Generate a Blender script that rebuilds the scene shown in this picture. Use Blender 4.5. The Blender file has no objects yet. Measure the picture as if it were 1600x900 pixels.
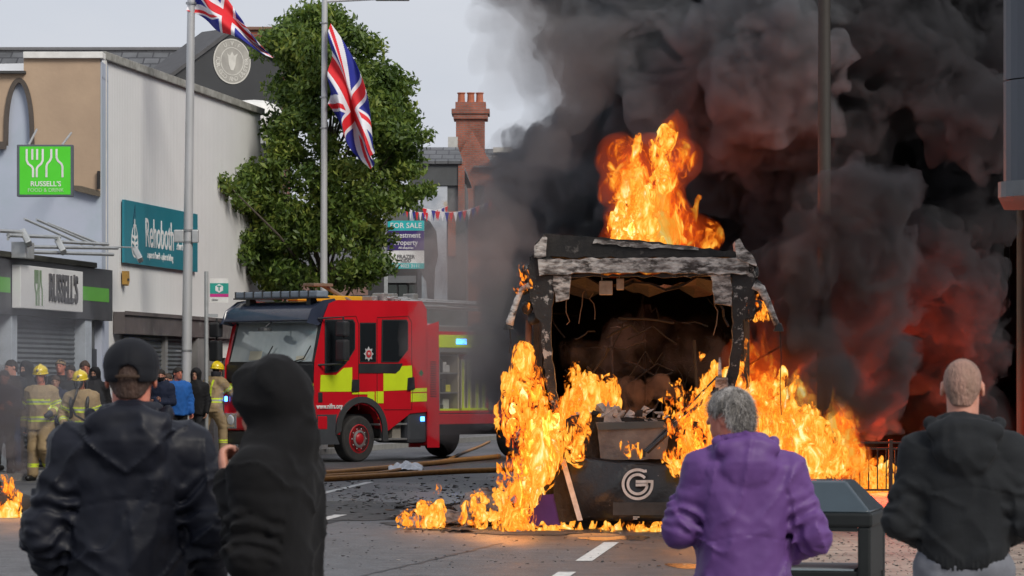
import bpy, bmesh, math, random
import numpy as np
from math import sin, cos, pi, radians, atan2, sqrt
from mathutils import Vector, Matrix, Euler

# ------------------------------------------------------------------ camera, sky, sun
SC = bpy.context.scene
COL = SC.collection
F = 5200.0          # focal length in pixels of a 1600 px wide picture
EYE = 1.65          # eye height
HOR = 592.0         # horizon row
cam_d = bpy.data.cameras.new('camera')
cam_d.sensor_width = 36.0
cam_d.lens = 36.0 * F / 1600.0
cam_d.shift_y = (HOR - 450.0) / 1600.0
cam_d.clip_start = 0.5
cam_d.clip_end = 3000
cam_d.dof.use_dof = True
cam_d.dof.focus_distance = 42.0
cam_d.dof.aperture_fstop = 13.0
cam = bpy.data.objects.new('camera', cam_d)
cam.location = (0, 0, EYE)
cam.rotation_euler = (pi / 2, 0, 0)
COL.objects.link(cam)
SC.camera = cam

SUN_EL, SUN_AZ = radians(40), radians(142)     # azimuth clockwise from +Y: behind the camera, to the right
world = bpy.data.worlds.new('World'); SC.world = world
world.use_nodes = True
nt = world.node_tree
for n in list(nt.nodes): nt.nodes.remove(n)
sky = nt.nodes.new('ShaderNodeTexSky'); sky.sky_type = 'NISHITA'; sky.sun_disc = False
sky.sun_elevation = SUN_EL; sky.sun_rotation = SUN_AZ; sky.dust_density = 4.0; sky.air_density = 1.2
tc = nt.nodes.new('ShaderNodeTexCoord')
mp = nt.nodes.new('ShaderNodeMapping'); mp.inputs['Scale'].default_value = (2.2, 2.2, 6.0)
nz = nt.nodes.new('ShaderNodeTexNoise'); nz.inputs['Scale'].default_value = 2.0; nz.inputs['Detail'].default_value = 5; nz.inputs['Roughness'].default_value = .55
cr = nt.nodes.new('ShaderNodeValToRGB')
cr.color_ramp.elements[0].position = .3; cr.color_ramp.elements[0].color = (5.9, 6.3, 7.2, 1)
cr.color_ramp.elements[1].position = .75; cr.color_ramp.elements[1].color = (7.2, 7.3, 7.8, 1)
mx = nt.nodes.new('ShaderNodeMix'); mx.data_type = 'RGBA'; mx.inputs[0].default_value = .86
bg = nt.nodes.new('ShaderNodeBackground'); bg.inputs['Strength'].default_value = .086
wo = nt.nodes.new('ShaderNodeOutputWorld')
L = nt.links.new
L(tc.outputs['Generated'], mp.inputs['Vector']); L(mp.outputs['Vector'], nz.inputs['Vector'])
L(nz.outputs['Fac'], cr.inputs['Fac']); L(sky.outputs['Color'], mx.inputs[6]); L(cr.outputs['Color'], mx.inputs[7])
L(mx.outputs[2], bg.inputs['Color']); L(bg.outputs['Background'], wo.inputs['Surface'])

sd = bpy.data.lights.new('sun', 'SUN'); sd.energy = 2.1; sd.angle = radians(24); sd.color = (1.0, .93, .82)
sun = bpy.data.objects.new('sun', sd); COL.objects.link(sun)
sdir = Vector((sin(SUN_AZ) * cos(SUN_EL), cos(SUN_AZ) * cos(SUN_EL), sin(SUN_EL)))
sun.rotation_euler = (-sdir).to_track_quat('-Z', 'Y').to_euler()

vs = SC.view_settings
SC.display_settings.display_device = 'sRGB'
vs.view_transform = 'Standard'; vs.look = 'None'; vs.exposure = 0.3; vs.gamma = 1.0; vs.use_curve_mapping = False
cy = SC.cycles
cy.use_denoising = True
try: cy.denoiser = 'OPENIMAGEDENOISE'
except Exception: pass
cy.use_adaptive_sampling = True; cy.adaptive_threshold = .02
cy.max_bounces = 8; cy.diffuse_bounces = 2; cy.glossy_bounces = 2; cy.transmission_bounces = 3
cy.transparent_max_bounces = 24; cy.volume_bounces = 1
cy.volume_step_rate = .16; cy.volume_max_steps = 160
cy.sample_clamp_indirect = 4.0

rng = random.Random(7)

# ------------------------------------------------------------------ mapping between picture and place
def W(px, py, D):
    return Vector(((px - 800.0) / F * D, D, EYE - (py - HOR) / F * D))
def X(px, D): return (px - 800.0) / F * D
def Z(py, D): return EYE - (py - HOR) / F * D

# ------------------------------------------------------------------ materials
MATS = {}
def nmat(name):
    m = bpy.data.materials.new(name); m.use_nodes = True
    t = m.node_tree
    for n in list(t.nodes): t.nodes.remove(n)
    out = t.nodes.new('ShaderNodeOutputMaterial')
    return m, t, out
def rgba(c): return (c[0], c[1], c[2], 1.0)
def mat(name, col, rough=.6, metal=0., col2=None, scale=4., detail=5., contrast=(.35, .65), bump=0., bscale=None, spec=.5, coat=0., sheen=0., stretch=(1, 1, 1), col3=None, c3=(.6, .7), s3=1.5, bd=.02):
    """mottled surface: col and col2 mixed by a noise, col3 in patches, and a bump"""
    if name in MATS: return MATS[name]
    m, t, out = nmat(name)
    b = t.nodes.new('ShaderNodeBsdfPrincipled')
    b.inputs['Roughness'].default_value = rough; b.inputs['Metallic'].default_value = metal
    b.inputs['Specular IOR Level'].default_value = spec
    if coat: b.inputs['Coat Weight'].default_value = coat; b.inputs['Coat Roughness'].default_value = .08
    if sheen: b.inputs['Sheen Weight'].default_value = sheen
    tcn = t.nodes.new('ShaderNodeTexCoord'); mpn = t.nodes.new('ShaderNodeMapping')
    mpn.inputs['Scale'].default_value = stretch
    t.links.new(tcn.outputs['Object'], mpn.inputs['Vector'])
    if col2 is None: col2 = tuple(min(1, c * .82) for c in col)
    n = t.nodes.new('ShaderNodeTexNoise'); n.inputs['Scale'].default_value = scale; n.inputs['Detail'].default_value = detail; n.inputs['Roughness'].default_value = .6
    t.links.new(mpn.outputs['Vector'], n.inputs['Vector'])
    r = t.nodes.new('ShaderNodeValToRGB')
    r.color_ramp.elements[0].position = contrast[0]; r.color_ramp.elements[0].color = rgba(col)
    r.color_ramp.elements[1].position = contrast[1]; r.color_ramp.elements[1].color = rgba(col2)
    t.links.new(n.outputs['Fac'], r.inputs['Fac'])
    last = r.outputs['Color']
    if col3 is not None:
        n3 = t.nodes.new('ShaderNodeTexNoise'); n3.inputs['Scale'].default_value = s3; n3.inputs['Detail'].default_value = 8; n3.inputs['Roughness'].default_value = .7
        t.links.new(mpn.outputs['Vector'], n3.inputs['Vector'])
        r3 = t.nodes.new('ShaderNodeValToRGB'); r3.color_ramp.elements[0].position = c3[0]; r3.color_ramp.elements[1].position = c3[1]
        r3.color_ramp.elements[0].color = (0, 0, 0, 1); r3.color_ramp.elements[1].color = (1, 1, 1, 1)
        t.links.new(n3.outputs['Fac'], r3.inputs['Fac'])
        mi = t.nodes.new('ShaderNodeMix'); mi.data_type = 'RGBA'
        t.links.new(r3.outputs['Color'], mi.inputs[0]); t.links.new(last, mi.inputs[6]); mi.inputs[7].default_value = rgba(col3)
        last = mi.outputs[2]
    t.links.new(last, b.inputs['Base Color'])
    if bump:
        bn = t.nodes.new('ShaderNodeTexNoise'); bn.inputs['Scale'].default_value = bscale or scale * 6; bn.inputs['Detail'].default_value = 4
        t.links.new(mpn.outputs['Vector'], bn.inputs['Vector'])
        bu = t.nodes.new('ShaderNodeBump'); bu.inputs['Strength'].default_value = bump; bu.inputs['Distance'].default_value = bd
        t.links.new(bn.outputs['Fac'], bu.inputs['Height']); t.links.new(bu.outputs['Normal'], b.inputs['Normal'])
    t.links.new(b.outputs['BSDF'], out.inputs['Surface'])
    MATS[name] = m
    return m
def glow(name, col, strength):
    if name in MATS: return MATS[name]
    m, t, out = nmat(name)
    e = t.nodes.new('ShaderNodeEmission'); e.inputs['Color'].default_value = rgba(col); e.inputs['Strength'].default_value = strength
    t.links.new(e.outputs[0], out.inputs['Surface']); m.cycles.emission_sampling = 'NONE'
    MATS[name] = m; return m
def glass(name, col=(.02, .025, .03), rough=.05, alpha=.75):
    """window glass: dark tint that reflects, partly see-through"""
    if name in MATS: return MATS[name]
    m, t, out = nmat(name)
    b = t.nodes.new('ShaderNodeBsdfPrincipled'); b.inputs['Base Color'].default_value = rgba(col)
    b.inputs['Roughness'].default_value = rough; b.inputs['Specular IOR Level'].default_value = .8
    b.inputs['Alpha'].default_value = alpha
    t.links.new(b.outputs['BSDF'], out.inputs['Surface'])
    MATS[name] = m; return m

# ------------------------------------------------------------------ objects
def link(o):
    COL.objects.link(o); return o
def tag(o, label=None, cat=None, group=None, kind=None):
    if label: o['label'] = label
    if cat: o['category'] = cat
    if group: o['group'] = group
    if kind: o['kind'] = kind
    return o
def empty(name, loc=(0, 0, 0), rz=0., label=None, cat=None, group=None):
    o = bpy.data.objects.new(name, None); o.empty_display_size = .2
    o.location = loc; o.rotation_euler = (0, 0, rz); link(o)
    return tag(o, label, cat, group)
def copy_tree(o, parent=None):
    c = o.copy(); COL.objects.link(c)
    if parent is not None: c.parent = parent
    for ch in list(o.children): copy_tree(ch, c)
    return c

class MB:
    """collects shapes and builds them as one mesh object"""
    def __init__(s): s.v = []; s.f = []; s.mi = []; s.m = Matrix.Identity(4)
    def add(s, vs_, fs, mi=0):
        o = len(s.v)
        for v in vs_: s.v.append(tuple(s.m @ Vector(v)))
        for f in fs: s.f.append(tuple(o + i for i in f)); s.mi.append(mi)
        return s
    def box(s, lo, hi, mi=0, bev=0.):
        x0, y0, z0 = lo; x1, y1, z1 = hi
        if bev <= 0:
            v = [(x0, y0, z0), (x1, y0, z0), (x1, y1, z0), (x0, y1, z0), (x0, y0, z1), (x1, y0, z1), (x1, y1, z1), (x0, y1, z1)]
            f = [(0, 3, 2, 1), (4, 5, 6, 7), (0, 1, 5, 4), (1, 2, 6, 5), (2, 3, 7, 6), (3, 0, 4, 7)]
            return s.add(v, f, mi)
        b = bmesh.new(); bmesh.ops.create_cube(b, size=1)
        for v in b.verts: v.co = Vector(((x0 + x1) / 2 + v.co.x * (x1 - x0), (y0 + y1) / 2 + v.co.y * (y1 - y0), (z0 + z1) / 2 + v.co.z * (z1 - z0)))
        bmesh.ops.bevel(b, geom=list(b.edges), offset=bev, segments=2, profile=.6, affect='EDGES')
        s.bm(b, mi); b.free(); return s
    def bm(s, b, mi=0):
        b.verts.ensure_lookup_table(); b.verts.index_update()
        return s.add([v.co[:] for v in b.verts], [[v.index for v in f.verts] for f in b.faces], mi)
    def prism(s, pts, a, b, plane='xz', mi=0):
        """polygon pts in a plane, extruded from a to b along the third axis"""
        def P(p, c):
            return {'xz': (p[0], c, p[1]), 'yz': (c, p[0], p[1]), 'xy': (p[0], p[1], c)}[plane]
        n = len(pts)
        v = [P(p, a) for p in pts] + [P(p, b) for p in pts]
        f = [tuple(range(n)), tuple(range(2 * n - 1, n - 1, -1))] + [(i, (i + 1) % n, n + (i + 1) % n, n + i) for i in range(n)]
        return s.add(v, f, mi)
    def tube(s, pts, r, n=8, mi=0, cap=True, squash=1.):
        pts = [Vector(p) for p in pts]
        rs = r if isinstance(r, (list, tuple)) else [r] * len(pts)
        vv = []; ff = []
        prev = None
        for i, p in enumerate(pts):
            d = (pts[min(i + 1, len(pts) - 1)] - pts[max(i - 1, 0)])
            if d.length < 1e-9: d = Vector((0, 0, 1))
            d.normalize()
            if prev is None:
                a = Vector((0, 0, 1)) if abs(d.z) < .9 else Vector((1, 0, 0))
                u = d.cross(a).normalized()
            else:
                u = (prev - d * prev.dot(d)).normalized()
            prev = u; w = d.cross(u)
            for k in range(n):
                t = 2 * pi * k / n
                vv.append(p + (u * cos(t) + w * sin(t) * squash) * rs[i])
        for i in range(len(pts) - 1):
            for k in range(n):
                k2 = (k + 1) % n
                ff.append((i * n + k, i * n + k2, (i + 1) * n + k2, (i + 1) * n + k))
        if cap:
            ff.append(tuple(range(n - 1, -1, -1))); o = (len(pts) - 1) * n; ff.append(tuple(range(o, o + n)))
        return s.add(vv, ff, mi)
    def lathe(s, prof, n=24, axis='z', c=(0, 0, 0), mi=0):
        """prof = [(radius, height)]"""
        vv = []; ff = []
        for r, h in prof:
            for k in range(n):
                t = 2 * pi * k / n
                a, b = r * cos(t), r * sin(t)
                vv.append({'z': (c[0] + a, c[1] + b, c[2] + h), 'x': (c[0] + h, c[1] + a, c[2] + b), 'y': (c[0] + b, c[1] + h, c[2] + a)}[axis])
        m = len(prof)
        for i in range(m - 1):
            for k in range(n):
                k2 = (k + 1) % n
                ff.append((i * n + k, i * n + k2, (i + 1) * n + k2, (i + 1) * n + k))
        if prof[0][0] > 1e-6: ff.append(tuple(range(n - 1, -1, -1)))
        if prof[-1][0] > 1e-6: ff.append(tuple(range((m - 1) * n, m * n)))
        return s.add(vv, ff, mi)
    def split(s, name, mats, parent=None, **kw):
        """one object per connected piece"""
        p = list(range(len(s.v)))
        def find(a):
            while p[a] != a: p[a] = p[p[a]]; a = p[a]
            return a
        for f in s.f:
            r = find(f[0])
            for i in f[1:]: p[find(i)] = r
        groups = {}
        for f, m_ in zip(s.f, s.mi): groups.setdefault(find(f[0]), []).append((f, m_))
        out = []
        for fs in groups.values():
            q = MB(); idx = {}
            for f, m_ in fs:
                nf = []
                for i in f:
                    if i not in idx: idx[i] = len(q.v); q.v.append(s.v[i])
                    nf.append(idx[i])
                q.f.append(tuple(nf)); q.mi.append(m_)
            out.append(q.build(name, mats, parent, **kw))
        return out
    def build(s, name, mats, parent=None, smooth=False, loc=None, rz=0., autosmooth=None):
        me = bpy.data.meshes.new(name)
        me.from_pydata(s.v, [], s.f)
        if not isinstance(mats, (list, tuple)): mats = [mats]
        for m in mats: me.materials.append(m)
        if len(mats) > 1: me.polygons.foreach_set('material_index', s.mi)
        if smooth: me.polygons.foreach_set('use_smooth', [True] * len(me.polygons))
        if autosmooth: me.polygons.foreach_set('use_smooth', [True] * len(me.polygons)); me.set_sharp_from_angle(angle=radians(autosmooth))
        me.update()
        o = bpy.data.objects.new(name, me); link(o)
        if parent is not None: o.parent = parent
        if loc is not None: o.location = loc
        if rz: o.rotation_euler = (0, 0, rz)
        return o
def np_mesh(name, V, Fq, mats, parent=None, smooth=True, mi=None, recenter=False, attr=None):
    me = bpy.data.meshes.new(name)
    V = np.asarray(V, dtype=np.float32); Fq = np.asarray(Fq, dtype=np.int32)
    me.vertices.add(len(V)); me.vertices.foreach_set('co', V.ravel())
    k = Fq.shape[1]
    me.loops.add(Fq.size); me.loops.foreach_set('vertex_index', Fq.ravel())
    me.polygons.add(len(Fq)); me.polygons.foreach_set('loop_start', np.arange(0, Fq.size, k, dtype=np.int32))
    try: me.polygons.foreach_set('loop_total', np.full(len(Fq), k, dtype=np.int32))
    except Exception: pass
    if not isinstance(mats, (list, tuple)): mats = [mats]
    for m in mats: me.materials.append(m)
    if mi is not None: me.polygons.foreach_set('material_index', np.asarray(mi, dtype=np.int32))
    me.polygons.foreach_set('use_smooth', np.full(len(Fq), bool(smooth)))
    if attr:
        for an, av in attr.items():
            a = me.attributes.new(an, 'FLOAT', 'POINT'); a.data.foreach_set('value', np.asarray(av, dtype=np.float32))
    me.update(calc_edges=True); me.validate()
    o = bpy.data.objects.new(name, me); link(o)
    if parent is not None: o.parent = parent
    return o
def text(body, size, mt, parent, loc, rot=(pi / 2, 0, 0), name='lettering', ext=.004, align='CENTER', sx=1., bold=0.):
    cu = bpy.data.curves.new(name, 'FONT'); cu.body = body; cu.size = size; cu.align_x = align; cu.align_y = 'CENTER'
    cu.extrude = ext; cu.offset = bold; cu.resolution_u = 3
    to = bpy.data.objects.new(name, cu); link(to)
    bpy.context.view_layer.update()
    dg = bpy.context.evaluated_depsgraph_get()
    me = bpy.data.meshes.new_from_object(to.evaluated_get(dg))
    bpy.data.objects.remove(to); bpy.data.curves.remove(cu)
    me.materials.clear(); me.materials.append(mt)
    me.transform(Matrix.Diagonal((sx, 1, 1, 1)))
    me.transform(Matrix.LocRotScale(Vector(loc), Euler(rot), None))
    o = bpy.data.objects.new(name, me); link(o)
    if parent is not None: o.parent = parent
    return o
def smooth_mod(o, it=2, f=.5):
    m = o.modifiers.new('smooth', 'SMOOTH'); m.iterations = it; m.factor = f; return o

# ------------------------------------------------------------------ noise, distance fields and surface nets
_R = np.random.RandomState(3); _T = _R.rand(64, 64, 64).astype(np.float32)
def vnoise(P, s=0):
    P = P + s * 7.31
    i = np.floor(P).astype(np.int32); f = (P - i).astype(np.float32); f = f * f * (3 - 2 * f)
    a = i & 63; b = (i + 1) & 63
    x0, y0, z0 = a[..., 0], a[..., 1], a[..., 2]; x1, y1, z1 = b[..., 0], b[..., 1], b[..., 2]
    fx, fy, fz = f[..., 0], f[..., 1], f[..., 2]
    c00 = _T[x0, y0, z0] * (1 - fx) + _T[x1, y0, z0] * fx; c10 = _T[x0, y1, z0] * (1 - fx) + _T[x1, y1, z0] * fx
    c01 = _T[x0, y0, z1] * (1 - fx) + _T[x1, y0, z1] * fx; c11 = _T[x0, y1, z1] * (1 - fx) + _T[x1, y1, z1] * fx
    return (c00 * (1 - fy) + c10 * fy) * (1 - fz) + (c01 * (1 - fy) + c11 * fy) * fz
def fbm(P, s=0, o=3, g=.5):
    r = 0; a = 1.; t = 0
    for k in range(o): r = r + a * (vnoise(P * (2 ** k), s + k) - .5); t += a; a *= g
    return r / t
def smin(a, b, k):
    if k <= 0: return np.minimum(a, b)
    h = np.clip(.5 + .5 * (b - a) / k, 0, 1)
    return b * (1 - h) + a * h - k * h * (1 - h)
def smax(a, b, k): return -smin(-a, -b, k)
def d_cone(P, a, b, ra, rb):
    a = np.array(a, dtype=np.float32); b = np.array(b, dtype=np.float32); ab = b - a
    t = np.clip(((P - a) @ ab) / max(1e-9, float(ab @ ab)), 0, 1)
    return np.linalg.norm(P - a - t[..., None] * ab, axis=-1) - (ra + (rb - ra) * t)
def d_ell(P, c, r, R=None):
    q = P - np.array(c, dtype=np.float32)
    if R is not None: q = q @ np.array(R, dtype=np.float32)
    r = np.array(r, dtype=np.float32)
    k0 = np.linalg.norm(q / r, axis=-1); k1 = np.linalg.norm(q / (r * r), axis=-1)
    return k0 * (k0 - 1) / np.maximum(k1, 1e-6)
def grid(lo, hi, h):
    ax = [np.arange(lo[i], hi[i] + h, h, dtype=np.float32) for i in range(3)]
    return np.stack(np.meshgrid(*ax, indexing='ij'), axis=-1)
def surface_net(D, lo, h):
    """quads of the zero level of D sampled on a grid"""
    D = D.astype(np.float32)
    nx, ny, nz_ = D.shape
    S = D < 0
    S[0] = S[-1] = False; S[:, 0] = S[:, -1] = False; S[:, :, 0] = S[:, :, -1] = False
    D = np.where(S, np.minimum(D, -1e-6), np.maximum(D, 1e-6))
    cs = sum(S[i:nx - 1 + i, j:ny - 1 + j, k:nz_ - 1 + k].astype(np.int8) for i in (0, 1) for j in (0, 1) for k in (0, 1))
    act = (cs > 0) & (cs < 8)
    idx = np.full(act.shape, -1, dtype=np.int64); ci = np.argwhere(act); idx[act] = np.arange(len(ci))
    acc = np.zeros((len(ci), 3), dtype=np.float32); cnt = np.zeros(len(ci), dtype=np.float32)
    cor = [(i, j, k) for i in (0, 1) for j in (0, 1) for k in (0, 1)]
    for a in cor:
        for ax in range(3):
            if a[ax] == 1: continue
            b = list(a); b[ax] = 1
            da = D[ci[:, 0] + a[0], ci[:, 1] + a[1], ci[:, 2] + a[2]]; db = D[ci[:, 0] + b[0], ci[:, 1] + b[1], ci[:, 2] + b[2]]
            m = (da < 0) != (db < 0)
            t = np.where(m, da / np.where(m, da - db, 1), 0)
            p = np.array(a, dtype=np.float32)[None, :].repeat(len(ci), 0); p[:, ax] += t
            acc[m] += p[m]; cnt[m] += 1
    V = (ci + acc / np.maximum(cnt, 1)[:, None]) * h + np.array(lo, dtype=np.float32)
    Q = []
    for ax in range(3):
        s0 = [slice(1, -1)] * 3; s1 = [slice(1, -1)] * 3
        s0[ax] = slice(0, -1); s1[ax] = slice(1, None)
        A = S[tuple(s0)]; B = S[tuple(s1)]
        off = [1, 1, 1]; off[ax] = 0
        for flip in (0, 1):
            e = np.argwhere((A & ~B) if not flip else (~A & B)) + off
            if not len(e): continue
            u, w = [(1, 2), (2, 0), (0, 1)][ax]
            def I(du, dw):
                q = e.copy(); q[:, u] -= du; q[:, w] -= dw
                return idx[q[:, 0], q[:, 1], q[:, 2]]
            q = np.stack([I(1, 1), I(0, 1), I(0, 0), I(1, 0)], axis=1)
            if flip: q = q[:, ::-1]
            Q.append(q)
    Q = np.concatenate(Q) if Q else np.zeros((0, 4), dtype=np.int64)
    Q = Q[(Q >= 0).all(axis=1)]
    return V, Q
def blobs_field(lo, hi, h, balls, k=.0):
    """union of balls (x, y, z, r) on a grid, each written only near itself"""
    G = grid(lo, hi, h); D = np.full(G.shape[:3], 9., dtype=np.float32); lo = np.array(lo)
    for (x, y, z, r) in balls:
        c = np.array((x, y, z)); m = r + 3 * h + k
        i0 = np.maximum(0, np.floor((c - m - lo) / h).astype(int)); i1 = np.minimum(D.shape, np.ceil((c + m - lo) / h).astype(int) + 1)
        if (i1 <= i0).any(): continue
        s = tuple(slice(a, b) for a, b in zip(i0, i1))
        d = np.linalg.norm(G[s] - c.astype(np.float32), axis=-1) - r
        D[s] = smin(D[s], d, k) if k > 0 else np.minimum(D[s], d)
    return G, D
# ================================================================== shared materials
def matbrick(name, c1, c2, mortar, w=.22, h=.075, rough=.85, msize=.012, plane='xz', bump=.4, squash=1., off=.5, dirt=None):
    if name in MATS: return MATS[name]
    m, t, out = nmat(name); N = t.nodes.new; L = t.links.new
    tcn = N('ShaderNodeTexCoord'); sp = N('ShaderNodeSeparateXYZ'); cb = N('ShaderNodeCombineXYZ')
    L(tcn.outputs['Object'], sp.inputs[0])
    if plane == 'xz': L(sp.outputs[0], cb.inputs[0]); L(sp.outputs[2], cb.inputs[1])
    elif plane == 'yz': L(sp.outputs[1], cb.inputs[0]); L(sp.outputs[2], cb.inputs[1])
    else: L(sp.outputs[0], cb.inputs[0]); L(sp.outputs[1], cb.inputs[1])
    br = N('ShaderNodeTexBrick'); br.inputs['Scale'].default_value = 1.; br.inputs['Brick Width'].default_value = w; br.inputs['Row Height'].default_value = h
    br.inputs['Mortar Size'].default_value = msize; br.inputs['Color1'].default_value = rgba(c1); br.inputs['Color2'].default_value = rgba(c2); br.inputs['Mortar'].default_value = rgba(mortar)
    br.offset = off; br.inputs['Bias'].default_value = 0.
    L(cb.outputs[0], br.inputs['Vector'])
    n = N('ShaderNodeTexNoise'); n.inputs['Scale'].default_value = 1.4; n.inputs['Detail'].default_value = 7; n.inputs['Roughness'].default_value = .65; L(tcn.outputs['Object'], n.inputs['Vector'])
    r = N('ShaderNodeMapRange'); r.inputs[1].default_value = .3; r.inputs[2].default_value = .7; r.inputs[3].default_value = .62; r.inputs[4].default_value = 1.25; L(n.outputs['Fac'], r.inputs[0])
    mu = N('ShaderNodeMix'); mu.data_type = 'RGBA'; mu.blend_type = 'MULTIPLY'; mu.inputs[0].default_value = 1.; L(br.outputs['Color'], mu.inputs[6]); L(r.outputs[0], mu.inputs[7])
    b = N('ShaderNodeBsdfPrincipled'); b.inputs['Roughness'].default_value = rough; L(mu.outputs[2], b.inputs['Base Color'])
    bu = N('ShaderNodeBump'); bu.inputs['Strength'].default_value = bump; bu.inputs['Distance'].default_value = .01; bu.invert = True
    L(br.outputs['Fac'], bu.inputs['Height']); L(bu.outputs['Normal'], b.inputs['Normal']); L(b.outputs[0], out.inputs['Surface'])
    MATS[name] = m; return m

def asphalt_mat():
    m, t, out = nmat('asphalt'); N = t.nodes.new; L = t.links.new
    tcn = N('ShaderNodeTexCoord')
    def noise(sc, det, ro=.6, st=(1, 1, 1)):
        mp_ = N('ShaderNodeMapping'); mp_.inputs['Scale'].default_value = st; L(tcn.outputs['Object'], mp_.inputs['Vector'])
        n = N('ShaderNodeTexNoise'); n.inputs['Scale'].default_value = sc; n.inputs['Detail'].default_value = det; n.inputs['Roughness'].default_value = ro
        L(mp_.outputs[0], n.inputs['Vector']); return n
    fine = noise(45, 3, .8); mid = noise(3, 6, .7); big = noise(.35, 4, .5, (1, .35, 1))
    r1 = N('ShaderNodeValToRGB'); r1.color_ramp.elements[0].position = .38; r1.color_ramp.elements[0].color = (.035, .037, .042, 1)
    r1.color_ramp.elements[1].position = .68; r1.color_ramp.elements[1].color = (.18, .182, .19, 1); L(fine.outputs['Fac'], r1.inputs['Fac'])
    r2 = N('ShaderNodeMapRange'); r2.inputs[1].default_value = .3; r2.inputs[2].default_value = .7; r2.inputs[3].default_value = .5; r2.inputs[4].default_value = 1.2; L(mid.outputs['Fac'], r2.inputs[0])
    mu = N('ShaderNodeMix'); mu.data_type = 'RGBA'; mu.blend_type = 'MULTIPLY'; mu.inputs[0].default_value = 1; L(r1.outputs[0], mu.inputs[6]); L(r2.outputs[0], mu.inputs[7])
    r3 = N('ShaderNodeMapRange'); r3.inputs[1].default_value = .4; r3.inputs[2].default_value = .6; r3.inputs[3].default_value = .78; r3.inputs[4].default_value = 1.12; L(big.outputs['Fac'], r3.inputs[0])
    mu2 = N('ShaderNodeMix'); mu2.data_type = 'RGBA'; mu2.blend_type = 'MULTIPLY'; mu2.inputs[0].default_value = 1; L(mu.outputs[2], mu2.inputs[6]); L(r3.outputs[0], mu2.inputs[7])
    b = N('ShaderNodeBsdfPrincipled'); L(mu2.outputs[2], b.inputs['Base Color'])
    rr = N('ShaderNodeMapRange'); rr.inputs[1].default_value = .35; rr.inputs[2].default_value = .62; rr.inputs[3].default_value = .3; rr.inputs[4].default_value = .72; L(big.outputs['Fac'], rr.inputs[0]); L(rr.outputs[0], b.inputs['Roughness'])
    bu = N('ShaderNodeBump'); bu.inputs['Strength'].default_value = .8; bu.inputs['Distance'].default_value = .006; L(fine.outputs['Fac'], bu.inputs['Height']); L(bu.outputs[0], b.inputs['Normal'])
    L(b.outputs[0], out.inputs['Surface']); return m

M_stone = mat('kerb stone', (.27, .27, .26), .8, bump=.3)
M_dark = mat('black plastic', (.018, .018, .02), .45)
M_steel = mat('galvanised steel', (.46, .48, .49), .5, .5, (.38, .4, .41), 6, bump=.05)
M_white = mat('white paint', (.78, .78, .76), .6, col2=(.62, .62, .6), scale=3)
M_shutter = mat('shutter grey', (.11, .125, .14), .55, .2, (.08, .09, .1), 2.5, col3=(.05, .05, .055), c3=(.6, .75))
M_tarm = mat('worn road paint', (.62, .62, .6), .7, col2=(.3, .3, .3), scale=14, contrast=(.45, .75), detail=8)

# ================================================================== ground
def quad_sheet(name, pts, z, m, kind='structure'):
    mb = MB(); mb.add([(x, y, z) for x, y in pts], [tuple(range(len(pts)))]); o = mb.build(name, m); tag(o, kind=kind); return o
quad_sheet('road', [(-400, -20), (400, -20), (400, 1600), (-400, 1600)], 0, asphalt_mat())
KL = lambda D: -5.46 + .21 * (D - 66)
KR = lambda D: 3.0 + .12 * (D - 34)
M_pav_l = matbrick('pavement slabs left', (.2, .2, .205), (.16, .16, .165), (.09, .09, .09), .6, .4, .8, .01, 'xy', .3)
M_pav_r = matbrick('brown paving', (.36, .30, .25), (.28, .235, .20), (.1, .085, .075), .42, .21, .62, .008, 'xy', .3)
mb = MB(); mb.prism([(KL(5) - .13, 5), (KL(170) - .13, 170), (-60, 170), (-60, 5)], -.05, .118, 'xy'); tag(mb.build('pavement', M_pav_l), kind='structure')
mb = MB(); mb.prism([(KR(1) + .13, 1), (60, 1), (60, 170), (KR(170) + .13, 170)], -.05, .118, 'xy'); tag(mb.build('pavement', M_pav_r), kind='structure')
def kerb(fn, d0, d1, sgn):
    mb = MB(); D = d0
    while D < d1:
        e = min(D + .9, d1)
        a = fn(D); b = fn(e - .012)
        xs = sorted((a, a + sgn * .128)); ys = sorted((b, b + sgn * .128))
        j = rng.uniform(-.004, .004)
        mb.prism([(xs[0], D), (xs[1], D), (ys[1], e - .012), (ys[0], e - .012)], -.03, .122 + j, 'xy'); D = e
    return tag(mb.build('kerb', M_stone), kind='structure')
kerb(KL, 20, 168, -1); kerb(KR, 8, 168, 1)
# dashed lane line (2 to 1) and the stub on the left
mb = MB()
for D0, D1 in ((30.1, 33.5), (24.9, 28.35), (19.7, 23.1)):
    x0 = .65 + (D0 - 30.1) * .1035; x1 = .65 + (D1 - 30.1) * .1035
    mb.prism([(x0 - .075, D0), (x0 + .075, D0), (x1 + .075, D1), (x1 - .075, D1)], .004, .007, 'xy')
mb.prism([(-2.3, 38.9), (-2.15, 38.9), (-2.0, 40.3), (-2.15, 40.3)], .004, .007, 'xy')
mb.prism([(-2.95, 46), (-2.83, 46), (-2.2, 53), (-2.33, 53)], .004, .007, 'xy')
tag(mb.build('road_markings', M_tarm), kind='structure')
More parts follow.
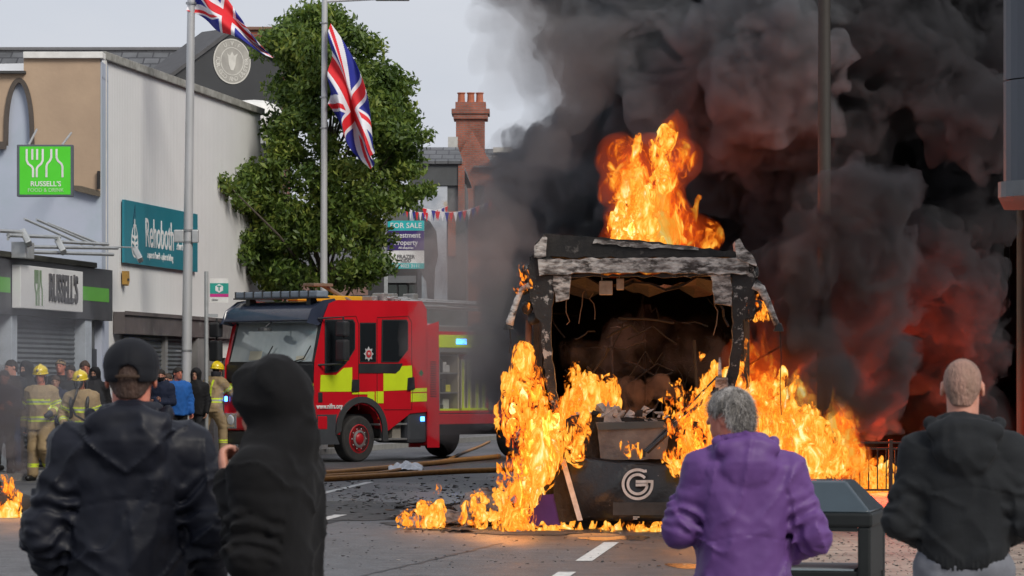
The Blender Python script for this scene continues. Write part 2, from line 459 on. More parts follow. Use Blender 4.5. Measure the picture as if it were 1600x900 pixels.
# tar seam and soot stains on the road
def ragged(cx, cy, rx, ry, n=40, j=.25, seed=1, rot=0.):
    r = random.Random(seed); ph = [r.uniform(0, 6.28) for _ in range(5)]
    out = []
    for i in range(n):
        t = 2 * pi * i / n
        k = 1 + j * sum(sin((q + 2) * t + ph[q]) / (q + 1.5) for q in range(5)) + r.uniform(-.06, .06)
        x, y = rx * k * cos(t), ry * k * sin(t)
        out.append((cx + x * cos(rot) - y * sin(rot), cy + x * sin(rot) + y * cos(rot)))
    return out
mb = MB(); pts = []
for i in range(30):
    t = i / 29; pts.append((-.1 - 1.35 * t + rng.uniform(-.025, .025), 33.4 - 6.6 * t))
for i in range(29):
    (x0, y0), (x1, y1) = pts[i], pts[i + 1]; w0 = .022 + .012 * sin(i * 2.1); w1 = .022 + .012 * sin((i + 1) * 2.1)
    mb.add([(x0 - w0, y0, .003), (x0 + w0, y0, .003), (x1 + w1, y1, .003), (x1 - w1, y1, .003)], [(0, 1, 2, 3)])
tag(mb.build('road_seam', mat('tar', (.012, .012, .013), .5)), kind='structure')

for (cx, cy, rx, ry, sd_) in ((1.70, 29.2, .30, .55, 12), (1.95, 30.6, .2, .5, 15), (1.1, 34.4, .32, .5, 14)):
    mb = MB(); pts = ragged(cx, cy, rx, ry, 60, .4, sd_); mb.add([(x, y, .0035) for x, y in pts], [tuple(range(len(pts)))]); tag(mb.build('wet_patch', mat('wet tarmac', (.02, .02, .02), .26, col2=(.03, .03, .03), scale=6, bump=.25, bscale=14, bd=.006)), kind='structure')
for (x0, y0, w_, l_, z) in ((-3.0, 36, .7, 3.5, .0022), (.2, 44, 1.1, 6, .0018)):
    mb = MB(); mb.add([(x0, y0, z), (x0 + w_, y0 + .05, z), (x0 + w_ + l_ * .12, y0 + l_, z), (x0 + l_ * .12, y0 + l_, z)], [(0, 1, 2, 3)]); tag(mb.build('road_patch', mat('patched tarmac', (.05, .05, .053), .7, col2=(.02, .02, .022), scale=50, detail=3, bump=.4)), kind='structure')
# ================================================================== buildings on the left
FA = (-7.63, 62.0); FRZ = atan2(1, .15)
def FD(px, off=0.): return (16.93 - off * 1.0112) / (.15 - (px - 800) / F)
def LA(px, off=0.): return (FD(px, off) - 62) * 1.0112 - off * .15 / 1.0112 * 0
def LZ(px, py, off=0.): return Z(py, FD(px, off))

# --- white ribbed building
root = empty('warehouse', (FA[0], FA[1], 0), FRZ, 'long white ribbed metal building with pale coping above brown shop fascia', 'building')
M_rib = mat('white cladding', (.70, .71, .72), .5, .0, (.66, .67, .68), .8, col3=(.45, .45, .44), c3=(.62, .8), s3=.6)
mb = MB(); n = 112; Lw = 13.2; pitch = Lw / n; prof = []
for i in range(n):
    a = i * pitch; prof += [(a, 0), (a + pitch * .42, 0), (a + pitch * .55, -.0045), (a + pitch * .87, -.0045)]
prof.append((Lw, 0))
z0, z1 = 2.92, 7.62
vs_ = [(a, y, z0) for a, y in prof] + [(a, y, z1) for a, y in prof]; k = len(prof)
mb.add(vs_, [(i, i + 1, k + i + 1, k + i) for i in range(k - 1)])
mb.box((0, .01, 0.0), (Lw, 14, 7.55))
mb.build('wall', M_rib, root)
mb = MB(); mb.box((-.02, -.08, 7.6), (Lw + .1, .3, 7.75), bev=.01); mb.build('coping', mat('weathered coping', (.36, .36, .34), .7, col2=(.2, .2, .18), scale=5), root)
mb = MB(); mb.box((-.05, -.06, 2.95), (.1, .0, 7.7), bev=.005); mb.build('corner_flashing', M_white, root)
mb = MB(); mb.box((.75, -.22, 2.5), (Lw, -.002, 2.915), bev=.01); mb.box((.75, -.26, 2.86), (Lw, -.225, 2.93)); mb.build('fascia', mat('brown fascia', (.12, .1, .1), .6, col2=(.08, .07, .07), scale=2, col3=(.2, .2, .19), c3=(.55, .7)), root)
def shutter(a0, a1, za, zb, y, parent, m=None, pitch=.085):
    mb = MB(); z = za
    while z < zb - .01:
        mb.add([(a0, y, z), (a1, y, z), (a1, y - .022, z + pitch * .45), (a0, y - .022, z + pitch * .45), (a1, y, z + pitch * .95), (a0, y, z + pitch * .95), (a1, y, z + pitch), (a0, y, z + pitch)],
               [(0, 1, 2, 3), (3, 2, 4, 5), (5, 4, 6, 7)]); z += pitch
    return mb.build('shutter', m or M_shutter, parent)
shutter(LA(190), LA(249), .12, 2.5, -.03, root)
shutter(LA(253), LA(292), .12, 2.5, -.03, root)
shutter(LA(311), LA(322), .12, 2.5, -.03, root, mat('red shutter', (.16, .04, .04), .6))
mb = MB(); mb.box((LA(249), -.12, .1), (LA(253), -.01, 2.5)); mb.box((LA(294), -.2, .1), (LA(309), -.01, 2.5)); mb.box((LA(323), -.15, .1), (LA(330), -.01, 2.5)); mb.split('pillar', mat('grey pillar', (.22, .22, .22), .7), root)
mb = MB(); mb.box((LA(331), -.05, .12), (LA(372), -.015, 2.45)); mb.build('shop_window', glass('shop glass', (.02, .025, .025), .08, 1.), root)
mb = MB(); mb.box((LA(331), -.1, 2.1), (LA(372), -.052, 2.45)); mb.build('window_board', M_white, root)
for q in (.02, .34, .67, .98):
    a = LA(331) + (LA(372) - LA(331)) * q; mb = MB(); mb.box((a, -.09, .12), (a + .05, -.052, 2.1)); mb.build('mullion', mat('mullion', (.1, .1, .1), .5), root)

# --- teal sign
M_teal = mat('teal board', (.012, .17, .23), .35, col2=(.02, .2, .27), scale=.8)
s = empty('wall_sign', (FA[0], FA[1], 0), FRZ, 'teal sign with a white droplet and the word Rehoboth on the ribbed wall', 'sign')
sa, sb_ = LA(188), LA(303); zt, zb_ = 5.06, 3.86
mb = MB(); mb.box((sa, -.08, zb_), (sb_, -.03, zt), bev=.006); mb.build('panel', M_teal, s)
M_wh = mat('white vinyl', (.8, .8, .8), .5)
wsg = sb_ - sa
text('Rehoboth', .8, M_wh, s, ((LA(220) + LA(266)) / 2, -.083, 4.47), sx=.70, name='lettering', bold=.006)
text('.church', .24, M_wh, s, (LA(275), -.083, 4.33), sx=.8, name='lettering')
text('a space to flourish - a place to belong', .2, M_wh, s, ((LA(220) + LA(268)) / 2, -.083, 4.07), sx=.66, name='lettering')
# droplet with leaves
mb = MB(); cx_, cz_ = LA(204), 4.3
pts = []
for i in range(41):
    t = -pi * .5 + 2 * pi * i / 40; pts.append((cx_ + .33 * cos(t) * (1 - .32 * (sin(t) + 1) * .5) * .8, cz_ + .30 * sin(t)))
def ring2d(mb, pts, w, y0, y1, closed=True):
    """a mitred band of width w along pts, from y0 to y1"""
    P_ = [Vector(p) for p in pts]; n = len(P_); Lf, Rt = [], []
    for i in range(n):
        if closed: d0 = P_[i] - P_[i - 1]; d1 = P_[(i + 1) % n] - P_[i]
        else:
            d0 = P_[i] - P_[max(0, i - 1)]; d1 = P_[min(n - 1, i + 1)] - P_[i]
            if i == 0: d0 = d1
            if i == n - 1: d1 = d0
        d0 = d0.normalized(); d1 = d1.normalized(); n0 = Vector((-d0.y, d0.x)); n1 = Vector((-d1.y, d1.x)); q = (n0 + n1)
        q = q.normalized() if q.length > 1e-3 else n0
        q = q * (w / 2 / max(.5, q.dot(n0))); Lf.append(P_[i] + q); Rt.append(P_[i] - q)
    m = n if closed else n - 1
    v = [(p.x, y, p.y) for p in Lf for y in (y0, y1)] + [(p.x, y, p.y) for p in Rt for y in (y0, y1)]
    f = []
    for i in range(m):
        j = (i + 1) % n; a, b, c, d = 2 * i, 2 * j, 2 * n + 2 * i, 2 * n + 2 * j
        f += [(a, c, d, b), (a + 1, b + 1, d + 1, c + 1), (a, b, b + 1, a + 1), (c, c + 1, d + 1, d)]
    if not closed: f += [(0, 1, 2 * n + 1, 2 * n), (2 * n - 2, 4 * n - 2, 4 * n - 1, 2 * n - 1)]
    mb.add(v, f)
ring2d(mb, pts, .035, -.086, -.081)
for dz in (-.16, -.04, .08):
    for sg in (-1, 1):
        ring2d(mb, [(cx_, cz_ + dz - .05), (cx_ + sg * .1, cz_ + dz), (cx_ + sg * .22, cz_ + dz + .02)], .05, -.087, -.081, False)
ring2d(mb, [(cx_, cz_ - .28), (cx_, cz_ + .42)], .04, -.0875, -.081, False); ring2d(mb, [(cx_ - .1, cz_ + .3), (cx_ + .1, cz_ + .3)], .035, -.0875, -.081, False)
mb.build('droplet_emblem', M_wh, s)
mb = MB(); ring2d(mb, [(cx_ - .13, cz_ + .12), (cx_ - .1, cz_ + .42), (cx_ + .02, cz_ + .68), (cx_ + .02, cz_ + .45)], .022, -.086, -.081, False); mb.build('droplet_tip', mat('navy vinyl', (.01, .03, .07), .5), s)
for sx_ in (.03, .97):
    pass
o = empty('alarm_box', (FA[0], FA[1], 0), FRZ, 'small yellow alarm box below the teal sign', 'alarm box')
mb = MB(); a = LA(190); mb.prism([(a - .09, 3.7), (a + .09, 3.7), (a + .11, 3.5), (a + .02, 3.42), (a - .07, 3.45)], -.13, -.03); mb.build('cover', mat('yellow casing', (.42, .24, .05), .5), o)
mb = MB(); mb.box((a - .07, -.14, 3.52), (a + .05, -.131, 3.56)); mb.build('strobe_lens', M_dark, o)

# --- cream rendered building with the arch, faces the camera
D1 = 61.4
root = empty('rendered_building', (X(20, D1), D1, 0), 0, 'tan rendered building with a tall dark arch over lilac lower wall', 'building')
ox = X(20, D1)
def qx(px): return X(px, D1) - ox
def qz(py): return Z(py, D1)
M_lilac = mat('lilac paint', (.46, .50, .62), .6, col2=(.4, .46, .56), scale=.7, col3=(.33, .42, .46), c3=(.5, .75), s3=.4)
M_tan = mat('tan render', (.46, .34, .24), .9, col2=(.38, .28, .2), scale=.9, detail=8, bump=.15, bscale=14, col3=(.25, .22, .17), c3=(.62, .8), s3=.9)
mb = MB(); mb.box((qx(-160), 0, 0), (qx(159), 9, qz(120))); mb.box((qx(40), 0.002, qz(121)), (qx(159), 9, qz(96))); mb.build('wall', M_lilac, root)
# tan slab with the arch cut out: strips left of, above and right of the arch
arc = []
for i in range(25):
    t = pi * i / 24; arc.append((qx(31) + (qx(51) - qx(31)) * cos(t) * 1.0, qz(205) + (qz(126) - qz(205)) * sin(t)))
mb = MB()
mb.prism([arc[0]] + [(qx(51), qz(290)), (qx(115), qz(290)), (qx(128), qz(297)), (qx(157), qz(306)), (qx(157), qz(88)), (qx(38), qz(88)), (qx(38), qz(115)), (qx(31), qz(115))] + arc[12:0:-1], -.08, -.003)
mb.prism(arc[24:11:-1] + [(qx(31), qz(115)), (qx(-158), qz(115)), (qx(-158), qz(228)), (qx(11), qz(228))], -.08, -.003)
mb.build('render_panel', M_tan, root)
mb = MB(); ring2d(mb, [(qx(51.5), qz(232))] + arc + [(qx(10.5), qz(228))], .085, -.115, -.081, False); mb.build('arch_moulding', mat('dark stone', (.09, .075, .065), .8, bump=.3), root)
mb = MB(); mb.box((qx(-158), -.14, qz(234)), (qx(11), -.082, qz(222))); mb.build('string_course', mat('dark stone', (.1, .08, .07), .8), root)
mb = MB(); mb.box((qx(38), -.16, qz(92)), (qx(162), .3, qz(82)), bev=.01); mb.build('parapet_coping', M_white, root)
mb = MB(); mb.box((qx(-158), -.2, qz(116)), (qx(42), .2, qz(112))); mb.build('gutter', mat('dark gutter', (.05, .05, .05), .6), root)
mb = MB(); mb.prism([(qx(113), qz(290)), (qx(128), qz(291)), (qx(157.5), qz(299)), (qx(157.5), qz(308)), (qx(128), qz(301)), (qx(113), qz(297))], -.13, -.083); mb.build('torn_ledge', mat('mossy ledge', (.13, .11, .085), .9, bump=.5), root)
mb = MB(); mb.tube([(qx(155.5), -.14, qz(296)), (qx(155.5), -.14, qz(268))], .03); mb.build('pipe_stub', M_dark, root)

# --- projecting square sign
D2 = 59.0
s = empty('projecting_sign', (X(71, D2), D2, Z(267, D2)), 0, 'bright green square hanging sign with white cutlery outlines', 'sign')
hw = 43.5 * D2 / F; hh = 40.5 * D2 / F
mb = MB(); mb.box((-hw, -.1, -hh), (hw, .1, hh), bev=.012); mb.build('frame', mat('sign frame grey', (.1, .12, .14), .5), s)
mb = MB(); mb.box((-hw + .05, -.104, -hh + .035), (hw - .035, -.09, hh - .035)); mb.build('face', mat('lime face', (.075, .62, .02), .35, col2=(.085, .66, .03)), s)
def cut_logo(parent, cx, cz, w, h, y, m, thick, name='cutlery_logo', m2=None):
    mb = MB(); T = thick
    def pl(p): ring2d(mb, [(cx + a * w, cz + b * h) for a, b in p], T, y - .006, y, False)
    pl([(-.48, .5), (-.48, .1), (-.44, -.02), (-.34, -.12), (-.31, -.2), (-.31, -.5)])
    pl([(-.33, .5), (-.33, .12)]); pl([(-.2, .5), (-.2, .12)])
    pl([(-.05, .5), (-.05, .1), (-.09, -.02), (-.18, -.12), (-.21, -.2), (-.21, -.5)])
    pl([(.18, .5), (.18, .2), (.14, .08), (.07, -.02), (.05, -.12), (.05, -.5)])
    pl([(.32, .5), (.32, .2), (.36, .08), (.45, -.02), (.48, -.12), (.48, -.5)])
    return mb.build(name, m, parent)
cut_logo(s, .0, .13, .66, .5, -.105, M_wh, .036)
text("RUSSELL'S", .125, M_wh, s, (.02, -.107, -.24), sx=1., bold=.002)
text('FOOD & DRINK', .095, mat('pale vinyl', (.5, .75, .45), .5), s, (.02, -.107, -.35), sx=.95)
mb = MB(); mb.tube([(-hw * .6, 0, hh), (-hw * .6, 1.0, hh + .35)], .02); mb.tube([(hw * .6, 0, hh), (hw * .6, 1.2, hh + .3)], .02); mb.tube([(0, .1, 0), (0, 2.3, 0)], .03); mb.build('bracket', M_steel, s)

# --- single storey shop
root = empty('corner_shop', (FA[0], FA[1], 0), FRZ, 'single storey shop with dark fascia, pale pillars and closed grey shutters', 'building')
o_ = .3
def sx3(px): return LA(px, o_)
mb = MB(); mb.box((LA(-160, o_), -.3, 0), (sx3(-30), 7, 2.7)); mb.box((sx3(-158), -.02, .0), (sx3(176), 1.2, 2.72)); mb.build('wall', mat('charcoal wall', (.06, .06, .065), .7), root)
mb = MB(); mb.box((sx3(-158), -.3, 2.72), (sx3(177), .9, 3.66), bev=.01); mb.build('fascia', mat('charcoal fascia', (.062, .066, .075), .5, col2=(.05, .052, .06), scale=1.2, col3=(.09, .09, .1), c3=(.5, .8)), root)
mb = MB(); mb.box((sx3(-158), -.34, 3.66), (sx3(150), .9, 3.76), bev=.02); mb.build('roof_edge', mat('mossy capping', (.09, .09, .075), .9, bump=.5, scale=8), root)
M_lime = mat('lime stripe', (.12, .42, .06), .5, col2=(.1, .34, .05), scale=1.)
mb = MB(); mb.box((sx3(118), -.305, 3.06), (sx3(171), -.301, 3.31)); mb.box((sx3(-30), -.305, 3.08), (sx3(17), -.301, 3.33)); mb.split('lime_stripe', M_lime, root)
for a, b in ((-100, 21), (32, 137)): shutter(sx3(a), sx3(b), .12, 2.7, -.06, root)
for a, b in ((22, 31), (137, 147)):
    mb = MB(); mb.box((sx3(a), -.27, .1), (sx3(b), -.024, 2.715), bev=.008); mb.split('pillar', mat('pale pillar', (.42, .47, .54), .6), root)
mb = MB(); mb.box((sx3(150), -.06, .12), (sx3(174), -.022, 2.2)); mb.build('door', mat('dark door', (.022, .025, .032), .4), root)
mb = MB(); mb.box((sx3(150), -.1, 2.2), (sx3(165), -.022, 2.6)); mb.build('vent_panel', mat('grey vent', (.11, .12, .13), .5), root)
s = empty('shop_sign', (FA[0], FA[1], 0), FRZ, "white lightbox reading RUSSELL'S on the charcoal shop fascia", 'sign')
a0, a1 = sx3(19), sx3(117)
mb = MB(); mb.box((a0, -.46, 2.83), (a1, -.31, 3.55), bev=.01); mb.build('lightbox', mat('white lightbox', (.72, .73, .74), .4, col2=(.66, .67, .69), scale=.8), s)
M_dl = mat('dark lettering', (.1, .1, .11), .4)
text("RUSSELL'S", .66, M_dl, s, (a0 + (a1 - a0) * .665, -.465, 3.19), sx=.62, bold=.012, ext=.02)
cut_logo(s, a0 + (a1 - a0) * .27, 3.19, .45, .6, -.464, mat('grey green logo', (.2, .3, .18), .4), .045)
# --- steel rack with floodlights over the fascia
r = empty('floodlight_rack', (FA[0], FA[1], 0), FRZ, 'galvanised steel rack with three floodlights above the charcoal fascia', 'light rack')
def rp(px, py, off):
    return (LA(px, off), -off, LZ(px, py, off))
mb = MB()
for p in (((48, 386), (185, 388)), ((48, 394), (178, 398)), ((0, 361), (40, 363)), ((15, 368), (95, 371)), ((90, 378), (170, 382))):
    mb.tube([rp(*p[0], .55), rp(*p[1], .55)], .035, 6)
mb.tube([rp(172, 386, .55), rp(212, 387, .6)], .015, 6)
mb.split('beam', M_steel, r)
mb = MB()
mb.tube([rp(38, 342, 0), rp(130, 382, .55)], .022, 6); mb.tube([rp(57, 343, 0), rp(150, 383, .55)], .022, 6); mb.tube([rp(75, 349, 0), rp(165, 384, .55)], .022, 6); mb.tube([rp(15, 365, .2), rp(15, 374, .55)], .025, 6)
mb.split('strut', M_steel, r)
mb = MB(); c = rp(40, 390, .5); mb.box((c[0] - .25, -.6, c[2] - .15), (c[0] + .25, -.35, c[2] + .12), bev=.01); mb.build('control_box', M_steel, r)
M_lens = mat('lamp glass', (.45, .5, .52), .2)
for px, py in ((43, 372), (97, 385), (217, 398)):
    c = Vector(rp(px, py, .62)); mb = MB(); mb.m = Matrix.Translation(c) @ Matrix.Rotation(radians(35), 4, 'Y') @ Matrix.Rotation(radians(-30), 4, 'X')
    mb.box((-.07, -.05, -.16), (.07, .05, .16), bev=.02); f = mb.build('floodlight', M_steel, r)
    mb = MB(); mb.m = Matrix.Translation(c) @ Matrix.Rotation(radians(35), 4, 'Y') @ Matrix.Rotation(radians(-30), 4, 'X'); mb.box((-.055, -.056, -.14), (.055, -.051, .14)); mb.build('lens', M_lens, f)

# --- slate roofed building behind
M_slate = matbrick('slates', (.13, .135, .145), (.09, .094, .1), (.035, .035, .04), .42, .2, .6, .02, 'xz', .5)
D3 = 86.; root = empty('slate_roof_building', (X(170, D3), D3, 0), 0, 'long slate roof behind the white ribbed building', 'building')
xo = X(170, D3)
mb = MB(); zr = Z(78, D3 + 3.2); ze = Z(150, D3)
mb.add([(X(-60, D3) - xo, 0, ze), (X(345, D3) - xo, 0, ze), (X(345, D3) - xo, 3.2, zr), (X(-60, D3) - xo, 3.2, zr), (X(-60, D3) - xo, 0, ze - .15), (X(345, D3) - xo, 0, ze - .15), (X(345, D3) - xo, 6.4, ze), (X(-60, D3) - xo, 6.4, ze)],
             [(0, 1, 2, 3), (4, 5, 1, 0), (3, 2, 6, 7), (1, 5, 6, 2), (0, 3, 7, 4), (4, 7, 6, 5)])
mb.build('roof', M_slate, root)
mb = MB(); mb.box((X(-60, D3) - xo, 3.1, zr - .02), (X(345, D3) - xo, 3.35, zr + .07), bev=.02); mb.build('ridge', mat('ridge tile', (.16, .16, .17), .7), root)
mb = MB(); mb.box((X(-55, D3) - xo, .2, 0), (X(342, D3) - xo, 6.2, ze - .16)); mb.build('wall', mat('grey render', (.25, .25, .25), .8), root)

# --- dark gable with the round emblem, turned to the street
D4 = 82.; gx = X(362, D4); GR = radians(40)
root = empty('emblem_gable', (gx, D4, 0), GR, 'dark painted gable wall with a pale round lettered emblem', 'building')
def gl(px, py):          # picture -> gable plane (local x, z)
    c, s_ = cos(GR), sin(GR); k = (px - 800) / F
    # point = (gx + t c, D4 + t s);  (gx + t c) = k (D4 + t s)
    t = (k * D4 - gx) / (c - k * s_); D = D4 + t * s_
    return (t, Z(py, D))
M_gab = mat('charcoal gable', (.05, .053, .058), .8, col2=(.04, .042, .046), scale=1)
p = [gl(265, 118), gl(362, 46), gl(440, 100)]
mb = MB(); mb.prism([(p[0][0], 0), p[0], p[1], p[2], (p[2][0], 0)], 0, 1.2); mb.build('wall', M_gab, root)
mb = MB()
for a, b in ((p[0], p[1]), (p[1], p[2])):
    ring2d(mb, [a, b], .09, -.08, 1.25, False)
mb.build('verge', mat('verge', (.08, .08, .085), .7), root)
ec = gl(362, 96); er = .545
M_em = mat('emblem grey', (.38, .37, .34), .8, col2=(.3, .29, .27), scale=3); M_emw = mat('emblem white', (.62, .61, .57), .8)
mb = MB(); mb.lathe([(er, 0), (er, -.012)], 48, 'y', (ec[0], -.001, ec[1])); e = mb.build('emblem_disc', M_em, root)
mb = MB(); ring2d(mb, [(ec[0] + er * cos(t * pi / 24), ec[1] + er * sin(t * pi / 24)) for t in range(48)], .03, -.02, -.013); ring2d(mb, [(ec[0] + er * .62 * cos(t * pi / 24), ec[1] + er * .62 * sin(t * pi / 24)) for t in range(48)], .02, -.02, -.013)
mb.build('emblem_ring', M_emw, e)
def arc_text(s_, a_mid, step, rad, size, parent, m, inward=True):
    n = len(s_)
    for i, ch in enumerate(s_):
        if ch == ' ': continue
        ang = a_mid + (i - (n - 1) / 2) * step * (1 if inward else -1)
        x, z = ec[0] + rad * cos(ang), ec[1] + rad * sin(ang)
        rt = ang + pi / 2 if inward else ang - pi / 2
        text(ch, size, m, parent, (x, -.016, z), (pi / 2, -rt, 0), name='letter', ext=.003, bold=.003)
arc_text('FOR GOD AND ULSTER', -pi / 2, .2, er * .8, .15, e, M_emw)
arc_text('U.V.F', pi / 2, .24, er * .8, .15, e, M_emw, False)
mb = MB(); mb.prism([(ec[0] - .12, ec[1] + .1), (ec[0] - .17, ec[1] + .2), (ec[0] - .06, ec[1] + .14), (ec[0], ec[1] + .24), (ec[0] + .06, ec[1] + .14), (ec[0] + .17, ec[1] + .2), (ec[0] + .12, ec[1] + .1), (ec[0] + .1, ec[1] - .08), (ec[0] + .04, ec[1] - .22), (ec[0] - .04, ec[1] - .22), (ec[0] - .1, ec[1] - .08)], -.021, -.0125); mb.build('emblem_centre', M_emw, e)

D5 = 92.; root = empty('brick_parapet_building', (X(390, D5), D5, 0), 0, 'red brick upper wall showing above the dark gable', 'building')
M_brick = matbrick('red brick', (.33, .1, .06), (.26, .075, .05), (.2, .15, .12), .225, .075)
w_ = X(435, D5) - X(345, D5)
mb = MB(); mb.box((-w_ / 2, 0, 0), (w_ / 2, 5, Z(47, D5))); mb.build('wall', M_brick, root)
mb = MB(); mb.box((-w_ / 2 - .06, -.08, Z(47, D5)), (w_ / 2 + .06, 5, Z(42, D5)), bev=.02); mb.build('coping', mat('stone coping', (.25, .14, .1), .8), root)
D6 = 80.; root = empty('roof_dome', (X(392, D6), D6 + .8, Z(175, D6)), 0, 'low white curved rooflight above the ribbed building', 'rooflight')
mb = MB(); mb.lathe([(.75, -.6), (.74, 0), (.6, .22), (.3, .33), (0, .36)], 20); mb.build('dome', M_white, root, smooth=True)
mb = MB(); mb.lathe([(.8, -.75), (.8, -.58), (.755, -.58)], 20); mb.build('curb', M_steel, root)
# ================================================================== poles, flags, signs, tree, far buildings
M_pole = mat('pole grey', (.5, .51, .53), .45, .3, (.42, .43, .44), 5, stretch=(1, 1, .15), col3=(.3, .29, .27), c3=(.66, .8))
def uj(u, v):
    """the union flag on u, v in 0..1 (2 : 1): 0 blue, 1 white, 2 red"""
    x = u * 60; y = v * 30
    if abs(x - 30) < 3 or abs(y - 15) < 3: return 2
    if abs(x - 30) < 5 or abs(y - 15) < 5: return 1
    for sgn in (1, -1):
        d = ((x - 30) * 1 - sgn * (y - 15) * 2) / sqrt(5)      # distance to the diagonal
        if abs(d) < 3:
            # thin red, counterchanged
            left = x < 30
            if sgn == 1: inr = (0 < d < 2) if not left else (-2 < d < 0)
            else: inr = (-2 < d < 0) if left else (0 < d < 2)
            if sgn == 1: inr = (0 < d < 2) if left else (-2 < d < 0)
            return 2 if inr else 1
    return 0
def flag(name_loc, label, fn, nu=180, nv=90):
    """fn(u, v) -> place; u from the hoist to the fly"""
    vs_ = []; fs = []; mi = []
    for i in range(nu + 1):
        for j in range(nv + 1): vs_.append(fn(i / nu, j / nv))
    for i in range(nu):
        for j in range(nv):
            fs.append((i * (nv + 1) + j, (i + 1) * (nv + 1) + j, (i + 1) * (nv + 1) + j + 1, i * (nv + 1) + j + 1))
            mi.append(uj((i + .5) / nu, (j + .5) / nv))
    def cloth(n, c):
        m = mat(n, c, .75, col2=tuple(x * .85 for x in c), scale=3); return m
    V = np.array([tuple(v) for v in vs_]); org = V[0].copy(); V = V - org
    o = np_mesh('flag', V, np.array(fs), [cloth('flag blue', (.014, .022, .27)), cloth('flag white', (.74, .74, .8)), cloth('flag red', (.68, .015, .025))], mi=mi)
    o.location = org; sm = o.modifiers.new('t', 'SOLIDIFY'); sm.thickness = .006
    return tag(o, label, 'flag', 'union flags on the street poles')
# pole one
DP = 64.; pb = Vector((X(289.5, DP), DP, .118)); pt = W(299.5, -55, DP)
r = empty('flag_pole', pb, 0, 'thick grey steel pole in front of the teal sign', 'pole')
mb = MB(); mb.tube([(0, 0, 0), (pt - pb) * .5, (pt - pb)], [.105, .088, .072], 20); mb.build('shaft', M_pole, r, autosmooth=40)
mb = MB(); mb.lathe([(.15, 0), (.15, .02), (.11, .03), (.11, .9), (.1, .93)], 20); mb.build('base_sleeve', M_pole, r, autosmooth=40)
d = (pt - pb).normalized()
def onp(py): return d * ((Z(py, DP) - pb.z) / d.z)
c = onp(369); mb = MB(); mb.box((c.x - .27, c.y - .09, c.z - .12), (c.x - .08, c.y + .1, c.z + .12), bev=.02); mb.box((c.x + .08, c.y - .1, c.z - .13), (c.x + .2, c.y + .06, c.z + .12), bev=.02); mb.split('junction_box', M_steel, r)
mb = MB()
for py in (360, 378, 548, 5): q = onp(py); mb.lathe([(.098, -.02), (.104, -.02), (.104, .02), (.098, .02)], 20, 'z', q)
mb.tube([onp(549) + Vector((-.2, -.02, 0)), onp(549) + Vector((-.02, -.02, 0))], .012, 6)
mb.split('clamp_band', mat('band steel', (.35, .36, .37), .4, .7), r)
hp = pb + onp(-45)
def f1(u, v):
    # hoist on the pole above the frame; blown to the right and hanging
    L_ = 1.9; H_ = .95
    s = u * L_
    x = .1 + s * .62 + .05 * sin(s * 5 + v * 2.5); z = -s * .80 - (1 - v) * H_ * (1 - .62 * u) + .04 * sin(7 * s + 3 * v) + .18
    x += (1 - v) * (.30 * u) - .2 * (1 - v) * (1 - u)
    y = -.12 + .10 * sin(s * 4.2 + v * 4) + .06 * sin(v * 9 + s * 3)
    return hp + Vector((x, y, z))
flag('a', 'union flag blowing from the thick pole before the teal sign', f1)
# pole two with lamp arm
DP2 = 72.6; pb2 = Vector((X(506, DP2), DP2, .118)); H2 = Z(-30, DP2) - .118
r = empty('lamp_post', pb2, 0, 'slim grey lamp post in front of the leafy tree', 'lamp post')
mb = MB(); mb.tube([(0, 0, 0), (0, 0, H2 * .5), (.02, 0, H2)], [.085, .075, .06], 16); mb.build('shaft', M_pole, r, autosmooth=40)
za = Z(1, DP2) - .118; xe = X(640, DP2) - pb2.x
mb = MB(); mb.tube([(0, 0, za - .02), (xe * .6, 0, za + .04), (xe, 0, za + .05)], .03, 8); mb.build('arm', M_pole, r)
mb = MB(); mb.box((xe - .75, -.12, za - .0), (xe, .12, za + .09), bev=.03); mb.build('lantern', M_steel, r)
mb = MB()
for py in (36, 200, 152): mb.lathe([(.08, -.015), (.09, -.015), (.09, .015), (.08, .015)], 16, 'z', (0, 0, Z(py, DP2) - .118))
mb.split('clamp_band', mat('band steel', (.35, .36, .37), .4, .7), r)
h2 = pb2 + Vector((.1, -.06, Z(38, DP2) - .118)) 
def f2(u, v):
    s = u * 3.0
    zz = -(1 - v) * 1.75 * (1 - u) - u * (3.18 - .55 * v)
    zz -= .0
    xx = u * (1.05 - .22 * (1 - v)) + .38 * sin(pi * u) * (v - .5) + .0
    xx = u * .93 + (v - .25) * .46 * sin(pi * min(1, u * 1.05)) + .05 * sin(7 * u + 2 * v) + .04 * sin(v * 13 + u * 5)
    yy = .2 * sin(u * 9 + v * 6) * (.3 + u) + .13 * sin(v * 13 + u * 5)
    return h2 + Vector((xx, yy - .15, zz))
flag('b', 'union flag hanging down from the slim lamp post before the tree', f2)
# bus stop flag sign
DS = 64.5; b = Vector((X(322.5, DS), DS, .118))
r = empty('bus_stop_sign', b, 0, 'bus stop pole with a teal and white T panel beside the ribbed wall', 'sign')
mb = MB(); mb.tube([(0, 0, 0), (0, 0, Z(424, DS) - .118)], .04, 12); mb.build('post', M_steel, r, autosmooth=40)
k = DS / F; mb = MB(); x0, x1 = .045 + 2 * k, .045 + 31 * k; z0, z1 = Z(473, DS) - .118, Z(435, DS) - .118
mb.box((x0, -.015, z0), (x1, .015, z1)); pn = mb.build('panel', M_white, r)
mb = MB(); mb.box((x0, -.018, Z(459, DS) - .118), (x1, -.0155, Z(442.5, DS) - .118)); mb.build('teal_field', mat('teal vinyl', (.02, .33, .27), .4), pn)
mb = MB(); mb.box((x0, -.018, Z(464, DS) - .118), (x1, -.0155, Z(459.2, DS) - .118)); mb.build('magenta_band', mat('magenta vinyl', (.6, .03, .25), .4), pn)
zc = Z(450.6, DS) - .118; xc = (x0 + x1) / 2
